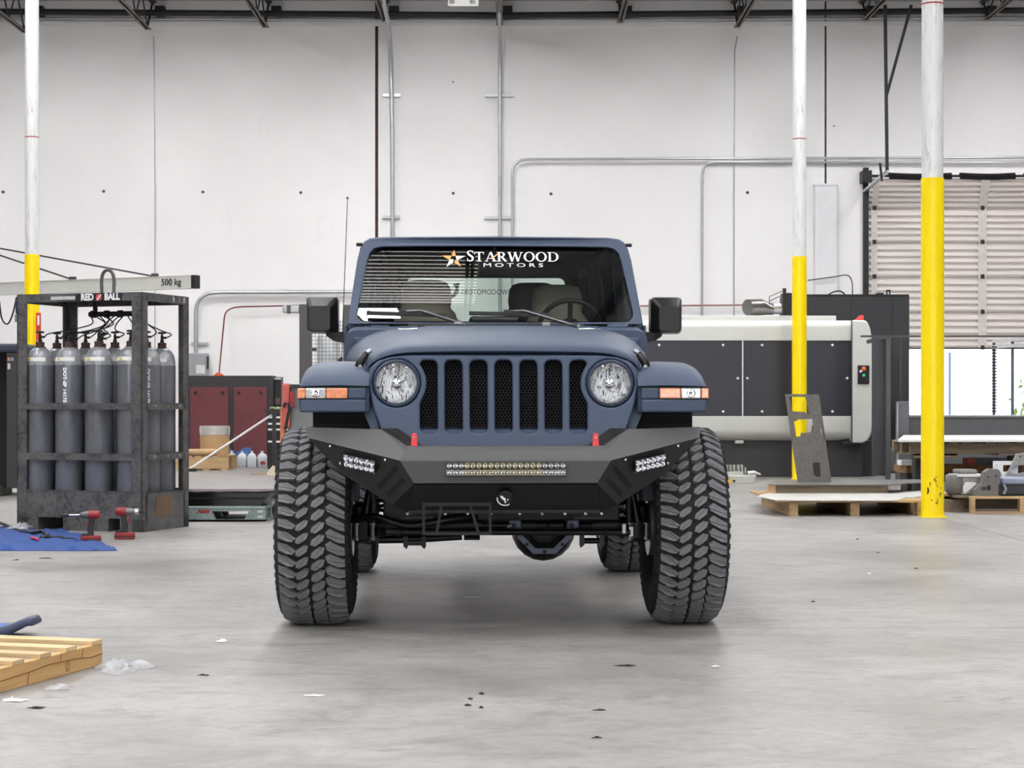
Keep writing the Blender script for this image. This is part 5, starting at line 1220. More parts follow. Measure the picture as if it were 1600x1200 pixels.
# ---- dark machine at the picture's edge
md_ = 22.7; mx1 = X(38, md_)
mc = thing('dark_machine', 'black machine cabinet with open front behind the gas bottle rack', 'machine', (mx1 - 0.8, md_ + 0.5, 0))
BKM = plain('black_machine_enamel', (50, 49, 48), 0.5, 0, 0.08)
zt2 = Z(551, md_)
MB().box(0.58, 0.80, -0.5, 0.6, 0.10, zt2).build('side_panel', BKM, mc, bevel=0.01)
MB().box(-0.9, 0.58, 0.0, 0.6, 0.10, zt2).build('back_body', plain('black_recess', (18, 18, 19), 0.7), mc)
MB().box(-0.9, 0.80, -0.52, 0.62, zt2, zt2 + 0.11).build('top_hood', plain('dark_navy_enamel', (40, 46, 60), 0.5), mc, bevel=0.03)
MB().box(-0.9, -0.75, -0.5, 0.0, 0.10, zt2).build('side_panel', BKM, mc)
MB().box(0.4, 0.52, -0.45, 0.0, 0.0, 0.1).build('foot', MAT['black'], mc)
MB().box(-0.85, -0.7, -0.45, 0.55, 0.0, 0.1).build('foot', MAT['black'], mc)
for x, c in ((0.60, (200, 130, 110)), (0.64, (120, 150, 190))): MB().box(x, x + 0.03, -0.508, -0.5, zt2 - 0.10, zt2 - 0.06).build('sticker', plain('small_sticker', c, 0.5), mc)
MB().box(0.60, 0.63, -0.508, -0.5, zt2 - 0.2, zt2 - 0.13).build('sticker', plain('pale_sticker', (196, 190, 188), 0.5), mc)
# white measuring strip beside it
o = MB().box(-0.009, 0.009, -0.004, 0.004, 0, 0.60).build('white_strip', MAT['trimwhite'], mc, loc=(0.785, -0.51, Z(662, md_)))
# ---- grey plastic pallet with a black tray
pd = 17.9; px0, px1 = X(262, pd), X(415, pd)
pp = thing('plastic_pallet', 'pale green-grey plastic pallet between the bottle rack and front tire', 'pallet', ((px0 + px1) / 2, pd, 0))
PLG = worn('green_grey_plastic', (150, 166, 162), (118, 132, 130), 0.5, 0, 0.4, 5, 0.05)
wq = (px1 - px0) / 2; PH = 0.145
MB().box(-wq, wq, 0, 0.9, PH - 0.03, PH).build('deck', PLG, pp, bevel=0.008)
for y in (0.0, 0.42, 0.84):
    fr = curve_mesh([[(-wq, 0), (wq, 0), (wq, PH - 0.03), (-wq, PH - 0.03)], [(-0.62 * wq, 0.022), (-0.52 * wq, 0.105), (-1.0 * wq + 0.05, 0.105), (-1.0 * wq + 0.02, 0.022)], [(0.56 * wq, 0.020), (0.70 * wq, 0.098), (-0.16 * wq, 0.098), (-0.04 * wq, 0.020)][::1]], 0.0)
    ex = curve_mesh([[(-wq, 0), (wq, 0), (wq, PH - 0.03), (-wq, PH - 0.03)], [(-0.62 * wq, 0.022), (-0.55 * wq, 0.1), (-0.90 * wq, 0.1), (-0.88 * wq, 0.022)][::-1], [(0.56 * wq, 0.020), (0.66 * wq, 0.098), (-0.10 * wq, 0.098), (-0.02 * wq, 0.020)][::-1]], 0.03)
    MB().mesh(ex, lambda a, q, t: (a, y + 0.03 + t, q)).build('side_beam', PLG, pp)
for y in (0.02, 0.8): MB().box(wq - 0.02, wq, y, y + 0.08, 0, PH).build('end_block', PLG, pp)
MB().box(-wq, wq, 0.0, 0.9, 0.0, 0.018).build('bottom_deck', PLG, pp)
tm = text_mesh('Asahi', 0.055, 0, 'CENTER', 0.95, 0.003)
MB().mesh(tm, lambda px, py, pz: (X(318, pd) - (px0 + px1) / 2 + px + 0.25 * py, -0.002, 0.098 + py)).build('brand_mark', plain('red_ink', (158, 50, 46), 0.7), pp, fix=False)
for z in (0.095, 0.045): MB().box(0.84 * wq, 0.94 * wq, -0.004, 0.0, z - 0.012, z + 0.012).build('grip_pad', plain('pale_pad', (186, 196, 194), 0.4), pp)
tr2 = thing('black_tray', 'shallow glossy black steel tray lying on the plastic pallet', 'tray', ((px0 + px1) / 2 + 0.03, pd + 0.02, PH))
GBK = plain('glossy_black_steel', (24, 24, 26), 0.18, 0.3, 0.1)
rings = []
for z, k in ((0.0, 0.0), (0.03, 0.02), (0.06, 0.05), (0.10, 0.09), (0.125, 0.10)):
    rings.append([(-wq - k, 0.05 - 0 * k, z), (wq - 0.09 + k, 0.05 - 0 * k, z), (wq - 0.02 + k, 0.3, z), (wq - 0.02 + k, 0.85, z), (-wq - k, 0.85, z)])
MB().loft([[Vector(p) for p in r] for r in rings]).build('pan', GBK, tr2)
for z in (0.075, 0.13): MB().tube([(-wq - 0.1, 0.045 - (0.01 if z < 0.1 else -0.06), z), (wq - 0.06, 0.045 - (0.01 if z < 0.1 else -0.06), z), (wq + 0.07, 0.3, z), (wq + 0.07, 0.85, z)], 0.009, 6).build('rolled_edge', GBK, tr2, smooth=50)
# ---- red cabinet against the wall
cd = 34.0
cx0, cx1 = X(290, cd), X(425, cd); ch = Z(587, cd)
cb = thing('red_cabinet', 'black steel cabinet with two dull red doors standing against the wall', 'cabinet', ((cx0 + cx1) / 2, cd, 0))
hw = (cx1 - cx0) / 2
BKC = plain('black_cabinet_enamel', (46, 44, 44), 0.6, 0, 0.1)
MB().box(-hw, hw, 0, 0.6, 0, ch).build('body', BKC, cb)
REDC = worn('dull_red_enamel', (112, 54, 58), (98, 46, 50), 0.6, 0, 0.3, 3, 0.05)
for u0, u1 in ((297, 357), (365, 417)):
    dr = MB().box(X(u0, cd) - (cx0 + cx1) / 2, X(u1, cd) - (cx0 + cx1) / 2, -0.02, 0.0, 0.06, Z(605, cd)).build('door', REDC, cb, bevel=0.006)
    for u in (u0 + 9, u1 - 9): MB().lathe([(0.028, 0), (0.028, 0.02), (0.012, 0.024)], 10, Matrix.Translation((X(u, cd) - (cx0 + cx1) / 2, -0.02, Z(613, cd))) @ Matrix.Rotation(PI / 2, 4, 'X')).build('latch', MAT['black'], dr)
    
MB().box(hw + 0.01, hw + 0.13, 0.3, 0.6, 0, ch - 0.02).build('side_column', BKC, cb)
MB().box(hw, hw + 0.13, 0.27, 0.3, ch - 0.07, ch - 0.03).build('side_shelf', MAT['alu'], cb)
MB().box(hw + 0.02, hw + 0.11, 0.28, 0.3, ch - 0.52, ch - 0.4).build('side_box', plain('brown_grey', (110, 92, 88), 0.7), cb)
o = MB().prism([(-0.1, 0), (0.1, 0), (0.03, 0.05), (-0.04, 0.06)], 0, 0.1, lambda p, q, t: (p, t, q)).build('orange_rag', plain('orange_cloth', (226, 92, 62), 0.8), None, loc=(X(339, cd), cd + 0.2, ch))
tag(o, 'small orange rag lying on top of the red cabinet', 'rag')
# ---- wooden pallet function
def pallet(name, label, loc, rz, L, D, H, mat_top, mat_side, nb=7, group=None, bottom=True, bh=0.022, slat_axis_x=True):
    """L along x, D along y; deck boards run along y... stringers along x"""
    t = thing(name, label, 'pallet', loc, rz, group)
    bw = L / nb * 0.80
    me = None
    st = H - bh * (2 if bottom else 1)
    for i in range(nb):
        x = -L / 2 + L * (i + 0.5) / nb
        o = MB().box(-bw / 2, bw / 2, -D / 2, D / 2, 0, bh).build('board', mat_top, t, loc=(x, 0, H - bh)) if me is None else place('board', me, t, loc=(x, 0, H - bh))
        me = o.data; o.rotation_euler = (0, 0, random.uniform(-0.008, 0.008))
    for y in (-D / 2 + 0.03, 0, D / 2 - 0.03):
        MB().box(-L / 2, L / 2, -0.03, 0.03, 0, st).build('stringer', mat_side, t, loc=(0, y, bh if bottom else 0))
    if bottom:
        for i in (0, nb // 2, nb - 1):
            place('board', me, t, loc=(-L / 2 + L * (i + 0.5) / nb, 0, 0))
    return t
PINE = wood('pale_pine', (214, 184, 138), (168, 132, 90), 0)
PINE_Y = wood('pale_pine_boards', (208, 180, 138), (160, 126, 88), 1)
OLDW = wood('old_grey_wood', (150, 134, 112), (104, 90, 74), 0)
OLDW_Y = wood('old_grey_boards', (146, 130, 110), (100, 86, 72), 1)
wd2 = 31.6
bp = pallet('wooden_pallet', 'pale wooden pallet carrying a fibre drum before the red cabinet', (X(316, wd2), wd2 + 0.5, 0), 0, X(357, wd2) - X(275, wd2), 1.0, 0.24, PINE_Y, PINE, 6)
lg = MB().cyl((0, 0, 0.06), (0.5, 0.1, 0.06), 0.06, 10).build('timber_offcut', PINE, None, smooth=40, loc=(X(290, wd2), wd2 + 0.05, 0.24))
tag(lg, 'short timber offcut lying on the pallet beside the fibre drum', 'timber')
dk = thing('fibre_drum', 'tan fibre drum with a plastic liner standing on a wooden pallet', 'drum', (X(329, wd2), wd2 + 0.45, 0.24))
TAN = plain('tan_cardboard', (186, 150, 108), 0.7, 0, 0.06)
rd = (X(352, wd2) - X(306, wd2)) / 2
MB().lathe([(rd, 0), (rd, Z(675, wd2) - 0.24)], 28).build('body', TAN, dk, smooth=40)
MB().lathe([(rd + 0.006, Z(680, wd2) - 0.24), (rd + 0.012, Z(672, wd2) - 0.24), (rd + 0.008, Z(666, wd2) - 0.24), (rd - 0.02, Z(666, wd2) - 0.24)], 28).build('steel_rim', plain('pale_tin_rim', (206, 202, 198), 0.35, 0.4), dk, smooth=40)
MB().lathe([(rd - 0.02, Z(668, wd2) - 0.24), (0.01, Z(668, wd2) - 0.26)], 20).build('lid', plain('plastic_liner', (190, 178, 160), 0.4), dk, smooth=40)
# leaning pale rod with a black foot
r0, r1 = W(294, 734.5, 31.05), W(425, 648, 31.05)
rod = thing('leaning_rod', 'long white rod leaning up across the front of the red cabinet', 'rod', (r0.x, r0.y, 0))
MB().cyl(r0 - Vector((r0.x, r0.y, 0)), r1 - Vector((r0.x, r0.y, 0)), 0.018, 8).build('shaft', MAT['trimwhite'], rod, smooth=40)
MB().box(-0.14, 0.14, -0.06, 0.06, 0, 0.05).build('brush_foot', MAT['black'], rod, bevel=0.01)
# water jugs
JUG = plain('milky_plastic', (214, 218, 224), 0.35, 0, 0.04); JUG.node_tree.nodes['Principled BSDF'].inputs['Transmission Weight'].default_value = 0.15
jg = thing('water_jug', 'x', 'jug', (0, 0, 0), 0, 'plastic water jugs'); 
prof = [(0.075, 0), (0.083, 0.015), (0.083, 0.17), (0.07, 0.21), (0.035, 0.245), (0.022, 0.255), (0.022, 0.275), (0.014, 0.28)]
b = MB(); b.loft([[Vector((max(-1, min(1, 1.25 * math.cos(2 * PI * k / 16))) * r, max(-1, min(1, 1.25 * math.sin(2 * PI * k / 16))) * r, h)) for k in range(16)] for r, h in prof]); b.build('body', JUG, jg, smooth=45)
MB().tube([(0.03, -0.03, 0.235), (0.062, -0.055, 0.22), (0.075, -0.066, 0.16)], 0.010, 6).build('handle', JUG, jg, smooth=50)
MB().lathe([(0.024, 0.27), (0.024, 0.288), (0.002, 0.289)], 12).build('cap', MAT['trimwhite'], jg)
JL = ['translucent water jug nearest the drum pallet, with a red mark', 'translucent unmarked water jug, second from the drum pallet', 'translucent unmarked water jug, third from the drum pallet', 'translucent water jug farthest from the drum pallet, with a red mark']
for i, u in enumerate((362.5, 378, 393.5, 409)):
    o = jg if i == 0 else copy_tree(jg); o.location = (X(u, 33.1), 33.1 + 0.03 * (i % 2), 0); o['label'] = JL[i]
    o.rotation_euler = (0, 0, 0.15 * (i - 1))
for o in [x for x in bpy.data.objects if x.name.startswith('water_jug')]:
    if 'mark' in o['label'] and 'unmarked' not in o['label']:
        MB().mesh(curve_mesh([round_rect(-0.045, 0.045, -0.03, 0.03, 0.02, 3)]), lambda px, py, pz: (px, -0.0845, 0.075 + py)).build('red_mark', plain('red_label', (176, 66, 66), 0.6), o, fix=False)
o = MB()
o.sheet(lambda a, q: (a * 0.5 - 0.25, q * 0.35, 0.26 + 0.06 * math.sin(a * 6 + q * 3) + 0.02 * math.sin(q * 9)), 10, 6, (0, 0, -0.255))
o = o.build('blue_bag', plain('blue_plastic_bag', (60, 96, 150), 0.4), None, loc=(X(368, 33.5), 33.4, 0), smooth=60); tag(o, 'crumpled blue plastic bag behind the water jugs', 'bag')
# tool chest and bench post
tcd = 32.2
tc = thing('tool_chest', 'black tool chest with pale drawer fronts beside the red cabinet', 'tool chest', (X(430, tcd), tcd, 0))
twd = X(441, tcd) - X(417, tcd)
MB().box(-twd / 2, twd / 2 + 0.1, 0, 0.5, 0.05, Z(640, tcd)).build('body', MAT['black'], tc)
for v in (652, 662, 671, 690): MB().box(-twd / 2 + 0.01, twd / 2 + 0.09, -0.02, 0, Z(v + 1.6, tcd), Z(v - 1.4, tcd)).build('drawer_front', MAT['trimwhite'], tc)
MB().box(-twd / 2, twd / 2 + 0.1, 0.0, 0.5, 0, 0.05).build('plinth', MAT['black'], tc)
bd_ = 30.6
bn = thing('work_bench', 'dark steel bench end with a green-topped tray beside the tool chest', 'bench', (X(428, bd_), bd_, 0))
MB().box(X(414, bd_) - X(428, bd_), X(440, bd_) - X(428, bd_) + 0.5, -0.0, 0.5, Z(645, bd_), Z(639.5, bd_)).build('top', STEELD, bn)
MB().box(-0.03, 0.03, 0.0, 0.06, 0, Z(645, bd_)).build('leg', STEELD, bn)
MB().box(0.45, 0.51, 0.4, 0.46, 0, Z(645, bd_)).build('leg', STEELD, bn)
b = MB().sheet(lambda a, q: (-0.08 + 0.25 * a, 0.05 + 0.2 * q, Z(639.5, bd_) + 0.03 + 0.012 * math.sin(a * 9) * math.cos(q * 7)), 8, 5, (0, 0, -0.028)).build('green_rag', plain('moss_green_cloth', (150, 166, 120), 0.9), bn, smooth=60)
# small scraps of timber by the bench leg
o = MB().prism([(0, 0), (0.42, 0), (0.42, 0.03), (0, 0.012)], 0, 0.09, lambda p, q, t: (p, t, q)).build('timber_wedge', PINE, None, loc=(X(392, 29.6), 29.6, 0)); tag(o, 'thin pale timber wedge lying on the floor by the bench', 'timber')
o = MB().prism([(0, 0), (0.12, 0), (0.12, 0.14), (0.09, 0.15), (0, 0.05)], 0, 0.06, lambda p, q, t: (p, t, q)).build('timber_block', plain('pale_block', (226, 214, 190), 0.8), None, loc=(X(417, 29.4), 29.4, 0)); tag(o, 'pale cut block standing on the floor by the bench leg', 'block')
# red lift truck mast partly behind the front fender
rm = 27.5
rt = thing('red_lift', 'red lifting machine half hidden behind the front tire and fender', 'machine', (X(452, rm), rm, 0))
def lx(u): return X(u, rm) - X(452, rm)
REDM = worn('worn_red_enamel', (196, 82, 74), (214, 130, 118), 0.5, 0, 0.4, 4, 0.05)
MB().box(lx(440.5), lx(452), 0, 0.3, Z(668, rm), Z(599, rm)).build('red_guard', REDM, rt, bevel=0.02)
MB().box(lx(437), lx(443), 0.05, 0.15, 0, Z(640, rm)).build('orange_post', plain('orange_enamel', (206, 124, 84), 0.5), rt)
MB().box(lx(452), lx(490), 0.1, 0.4, Z(690, rm), Z(600, rm)).build('grey_body', plain('grey_machine', (120, 122, 124), 0.5), rt, bevel=0.02)
MB().box(lx(453), lx(459), -0.02, 0.1, Z(636, rm), Z(612, rm)).build('red_post', plain('deep_red_enamel', (150, 44, 48), 0.5), rt)
MB().tube([(lx(444), -0.03, Z(636, rm)), (lx(446), -0.05, Z(630, rm)), (lx(452), -0.05, Z(630, rm)), (lx(452), -0.03, Z(640, rm)), (lx(446), -0.02, Z(672, rm))], 0.02, 8).build('hose_loop', MAT['black'], rt, smooth=50)
MB().box(lx(440), lx(500), 0.1, 0.4, 0, 0.25).build('base', MAT['black'], rt)
MB().box(lx(449), lx(468), 0.05, 0.12, Z(606, rm), Z(601, rm)).build('top_plate', STEELD, rt)
# ---- grey gate post with mesh panel and tank, behind the door mirror
gd_ = 29.0
gt = thing('mesh_guard', 'dark grey post with a wire mesh guard behind the door mirror', 'guard', (X(477, gd_), gd_, 0))
def gx(u): return X(u, gd_) - X(477, gd_)
GP = plain('dark_grey_enamel', (78, 77, 76), 0.5, 0, 0.05)
MB().box(gx(467.5), gx(486), 0, 0.2, 0, Z(475, gd_)).build('post', GP, gt, bevel=0.012)
MB().box(gx(536), gx(552), 0, 0.2, 0, Z(476, gd_)).build('post', GP, gt, bevel=0.012)
hd = MB().box(gx(441), gx(468), 0.02, 0.14, Z(489, gd_), Z(477, gd_)).build('bracket_arm', MAT['alu'], gt, bevel=0.02)
MB().box(gx(448), gx(454), 0.01, 0.15, Z(489.5, gd_), Z(476.5, gd_)).build('dark_band', GP, hd)
GPD = plain('dark_mesh_wire', (60, 60, 60), 0.5)
b = MB()
for k in range(1, 9): b.bar((gx(486) + (gx(536) - gx(486)) * k / 9, 0.1, 0.2), (gx(486) + (gx(536) - gx(486)) * k / 9, 0.1, Z(500, gd_)), 0.006, 0.006)
z = 0.25
while z < Z(500, gd_): b.bar((gx(486), 0.1, z), (gx(536), 0.1, z), 0.006, 0.006); z += 0.058
b.build('wire_mesh', GPD, gt)
tk = thing('steel_tank', 'upright pale grey steel tank behind the wire mesh guard', 'tank', (X(513, 30.5), 30.5, 0))
MB().lathe([(0.16, 0.0), (0.19, 0.05), (0.19, Z(530, 30.5)), (0.15, Z(523, 30.5)), (0.03, Z(520, 30.5))], 24).build('shell', plain('pale_grey_tank', (176, 178, 180), 0.35, 0.3), tk, smooth=45)
MB().cyl((-0.19, 0, Z(546, 30.5)), (-0.26, 0, Z(546, 30.5)), 0.025, 8).build('valve', MAT['black'], tk)
pipe('tank_pipe', 'dark vertical pipes beside the steel tank', [W(531, 560, 30.4), W(531, 700, 30.4)], 0.03, MAT['black'])
# ================================================================== right side of the hall
# ---- laser cutter
LD = 28.5
lc = thing('laser_cutter', 'long white and dark grey laser cutting machine behind the vehicle', 'machine', (X(1180, LD), LD, 0))
def qx(u): return X(u, LD) - X(1180, LD)
LW = plain('warm_white_enamel', (206, 207, 202), 0.35, 0, 0.03)
LWS = plain('white_enamel_lower', (200, 201, 196), 0.38, 0, 0.03)
LK = plain('charcoal_enamel', (58, 58, 62), 0.5, 0, 0.06)
def zz_(v): return Z(v, LD)
prof = [(0.9, zz_(500) - 0.05)]
for k in range(9): a = PI / 2 * k / 8; prof.append((0.18 - 0.18 * math.sin(a), zz_(512) - 0.0 + (zz_(500) - zz_(512)) * math.cos(a)) if True else 0)
prof += [(0.0, zz_(532)), (0.9, zz_(532))]
MB().prism(prof, qx(900), qx(1331), lambda p, q, t: (t, p, q)).build('upper_fairing', LW, lc, smooth=35)
prof = [(0.9, zz_(650)), (0.0, zz_(650))]
for k in range(9): a = PI / 2 * k / 8; prof.append((0.30 - 0.30 * math.cos(a), zz_(672) - (zz_(672) - zz_(689)) * math.sin(a)))
prof += [(0.9, zz_(689))]
MB().prism(prof, qx(900), qx(1331), lambda p, q, t: (t, p, q)).build('lower_fairing', LWS, lc, smooth=35)
MB().box(qx(990), qx(1311), 0.25, 0.9, zz_(501), zz_(492)).build('top_ledge', LW, lc, bevel=0.01)
MB().box(qx(900), qx(1331), 0.06, 0.9, zz_(650), zz_(532)).build('carcass', LK, lc)
PN = plain('dark_metallic_panel', (56, 56, 63), 0.32, 0.35, 0.10, 1.5)
bolts = ((1130, 539), (1153, 591), (1130, 643), (1191, 539), (1168, 591), (1191, 643), (1301, 539), (1324, 591), (1301, 643), (1030, 643), (1030, 539))
for u0, u1 in ((905, 1159.5), (1161.5, 1330)):
    p = MB().box(qx(u0), qx(u1), 0.02, 0.06, zz_(649.5), zz_(532.5)).build('door_panel', PN, lc, bevel=0.004)
    for u, v in bolts:
        if u0 < u < u1: MB().lathe([(0.020, 0), (0.020, 0.012), (0.008, 0.016)], 8, Matrix.Translation((qx(u), 0.02, zz_(v))) @ Matrix.Rotation(PI / 2, 4, 'X')).build('panel_bolt', MAT['trimwhite'], p)
# end cap
cap = [(1330, 500), (1350, 500.5), (1355, 503), (1359, 513), (1362, 530), (1364.3, 560), (1365, 590), (1364.6, 630), (1363, 665), (1360, 680), (1355, 688), (1347, 692), (1330, 692)]
MB().prism([(qx(u), zz_(v)) for u, v in cap], -0.05, 0.9, lambda p, q, t: (p, t, q)).build('end_cap', LW, lc, bevel=0.03, seg=3)
MB().box(qx(1329.5), qx(1330.5), -0.052, 0.0, zz_(692), zz_(500)).build('cap_seam', LK, lc)
cp = MB().box(qx(1339), qx(1357), -0.075, -0.045, zz_(600), zz_(571)).build('control_panel', MAT['black'], lc, bevel=0.008)
for u, v, r, c in ((1348, 576.5, 0.034, (232, 120, 60)), (1343.5, 580.5, 0.022, (214, 214, 230)), (1348, 587, 0.026, (60, 190, 130))):
    MB().lathe([(r, 0), (r, 0.02), (r * 0.6, 0.028), (0.001, 0.03)], 14, Matrix.Translation((qx(u), -0.075, zz_(v))) @ Matrix.Rotation(PI / 2, 4, 'X')).build('push_button', plain('button_plastic', c, 0.3), cp, smooth=40)
MB().box(qx(900), qx(1352), 0.25, 1.3, 0, zz_(689)).build('base', LK, lc)
MB().box(qx(1150), qx(1163), 0.1, 0.28, zz_(693), zz_(688)).build('latch', LWS, lc)
MB().box(qx(1318), qx(1332), 0.1, 0.28, zz_(694), zz_(689)).build('latch', LK, lc)
MB().box(qx(1159.6), qx(1161.4), 0.0, 0.06, zz_(650), zz_(532)).build('white_seam', MAT['trimwhite'], lc)
MB().box(qx(1352), qx(1378), 0.5, 1.3, 0, zz_(690)).build('base_end', LK, lc)
MB().prism([(0, 0), (0.14, 0), (0.14, 0.09), (0.09, 0.085)], 0, 0.1, lambda p, q, t: (qx(1339) + p, 0.2 + t, zz_(500.5) + q)).build('red_beacon', plain('red_beacon_plastic', (228, 70, 66), 0.4), lc)
# power cabinet behind it
pc = thing('control_cabinet', 'large charcoal cabinet standing behind the laser cutter end', 'cabinet', (X(1320, 30.2), 30.2, 0))
def kx(u): return X(u, 30.2) - X(1320, 30.2)
CKM = plain('charcoal_cabinet', (50, 50, 53), 0.45, 0.1, 0.12, 1.2)
MB().box(kx(1232), kx(1421), 0, 1.0, 0, Z(461, 30.2)).build('body', CKM, pc, bevel=0.01)
for u in (1329, 1395): MB().box(kx(u) - 0.004, kx(u) + 0.004, -0.004, 0, 0.1, Z(463, 30.2)).build('door_gap', MAT['black'], pc)
MB().box(kx(1228), kx(1420), -0.02, 0.0, Z(461.5, 30.2), Z(460, 30.2)).build('top_trim', MAT['black'], pc)
MB().tube(smooth_path([(kx(1296), 0.3, Z(461, 30.2)), (kx(1306), 0.3, Z(455, 30.2)), (kx(1316), 0.3, Z(453, 30.2)), (kx(1323), 0.3, Z(456, 30.2)), (kx(1326), 0.3, Z(461, 30.2))], 5), 0.014, 6).build('cable_loop', MAT['black'], pc, smooth=60)
fr = curve_mesh([[(0, 0), (0.07, 0), (0.07, 0.09), (0, 0.09)], [(0.022, 0), (0.048, 0), (0.048, 0.06), (0.022, 0.06)][::-1]], 0.012)
MB().mesh(fr, lambda x, y, z: (kx(1386.5) + x, 0.1 + z, Z(461, 30.2) + y)).build('lifting_eye', MAT['black'], pc)
MB().box(kx(1372), kx(1383), 0.1, 0.25, Z(461, 30.2), Z(457, 30.2)).build('valve_block', MAT['black'], pc)
# extractor motor on top of the cutter
em_ = thing('extraction_duct', 'shiny steel duct elbow and motor lying on top of the laser cutter', 'duct', (X(1200, 29.2), 29.2, Z(492, 29.2)))
def ex(u): return X(u, 29.2) - X(1200, 29.2)
def ez(v): return Z(v, 29.2) - Z(492, 29.2)
TIN = plain('scratched_tin', (150, 148, 144), 0.25, 0.8, 0.25, 8)
MB().tube([(ex(1166), -0.15, ez(481)), (ex(1176), -0.08, ez(480.5)), (ex(1188), 0.0, ez(480)), (ex(1200), 0.04, ez(482)), (ex(1209), 0.04, ez(483))], [0.125, 0.128, 0.13, 0.10, 0.09], 18).build('elbow', TIN, em_, smooth=40)
MB().cyl((ex(1209), 0.04, ez(482)), (ex(1224), 0.04, ez(482)), 0.088, 18).build('collar', plain('polished_steel', (190, 190, 192), 0.15, 0.95), em_, smooth=40)
MB().box(ex(1222), ex(1236), -0.1, 0.2, ez(492), ez(458)).build('flange_box', MAT['black'], em_, bevel=0.01)
for p in (((1201, 476), (1201, 464), (1219, 456), (1226, 455)), ((1201, 471), (1216, 464), (1224, 462)), ((1225, 492), (1225, 456))):
    MB().tube([(ex(u), -0.08, ez(v)) for u, v in p], 0.008, 6).build('copper_pipe', plain('copper_pipe', (120, 92, 84), 0.4, 0.5), em_)
MB().box(ex(1222), ex(1227), -0.1, -0.05, ez(458), ez(451)).build('valve', MAT['black'], em_)
pipe('cabinet_wire', 'thin wire arching over the charcoal cabinet to the wall', smooth_path([W(1262, 438, 35.7), W(1300, 433, 35.7), W(1324, 430, 35.6), W(1331, 440, 35.5), W(1332, 450, 33.0), W(1332, 461, 30.6)], 5), 0.012, MAT['sealant_dark'], 'wire', 6)

# ---- safety fence and cutting bed
FD = 26.5
fe = thing('safety_fence', 'dark steel safety fence frame with mesh around the cutter outfeed', 'fence', (X(1470, FD), FD, 0))
def fx(u): return X(u, FD) - X(1470, FD)
def fz(v): return Z(v, FD)
FM = plain('dark_grey_steel', (84, 84, 86), 0.45, 0.3, 0.08)
FMD = plain('fence_charcoal', (66, 66, 69), 0.5, 0.2, 0.08)
MB().box(fx(1358), fx(1640), 0.6, 0.66, fz(524.5) , fz(521.5)).build('top_rail', FM, fe)
MB().box(fx(1384), fx(1391), -0.03, 0.05, 0, fz(526)).build('post', FM, fe)
MB().box(fx(1412), fx(1416), 0.3, 0.38, 0, fz(527)).build('post', FMD, fe)
MB().bar((fx(1362), 0.3, fz(533)), (fx(1388), 0.0, fz(526)), 0.05, 0.05).build('slanted_rail', FM, fe)
MB().box(fx(1365), fx(1386), 0.1, 0.14, 0.1, fz(530)).build('panel', FMD, fe)
b = MB()
for k in range(15): b.bar((fx(1391 + k * 2), 0.32, fz(650)), (fx(1391 + k * 2), 0.32, fz(526)), 0.006, 0.006)
z = fz(650)
while z < fz(526): b.bar((fx(1391), 0.32, z), (fx(1419), 0.32, z), 0.006, 0.006); z += 0.05
b.build('wire_mesh', FMD, fe)
MB().box(fx(1391), fx(1420), 0.5, 0.54, fz(700), fz(560)).build('dark_back_panel', FMD, fe)
MB().box(fx(1400), fx(1420), -0.05, 0.05, 0, fz(627)).build('bed_end_plate', plain('grey_bed_plate', (104, 105, 108), 0.4, 0.3), fe, bevel=0.01)
MB().cyl((fx(1401), -0.06, 0.2), (fx(1401), -0.06, fz(629)), 0.022, 10).build('guide_tube', plain('pale_tube', (170, 174, 184), 0.3, 0.6), fe, smooth=40)
bed = thing('cutting_bed', 'long dark grey outfeed bed in front of the open roll-up door', 'machine bed', (X(1510, FD + 0.2), FD + 0.2, 0))
def bx_(u): return X(u, FD + 0.2) - X(1510, FD + 0.2)
BEDM = plain('bed_grey_enamel', (96, 97, 99), 0.5, 0.1, 0.08)
MB().box(bx_(1412), bx_(1680), 0, 0.9, fz(740), fz(653)).build('apron', BEDM, bed)
MB().box(bx_(1408), bx_(1680), -0.03, 0.95, fz(653), fz(649)).build('edge_rail', plain('bed_edge', (128, 130, 133), 0.35, 0.3), bed, bevel=0.01)
MB().box(bx_(1420), bx_(1670), 0.2, 0.8, 0, fz(740)).build('plinth', MAT['black'], bed)
# guard frame with posts seen against the daylight
gf = thing('guard_frame', 'pale framed mesh guard standing against the bright doorway', 'guard', (X(1580, 27.6), 27.6, 0))
def hx_(u, d=27.6): return X(u, d) - X(1580, 27.6)
GPL = plain('pale_guard_steel', (214, 216, 220), 0.4, 0.1)
dA, dB, dC = 29.6, 28.7, 27.9
pts = [(1553, dA, 533), (1582, dB, 531), (1620, dC, 527)]
for (u, d, v) in pts:
    MB().box(hx_(u, d) - 0.02, hx_(u, d) + 0.02, d - 27.6 - 0.02, d - 27.6 + 0.02, Z(651, d) if False else 0.0, Z(v, d)).build('post', plain('blue_grey_post', (96, 108, 122), 0.5, 0.3), gf)
for (a, c) in ((0, 1), (1, 2)):
    A, Bq = pts[a], pts[c]
    for dz in (0.0, -0.09): MB().bar((hx_(A[0], A[1]), A[1] - 27.6, Z(A[2], A[1]) + dz), (hx_(Bq[0], Bq[1]), Bq[1] - 27.6, Z(Bq[2], Bq[1]) + dz), 0.05, 0.05).build('rail', GPL, gf)
# ladder of rungs on the first guard post
for k in range(22):
    MB().box(hx_(1553) - 0.035, hx_(1553) + 0.035, -0.03, -0.02, 1.0 + k * 0.045, 1.0 + k * 0.045 + 0.02).build('mesh_clip', MAT['black'], gf)
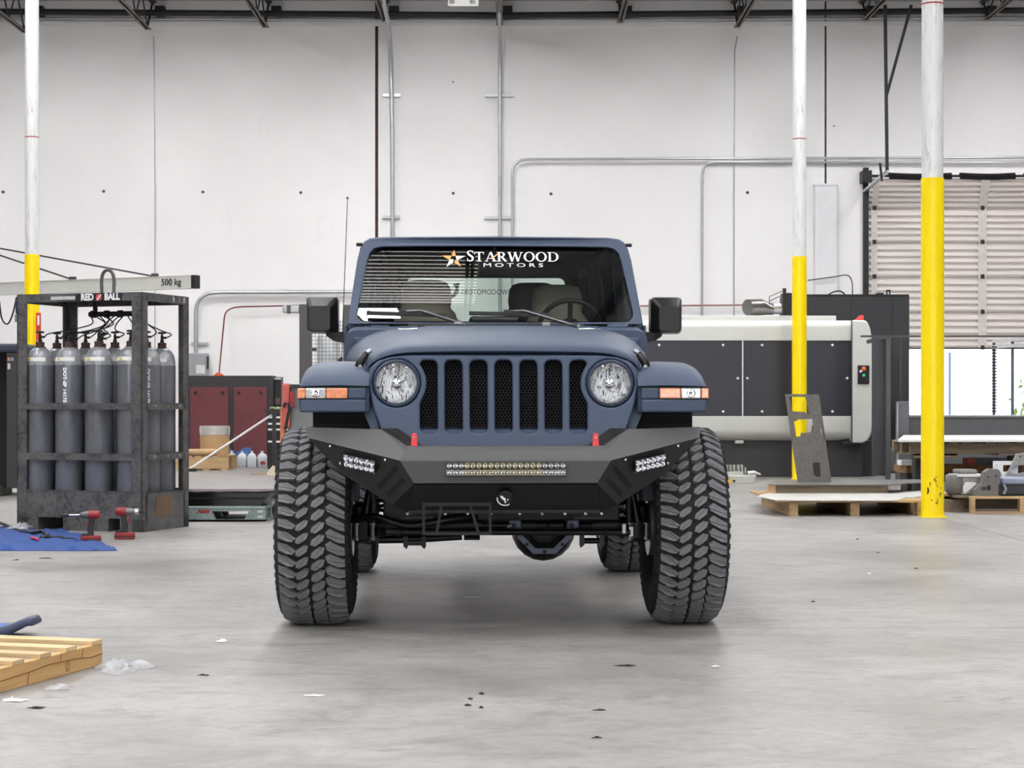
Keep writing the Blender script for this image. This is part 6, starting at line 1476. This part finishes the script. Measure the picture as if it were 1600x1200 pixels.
# ---- outside: chain fence line and plants
fp = thing('fence_post', 'thin fence post outside the open roll-up door', 'fence post', (X(1484, 42), 42, 0))
MB().cyl((0, 0, -0.03), (0, 0, Z(552, 42)), 0.03, 8).build('pole', plain('fence_grey', (96, 110, 128), 0.5, 0.4), fp)
MB().lathe([(0.04, Z(552, 42)), (0.03, Z(551, 42)), (0.002, Z(550, 42))], 8).build('cap', plain('fence_cap', (96, 110, 128), 0.5, 0.4), fp)
sb_ = thing('leafy_bush', 'green leafy bush outside the open roll-up door', 'bush', (X(1608, 40), 40, -0.03))
LF = plain('bush_green', (96, 122, 52), 0.6, 0, 0.3, 4)
b = MB(); random.seed(11)
for k in range(260):
    p = Vector((random.gauss(0.12, 0.16), random.gauss(0, 0.2), random.uniform(0.1, 1.65))); s_ = random.uniform(0.05, 0.11); q = Euler((random.uniform(0, 6), random.uniform(0, 6), random.uniform(0, 6))).to_matrix()
    b.add([p + q @ Vector(v) * s_ for v in ((-1, 0, 0), (0, -0.45, 0.1), (1, 0, 0), (0, 0.45, 0.1))], [(0, 1, 2, 3)])
b.build('foliage', LF, sb_, fix=False)
MB().cyl((0.1, 0, 0), (0.12, 0, 1.3), 0.03, 6).build('stem', plain('bush_stem', (84, 66, 48), 0.8), sb_)

# ---- pallet with cut sheets, between the two yellow columns
P2D = 18.8
pl_u0, pl_u1 = 1212, 1462
pal = thing('sheet_pallet', 'wooden skid carrying cut steel sheets behind the near yellow column', 'pallet', (X((pl_u0 + pl_u1) / 2, P2D), P2D, 0))
def sx_(u, d=P2D): return X(u, d) - X((pl_u0 + pl_u1) / 2, P2D)
TZ = Z(782, P2D)
for k in range(8):
    MB().box(sx_(1212), sx_(1470), 0.02 + k * 0.27, 0.2 + k * 0.27, TZ - 0.022, TZ).build('board', PINE, pal)
for u in (1240, 1336, 1441):
    MB().box(-0.045, 0.045, 0.0, 2.1, 0.0, TZ - 0.022).build('bearer', PINE_Y, pal, loc=(sx_(u), 0.0, 0))
STS = worn('bare_steel_sheet', (214, 213, 208), (186, 184, 180), 0.4, 0.3, 0.4, 3, 0.02)
STS2 = worn('grey_steel_sheet', (120, 119, 117), (100, 98, 96), 0.4, 0.5, 0.4, 3, 0.02)
def sheet_obj(name, label, poly, z, th, mat, cat='steel sheet'):
    """poly in (u, d)"""
    P = [Vector((X(u, d), d, 0)) for u, d in poly]; c = sum(P, Vector()) / len(P)
    o = MB().prism([(p.x - c.x, p.y - c.y) for p in P], 0, th, lambda a, q, t: (a, q, t)).build(name, mat, None, loc=(c.x, c.y, z)); return tag(o, label, cat)
sheet_obj('steel_sheet', 'pale bare steel sheet lying lowest on the wooden skid', [(1183, 19.55), (1205, 18.95), (1213, 18.72), (1402, 18.70), (1412, 19.2), (1428, 19.25), (1434, 19.5), (1456, 19.5), (1456, 20.85), (1215, 20.85)], TZ, 0.008, STS)
blk = thing('timber_spacer', 'long timber spacer between the stacked steel sheets', 'timber', (X(1296, 20.25), 20.2, TZ + 0.008))
MB().box(X(1200, 20.2) - X(1296, 20.25), X(1388, 20.2) - X(1296, 20.25), 0, 0.09, 0, 0.082).build('beam', OLDW, blk)
MB().box(X(1200, 20.2) - X(1296, 20.25) - 0.002, X(1212, 20.2) - X(1296, 20.25), -0.004, 0.09, 0.0, 0.084).build('cut_end', PINE, blk)
ZT = TZ + 0.008 + 0.084
sheet_obj('dark_steel_sheet', 'dark steel sheet lying on the timber spacer under the upright plate', [(1199, 20.3), (1203, 20.15), (1400, 20.15), (1415, 20.5), (1440, 20.6), (1440, 21.5), (1215, 21.5)], ZT, 0.010, STS2)
# upright cut plate with openings
UD = 20.9
pa = W(1230, 613, UD); 
out = [(1228.5, 613), (1282, 613.5), (1299, 750), (1246, 750)]
h1 = [(1235, 617), (1260, 617.5), (1263, 626), (1266, 645), (1262, 645.5), (1260, 641), (1240, 640)]
h2 = [(1242, 656), (1247, 655), (1247.5, 653), (1271, 652), (1272, 673), (1252, 674), (1252, 679), (1245, 680)]
h3 = [(1270, 720), (1281, 720), (1283, 742), (1279, 744), (1272, 740)]
h4 = [(1283, 668), (1285, 668), (1287, 684), (1285, 685)]
h5 = [(1287, 668), (1289, 668), (1291, 684), (1289, 685)]
zb_ = ZT + 0.010
def um(x, y, z):
    t = (750 - y) / 137.0; d = UD + 0.10 * t + z * 1.0
    return Vector((X(x, UD), d, zb_ + (750 - y) / F * UD * 0.998)) - Vector((X(1264, UD), UD, zb_))
up = curve_mesh([out, h1[::-1], h2[::-1], h3[::-1], h4[::-1], h5[::-1]], 0.004)
o = MB().mesh(up, um).build('cut_steel_plate', worn('mill_scale_steel', (112, 109, 106), (92, 89, 86), 0.55, 0.3, 0.4, 4, 0.03), None, loc=(X(1264, UD), UD, zb_)); tag(o, 'tall steel plate with cut-out windows standing on the sheets', 'steel plate')
# prop behind the plate
o = MB().bar((0, 0.45, 0), (0, 0.12, 0.62), 0.05, 0.03).build('timber_prop', OLDW, None, loc=(X(1275, UD), UD, ZT + 0.010)); tag(o, 'timber prop leaning behind the upright cut steel plate', 'timber')
# heat-sink casting behind the tire
hs = thing('finned_casting', 'pale metal casting with upright fins on the floor beside the tire', 'casting', (X(1150, 26.4), 26.4, 0))
def cx_(u): return X(u, 26.4) - X(1150, 26.4)
def cz_(v): return Z(v, 26.4)
ALP = plain('pale_cast_aluminium', (190, 190, 184), 0.45, 0.4, 0.08)
MB().prism([(cx_(1120), 0.0), (cx_(1176), 0.0), (cx_(1182.5), cz_(743)), (cx_(1120), cz_(743))], 0, 0.35, lambda p, q, t: (p, t, q)).build('tray', ALP, hs, bevel=0.008)
MB().box(cx_(1120), cx_(1162), 0.05, 0.3, cz_(743), cz_(737)).build('block', ALP, hs)
for u in (1137.5, 1143, 1149, 1155.5, 1161): MB().box(cx_(u) - 0.008, cx_(u) + 0.008, 0.08, 0.28, cz_(738), cz_(727)).build('fin', ALP, hs)
MB().box(cx_(1166) - 0.008, cx_(1166) + 0.008, 0.08, 0.2, cz_(741), cz_(731)).build('fin', ALP, hs)
MB().tube([(cx_(1170), 0.1, cz_(741)), (cx_(1180), 0.1, cz_(739)), (cx_(1190), 0.1, cz_(742))], [0.04, 0.03, 0.012], 8).build('nozzle', ALP, hs, smooth=50)
MB().box(cx_(1138), cx_(1144), -0.004, 0.0, cz_(755), cz_(748)).build('yellow_label', plain('yellow_label', (226, 186, 70), 0.5), hs)
MB().cyl((cx_(1147), -0.006, cz_(751.5)), (cx_(1147), 0.0, cz_(751.5)), 0.018, 10).build('round_hole', MAT['black'], hs)

# ---- raised pallets with sheets at the far right
R1 = 22.5
def rp_(u, d=R1): return X(u, d)
rpal = thing('raised_pallet', 'weathered wooden pallet with pale sheets held up behind the near column', 'pallet', (X(1520, R1), R1, 0.0))
zl = Z(712, R1); zh = Z(693, R1)
def rx(u, d=R1): return X(u, d) - X(1520, R1)
for k in range(3): MB().box(rx(1424), rx(1640), 0.05 + k * 0.5, 0.15 + k * 0.5, Z(709, R1), zh).build('stringer', OLDW, rpal)
for u in (1424, 1452, 1482, 1503, 1540, 1560, 1590, 1620): MB().box(rx(u) - 0.0, rx(u) + 0.12, 0, 1.15, zh, zh + 0.022).build('board', OLDW_Y, rpal)
for u in (1430, 1470, 1560): MB().box(rx(u), rx(u) + 0.2, 0, 1.15, Z(709, R1) - 0.02, Z(709, R1)).build('board', OLDW_Y, rpal)
MB().box(rx(1430), rx(1497), 0.0, 0.1, Z(716, R1), Z(709.2, R1)).build('support_block', OLDW, rpal)
# its supports down to the floor
for u in (1448, 1600): MB().box(rx(u) - 0.06, rx(u) + 0.06, 0.35, 0.55, 0, Z(709, R1) - 0.02).build('trestle_leg', MAT['black'], rpal)
PAP = plain('white_film_sheet', (222, 222, 222), 0.35, 0, 0.06, 3)
o = sheet_obj('white_sheet', 'pale film-covered sheet lying flat on the raised pallet', [(1403, R1 - 0.02), (1418, R1 - 0.12), (1640, R1 - 0.12), (1640, R1 + 3.2), (1412, R1 + 3.2)], zh + 0.022, 0.025, PAP)
# lower shelf pallet behind
lpal = thing('long_crate', 'brown timber crate with white edges under the raised pallet', 'crate', (X(1500, 23.8), 23.8, 0))
def lx2(u, d=23.8): return X(u, d) - X(1500, 23.8)
BRW = wood('brown_crate_wood', (156, 116, 72), (116, 82, 50), 0)
MB().box(lx2(1412), lx2(1640), 0, 0.6, Z(739, 23.8), Z(727, 23.8)).build('beam', BRW, lpal)
for u in (1412, 1424): MB().box(lx2(u), lx2(u + 4), -0.02, 0.0, Z(739, 23.8), Z(727, 23.8)).build('end_cleat', PINE, lpal)
MB().box(lx2(1407), lx2(1442), -0.06, 0.2, Z(727, 23.8), Z(719, 23.8)).build('white_board', MAT['trimwhite'], lpal)
for u in (1420, 1590): MB().box(lx2(u), lx2(u + 10), 0.1, 0.5, 0, Z(739, 23.8)).build('leg', MAT['black'], lpal)
o = MB().box(0, X(1526, 23.2) - X(1514, 23.2), 0, 0.3, 0, Z(709, 23.2) - Z(720, 23.2)).build('red_block', plain('faded_red_paint', (178, 78, 70), 0.6), None, loc=(X(1514, 23.8), 23.85, Z(727, 23.8))); tag(o, 'small faded red block resting on the brown crate', 'block')
o = MB().box(0, 1.0, 0, 0.2, 0, 0.09).build('steel_channel', plain('grey_channel', (84, 86, 92), 0.4, 0.4), None, loc=(X(1527, 23.8), 23.9, Z(727, 23.8))); tag(o, 'dark steel channel lying beside the red block', 'steel channel')
# ---- pallet of machined castings
C1 = 19.2
cpal = thing('casting_pallet', 'pale wooden pallet carrying grey machined parts by the near column', 'pallet', (X(1560, C1), C1, 0))
def vx(u, d=C1): return X(u, d) - X(1560, C1)
zp = Z(776, C1)
for k in range(3): MB().box(vx(1518), vx(1650), 0.02 + k * 0.45, 0.07 + k * 0.45, 0.022, zp - 0.022).build('stringer', OLDW, cpal) if k else None
for u in (1518, 1594): MB().box(vx(u), vx(u + 6), 0.0, 0.1, 0.022, zp - 0.022).build('block', PINE, cpal)
MB().box(vx(1517), vx(1650), 0.0, 0.09, zp - 0.022, zp).build('board', PINE, cpal)
MB().box(vx(1517), vx(1650), 0.0, 0.09, 0.0, 0.022).build('board', PINE, cpal)
for k in range(4): MB().box(vx(1500), vx(1650), 0.15 + k * 0.26, 0.33 + k * 0.26, zp - 0.022, zp).build('board', OLDW, cpal)
MB().box(vx(1488), vx(1520), 0.35, 1.1, 0.0, zp - 0.05).build('side_runner', OLDW_Y, cpal)
MB().box(vx(1474), vx(1520), 0.5, 1.1, zp - 0.02, zp + 0.004).build('cardboard', plain('torn_cardboard', (196, 164, 124), 0.8), cpal)
MC = worn('machined_grey_cast', (122, 122, 120), (104, 103, 100), 0.5, 0.35, 0.4, 6, 0.03)
MCL = worn('machined_pale_cast', (164, 163, 160), (140, 139, 136), 0.45, 0.4, 0.4, 6, 0.03)
def casting(name, label, poly, holes, d, th, mat, z):
    u0 = sum(p[0] for p in poly) / len(poly); vb = max(p[1] for p in poly)
    m_ = curve_mesh([poly] + [h[::-1] for h in holes], 0.0, 0.0)
    ex_ = curve_mesh([poly] + [h[::-1] for h in holes], th / 2)
    o = MB().mesh(ex_, lambda x, y, t: ((x - u0) / F * d, t + th / 2, (vb - y) / F * d)).build(name, mat, None, loc=(X(u0, d), d, z)); return tag(o, label, 'casting')
casting('bracket_casting', 'grey cast bracket with a stepped top standing on the pale pallet', [(1522, 774), (1523, 765), (1535, 753), (1538, 737), (1546, 731.5), (1560, 732), (1563.5, 736), (1563, 750), (1560, 757), (1560, 774)], [circle(1544, 744, 1.4, 8), circle(1556, 743, 1.4, 8), round_rect(1533, 1548, 757, 765, 1)], C1 + 0.1, 0.12, MC, zp)
hb = thing('gear_housing', 'grey rounded gearbox housing with a white top plate on the pallet', 'casting', (X(1506, C1 + 0.3), C1 + 0.3, zp + 0.004))
def wx(u): return X(u, C1 + 0.3) - X(1506, C1 + 0.3)
def wz(v): return Z(v, C1 + 0.3) - zp - 0.004
MB().lathe([(0.10, 0.0), (0.125, 0.03), (0.125, wz(744)), (0.115, wz(742))], 18, Matrix.Translation((wx(1500), 0.12, 0))).build('drum', MC, hb, smooth=40)
MB().box(wx(1502), wx(1532), 0.0, 0.25, 0.0, wz(745)).build('body', MCL, hb, bevel=0.01)
MB().prism([(wx(1496), 0.0), (wx(1535), 0.0), (wx(1537), 0.22), (wx(1490), 0.25)], wz(745), wz(741), lambda p, q, t: (p, q - 0.02, t)).build('top_plate', MAT['trimwhite'], hb)
MB().prism([(wx(1504.5), wz(769)), (wx(1508), wz(771)), (wx(1526), wz(756)), (wx(1524), wz(753.5)), (wx(1509), wz(753)), (wx(1505), wz(760))], -0.004, 0.0, lambda p, q, t: (p, t, q)).build('white_patch', MAT['trimwhite'], hb)
MB().box(wx(1498), wx(1530), 0.05, 0.3, wz(741), wz(734)).build('grey_lump', MC, hb, bevel=0.02)
wb = thing('white_bracket', 'white powder-coated plate with a square window behind the castings', 'bracket', (X(1570, C1 + 0.55), C1 + 0.55, zp))
def yx(u): return X(u, C1 + 0.55) - X(1570, C1 + 0.55)
def yz(v): return Z(v, C1 + 0.55) - zp
sq = curve_mesh([[(1552, 720.5), (1590, 720.5), (1590, 774), (1570, 774), (1564, 740), (1552, 733)], [(1566.5, 726.5), (1580, 726.5), (1580, 737), (1566.5, 737)][::-1], circle(1557, 727, 1.2, 6)[::-1], circle(1557, 730.5, 1.0, 6)[::-1]], 0.02)
MB().mesh(sq, lambda x, y, t: (yx(x), t, yz(y))).build('plate', MAT['trimwhite'], wb)
casting('arm_casting', 'pale cast arm with a slot rising at the picture edge behind the motor', [(1572, 774), (1572, 745), (1578, 736), (1590, 711), (1604, 709), (1625, 711), (1625, 774)], [[(1579, 738), (1583, 731), (1596, 728), (1606, 729), (1606, 739), (1590, 742), (1581, 741)], circle(1594, 715, 1.6, 8)], C1 + 0.47, 0.07, MCL, zp)
mt = thing('blue_grey_motor', 'dark motor with a pale blue top lying on the casting pallet', 'motor', (X(1600, C1 + 0.15), C1 + 0.15, zp))
def nx(u): return X(u, C1 + 0.15) - X(1600, C1 + 0.15)
def nz(v): return Z(v, C1 + 0.15) - zp
MB().box(nx(1566), nx(1640), 0.02, 0.28, 0.0, nz(756)).build('body', plain('dark_motor', (58, 59, 63), 0.5, 0.2), mt, bevel=0.02)
MB().box(nx(1565), nx(1640), 0.0, 0.3, nz(757), nz(746)).build('top_housing', plain('pale_blue_motor', (140, 150, 172), 0.4, 0.2), mt, bevel=0.02)
MB().tube([(nx(1568), -0.01, nz(772)), (nx(1571), -0.02, nz(764)), (nx(1568), -0.02, nz(757))], 0.014, 6).build('cable', plain('pale_cable', (150, 158, 176), 0.5), mt)
# ================================================================== foreground things
# ---- impact drivers on the floor
REDT = plain('red_tool_plastic', (142, 32, 35), 0.4, 0, 0.06); BKT = plain('black_tool_rubber', (40, 38, 38), 0.6)
def driver(label, u, v, face, socket):
    d = CZ * F / (v - HOR); loc = (X(u, d), d, 0); k = d / F
    t = thing('cordless_driver', label, 'power tool', loc, 0, 'cordless drivers')
    hh = 54 * k
    bat = MB().box(-15 * k, 15 * k, -0.035, 0.035, 0, 11 * k).build('battery', REDT, t, bevel=0.008)
    MB().box(-15.2 * k, 15.2 * k, -0.0355, 0.0355, 3.5 * k, 5.5 * k).build('battery_band', BKT, bat)
    MB().box(-14 * k, 2 * k, -0.034, 0.034, 11 * k, 14 * k).build('battery_latch', BKT, bat, bevel=0.006)
    g = MB().loft([[Vector((x * k + face * o, y, z * k)) for x, y in ((-4.5, -0.02), (4.5, -0.02), (4.5, 0.02), (-4.5, 0.02))] for z, o in ((10, 0.0), (22, 0.003), (32, -0.006), (38, -0.012))]).build('grip', BKT, t, bevel=0.006)
    MB().box(face * 3 * k, face * 7 * k, -0.012, 0.012, 26 * k, 33 * k).build('trigger', REDT, g, bevel=0.004)
    MB().loft([[Vector((face * x * k, r * k * math.cos(a), 43 * k + r * k * math.sin(a))) for a in [2 * PI * q / 12 for q in range(12)]] for x, r in ((-14, 5), (-12, 6.8), (-2, 7), (3, 6.5))]).build('motor_housing', REDT, t, smooth=40)
    hd = MB().loft([[Vector((face * x * k, r * k * math.cos(a), 43 * k + r * k * math.sin(a))) for a in [2 * PI * q / 12 for q in range(12)]] for x, r in ((3, 6.3), (9, 5.8), (15, 4.2), (17, 3.0))]).build('gear_case', plain('grey_gear_case', (110, 108, 106), 0.4, 0.5), t, smooth=40)
    if socket:
        MB().cyl((face * 16 * k, 0, 43 * k), (face * 36 * k, 0, 42.5 * k), 1.5 * k, 10).build('extension', CHR, hd, smooth=40)
        MB().cyl((face * 34 * k, 0, 42.5 * k), (face * 47 * k, 0, 42 * k), 2.8 * k, 12).build('socket', BKT, hd, smooth=40)
    else:
        MB().cyl((face * 16 * k, 0, 43 * k), (face * 22 * k, 0, 43 * k), 5 * k, 12).build('chuck', MAT['alu'], hd, smooth=40)
        MB().cyl((face * 22 * k, 0, 43 * k), (face * 31 * k, 0, 43 * k), 2.6 * k, 10, 1.8 * k).build('socket', BKT, hd, smooth=40)
driver('red and black cordless driver with a long socket extension, beside the blue cloth', 142, 847.5, -1, True)
driver('red and black cordless driver with a short chuck, beside the rack foot', 195, 842.5, 1, False)
# ---- blue cloth with tools
bd0 = CZ * F / (862 - HOR)
BLU = worn('blue_shop_cloth', (44, 78, 144), (36, 62, 118), 0.9, 0, 0.4, 6, 0.2)
cl = MB()
def cloth(a, q):
    v = 861 - 30 * q; d = CZ * F / (v - HOR)
    right = 183 - 70 * q if q < 0.35 else 158 - 48 * (q - 0.35) - 25 * (1 if q > 0.8 else 0)
    u = -60 + (right + 60) * a
    z = 0.004 + 0.045 * (0.5 + 0.5 * math.sin(a * 9 + q * 5)) * (q > 0.02) * (1 - a) ** 0.5 + 0.05 * max(0, math.sin(q * PI)) * max(0, 0.62 - a) * 1.2 + 0.020 * math.sin(a * 23 + q * 11) ** 2 * (q > 0.04)
    return Vector((X(u, d), d, max(0.003, z))) - Vector((X(60, bd0), bd0 + 0.4, 0))
o = cl.sheet(cloth, 44, 18, (0, 0, -0.0025)).build('blue_cloth', BLU, None, smooth=70, loc=(X(60, bd0), bd0 + 0.4, 0)); tag(o, 'crumpled blue shop cloth spread on the floor before the bottle rack', 'cloth')
def tool(name, label, pts, r, mat, cat):
    """a slender tool lying on the cloth; pts in (u, v, height)"""
    P = []
    for u, v, z in pts: d = CZ * F / (v - HOR) ; P.append(Vector((X(u, d), d, z)))
    c = sum(P, Vector()) / len(P); c.z = 0
    rr_ = r if isinstance(r, list) else r
    o = MB().tube([p - c for p in P], rr_, 8).build(name, mat, None, smooth=50, loc=c); return tag(o, label, cat)
tool('black_hose', 'black air hose lying across the end of the blue cloth', [(-20, 826, 0.09), (10, 834, 0.075), (35, 843, 0.06), (48, 845, 0.06), (66, 842, 0.06), (75, 847, 0.055)], 0.014, HOSE, 'hose')
tool('ratchet_wrench', 'black ratchet wrench with a steel tip lying on the blue cloth', [(64, 850, 0.05), (72, 847.5, 0.05), (80, 848, 0.045), (98, 848.5, 0.045), (100, 848.6, 0.042), (118, 849, 0.04)], [0.014, 0.022, 0.015, 0.015, 0.006, 0.006], BKT, 'wrench')
tool('red_screwdriver', 'thin red-handled tool lying on the blue cloth', [(49, 849, 0.05), (60, 851.5, 0.045)], 0.010, plain('bright_red_handle', (206, 54, 84), 0.4), 'tool')
for i, (u, v) in enumerate(((118, 851), (122, 850.6))):
    d = CZ * F / (v - HOR)
    o = MB().lathe([(0.012, 0), (0.014, 0.004), (0.014, 0.022), (0.009, 0.022), (0.009, 0.004)], 10).build('steel_socket', CHR, None, smooth=40, loc=(X(u, d), d, 0.028)); tag(o, ('small shiny steel socket on the cloth, nearer the wrench', 'small shiny steel socket on the cloth, nearer the driver')[i], 'socket')
def crumple(name, label, u, v, w, dpt, h, mat, cat, n=12, seed=1, shape=None, lift=0.0):
    random.seed(seed); d = CZ * F / (v - HOR); k = d / F
    ph = [random.uniform(0, 6) for _ in range(8)]
    jit = [[random.uniform(-1, 1) for _ in range(n + 1)] for _ in range(n + 1)]
    def fn(a, q):
        e = math.sin(PI * a) ** 0.5 * math.sin(PI * q) ** 0.5
        x = (a - 0.5) * w * (0.75 + 0.25 * math.sin(q * 5 + ph[0])); y = (q - 0.5) * dpt * (0.75 + 0.25 * math.sin(a * 6 + ph[1]))
        z = h * e * (0.5 + 0.3 * math.sin(a * 11 + ph[2]) * math.cos(q * 9 + ph[3]) + 0.3 * jit[int(q * n)][int(a * n)])
        return (x + 0.02 * w * jit[int(a * n)][int(q * n)], y, max(0.002, z) + 0.002)
    o = MB().sheet(fn, n, n, (0, 0, -0.0015)).build(name, mat, None, smooth=None, loc=(X(u, d), d, lift)); return tag(o, label, cat)
FILM = N('clear_plastic_film'); FILM.base((0.62, 0.63, 0.65)); FILM.set(0.12, 0.0, 0.9); FILM.b.inputs['Alpha'].default_value = 0.30; FILM.bump(FILM.noise(40, 4, 0.6), 0.5, 0.01); FILM = FILM.m
PAPR = plain('white_paper', (232, 232, 232), 0.7, 0, 0.03)
crumple('plastic_wrap', 'crumpled clear plastic wrap on the blue cloth', 32, 838, 0.20, 0.35, 0.06, FILM, 'plastic wrap', 10, 3, lift=0.07)
crumple('plastic_bag', 'crumpled clear plastic bag beside the foreground pallet corner', 190, 1046, 0.27, 0.36, 0.05, FILM, 'plastic bag', 16, 5)
crumple('torn_plastic', 'torn scrap of clear plastic on the floor below the foreground pallet', 94, 1076, 0.115, 0.12, 0.03, FILM, 'plastic scrap', 8, 8)
crumple('white_scrap', 'white scrap of paper at the picture edge below the foreground pallet', 22, 1096, 0.105, 0.05, 0.018, PAPR, 'paper scrap', 8, 9)
crumple('paper_scrap', 'flat white paper strip on the floor in front of the vehicle', 491, 1088, 0.085, 0.035, 0.008, PAPR, 'paper scrap', 6, 10)
crumple('paper_scrap', 'tiny torn paper scrap on the floor before the front tire', 346, 1003, 0.055, 0.05, 0.02, PAPR, 'paper scrap', 6, 12)
crumple('paper_scrap', 'small white scrap on the open floor right of the vehicle', 1358, 897, 0.035, 0.04, 0.012, PAPR, 'paper scrap', 6, 13)
crumple('paper_scrap', 'bright white strip lying under the vehicle', 740, 934, 0.13, 0.03, 0.006, PAPR, 'paper scrap', 6, 14)
crumple('paper_scrap', 'small pale scrap on the floor just ahead of the tire', 1118, 1043, 0.045, 0.03, 0.014, plain('grey_paper', (190, 188, 184), 0.7), 'paper scrap', 6, 15)
DRT = plain('dark_debris', (34, 31, 30), 0.85)
deb = [('dark curled strip on the floor below the blue cloth', 150, 861, 0.085, 0.05), ('thin dark stick on the floor before the bottle rack', 72, 873, 0.11, 0.03), ('small dark chip with a white edge near the floor edge', 25, 875.5, 0.05, 0.04), ('dark leaf-like scrap on the floor ahead of the vehicle', 976, 1041, 0.10, 0.03),
       ('dark flake, uppermost of the small cluster on the floor', 752, 1085, 0.022, 0.02), ('dark flake, outermost of the small cluster on the floor', 735, 1093, 0.022, 0.02), ('dark flake, lowest of the small cluster on the floor', 731, 1103, 0.028, 0.02), ('narrow dark flake beside the small cluster on the floor', 752, 1107, 0.02, 0.015),
       ('dark sliver on the floor ahead of the tread', 936, 1111, 0.055, 0.012), ('small dark strip near the bottom of the floor', 933, 1154, 0.038, 0.01), ('dark crumb on the bare floor right of the tire', 1340, 843, 0.03, 0.03), ('dark crumb on the floor farther right of the tire', 1372, 864, 0.03, 0.03), ('reddish crumb on the floor before the near column', 1432, 889, 0.035, 0.03), ('dark flake on the floor right of the vehicle', 1270, 941, 0.03, 0.02), ('dark smear-like scrap by the white scraps', 56, 1107, 0.07, 0.03), ('short dark strip on the floor right of the foreground pallet', 318, 1056, 0.05, 0.02)]
for i, (lab, u, v, w, dp) in enumerate(deb): crumple('floor_debris', lab, u, v, w, dp, 0.010, DRT if 'reddish' not in lab else plain('red_debris', (120, 40, 36), 0.8), 'debris', 5, 30 + i)
# ---- blue insole / creeper head rest at the edge
d = CZ * F / (992 - HOR); k = d / F
ins = thing('creeper_headrest', 'dark blue curved padded headrest of a floor creeper at the edge', 'mechanic creeper', (X(10, d), d, 0))
PADB = plain('dark_blue_vinyl', (58, 64, 90), 0.5, 0, 0.05); PADT = plain('blue_vinyl_top', (52, 92, 168), 0.6, 0, 0.05)
path = [(-80, 8), (-30, 7), (-5, 7.5), (12, 11), (28, 19), (42, 23), (48, 20)]
pts = smooth_path([Vector((x * k, 0, z * k)) for x, z in path], 4)
rings = []
n_ = len(pts)
for i, p in enumerate(pts):
    th = (4.5 + 3.0 * math.sin(PI * min(1, i / n_ * 1.05))) * k if i < n_ - 2 else (4.0 - 1.2 * (i - n_ + 2)) * k
    hwid = 0.09
    rings.append([p + Vector((0, y * hwid, z * th)) for y, z in ((-1, -0.5), (-0.9, -1), (0.9, -1), (1, -0.5), (1, 0.5), (0.9, 1), (-0.9, 1), (-1, 0.5))])
MB().loft(rings).build('pad', PADB, ins, smooth=50)
MB().box(-80 * k, 14 * k, -0.08, 0.10, 12.5 * k, 15 * k).build('top_cushion', PADT, ins, bevel=0.006)
MB().box(-80 * k, -40 * k, -0.10, 0.10, 0.0, 4 * k).build('base_board', BKT, ins)
# ---- foreground pallet corner
fd0 = CZ * F / (1064 - HOR)
PINEF = wood('fresh_pine', (226, 186, 128), (196, 150, 92), 0)
PINEF_Y = wood('fresh_pine_boards', (224, 198, 156), (192, 158, 112), 1)
# the near runner's end points: (160, ~1062 bottom) and (0, ~1083 bottom)
A = Vector((X(160, 8.1), 8.1, 0)); Bp = Vector((X(0, 7.31), 7.31, 0))
dv = (Bp - A).normalized(); ang = math.atan2(-dv.y, -dv.x)
fp_ = thing('pine_pallet', 'fresh pine pallet corner lying in the foreground', 'pallet', A, ang)
Lr = 1.2
# local x runs from the corner at A back along the runner (negative x)
zc0 = 0.0
rn = MB().box(-Lr, 0, 0, 0.038, zc0, zc0 + 0.095).build('runner', PINEF, fp_, bevel=0.003)
crk = plain('dark_wood_crack', (132, 88, 50), 0.9)
pts = [(-Lr, zc0 + 0.03), (-0.85, zc0 + 0.045), (-0.6, zc0 + 0.052), (-0.45, zc0 + 0.062), (-0.25, zc0 + 0.058), (-0.1, zc0 + 0.045), (0.0, zc0 + 0.05)]
MB().tube([(x, -0.0005, z) for x, z in pts], 0.0022, 5).build('crack', crk, rn)
for x, z0, z1 in ((-0.36, 0.062, 0.092), (-0.62, 0.004, 0.05), (-0.18, 0.055, 0.092)): MB().bar((x, -0.0004, zc0 + z0), (x + 0.012, -0.0004, zc0 + z1), 0.003, 0.003).build('crack', crk, rn)
st = MB().mesh(curve_mesh([round_rect(-0.017, 0.017, -0.021, 0.021, 0.003, 2), round_rect(-0.013, 0.013, -0.017, 0.017, 0.003, 2)[::-1], circle(0, 0.005, 0.008, 10), circle(0, 0.005, 0.005, 10)[::-1], [(-0.009, -0.013), (0.009, -0.013), (0.009, -0.009), (-0.009, -0.009)]]), lambda x, y, z: (-0.30 + x, -0.001, zc0 + 0.035 + y)).build('heat_stamp', plain('brown_stamp_ink', (134, 104, 70), 0.9), rn, fix=False)
for y in (0.45, 0.9): MB().box(-Lr, 0, y, y + 0.038, zc0, zc0 + 0.095).build('runner', PINEF, fp_, bevel=0.003)
zt3 = zc0 + 0.095
for x in (-0.05, -0.27, -0.48, -0.69, -0.9, -1.1): MB().box(-0.045, 0.045, -0.003, 0.94, 0, 0.019).build('board', PINEF_Y, fp_, bevel=0.002, loc=(x, 0, zt3 - 0.001))
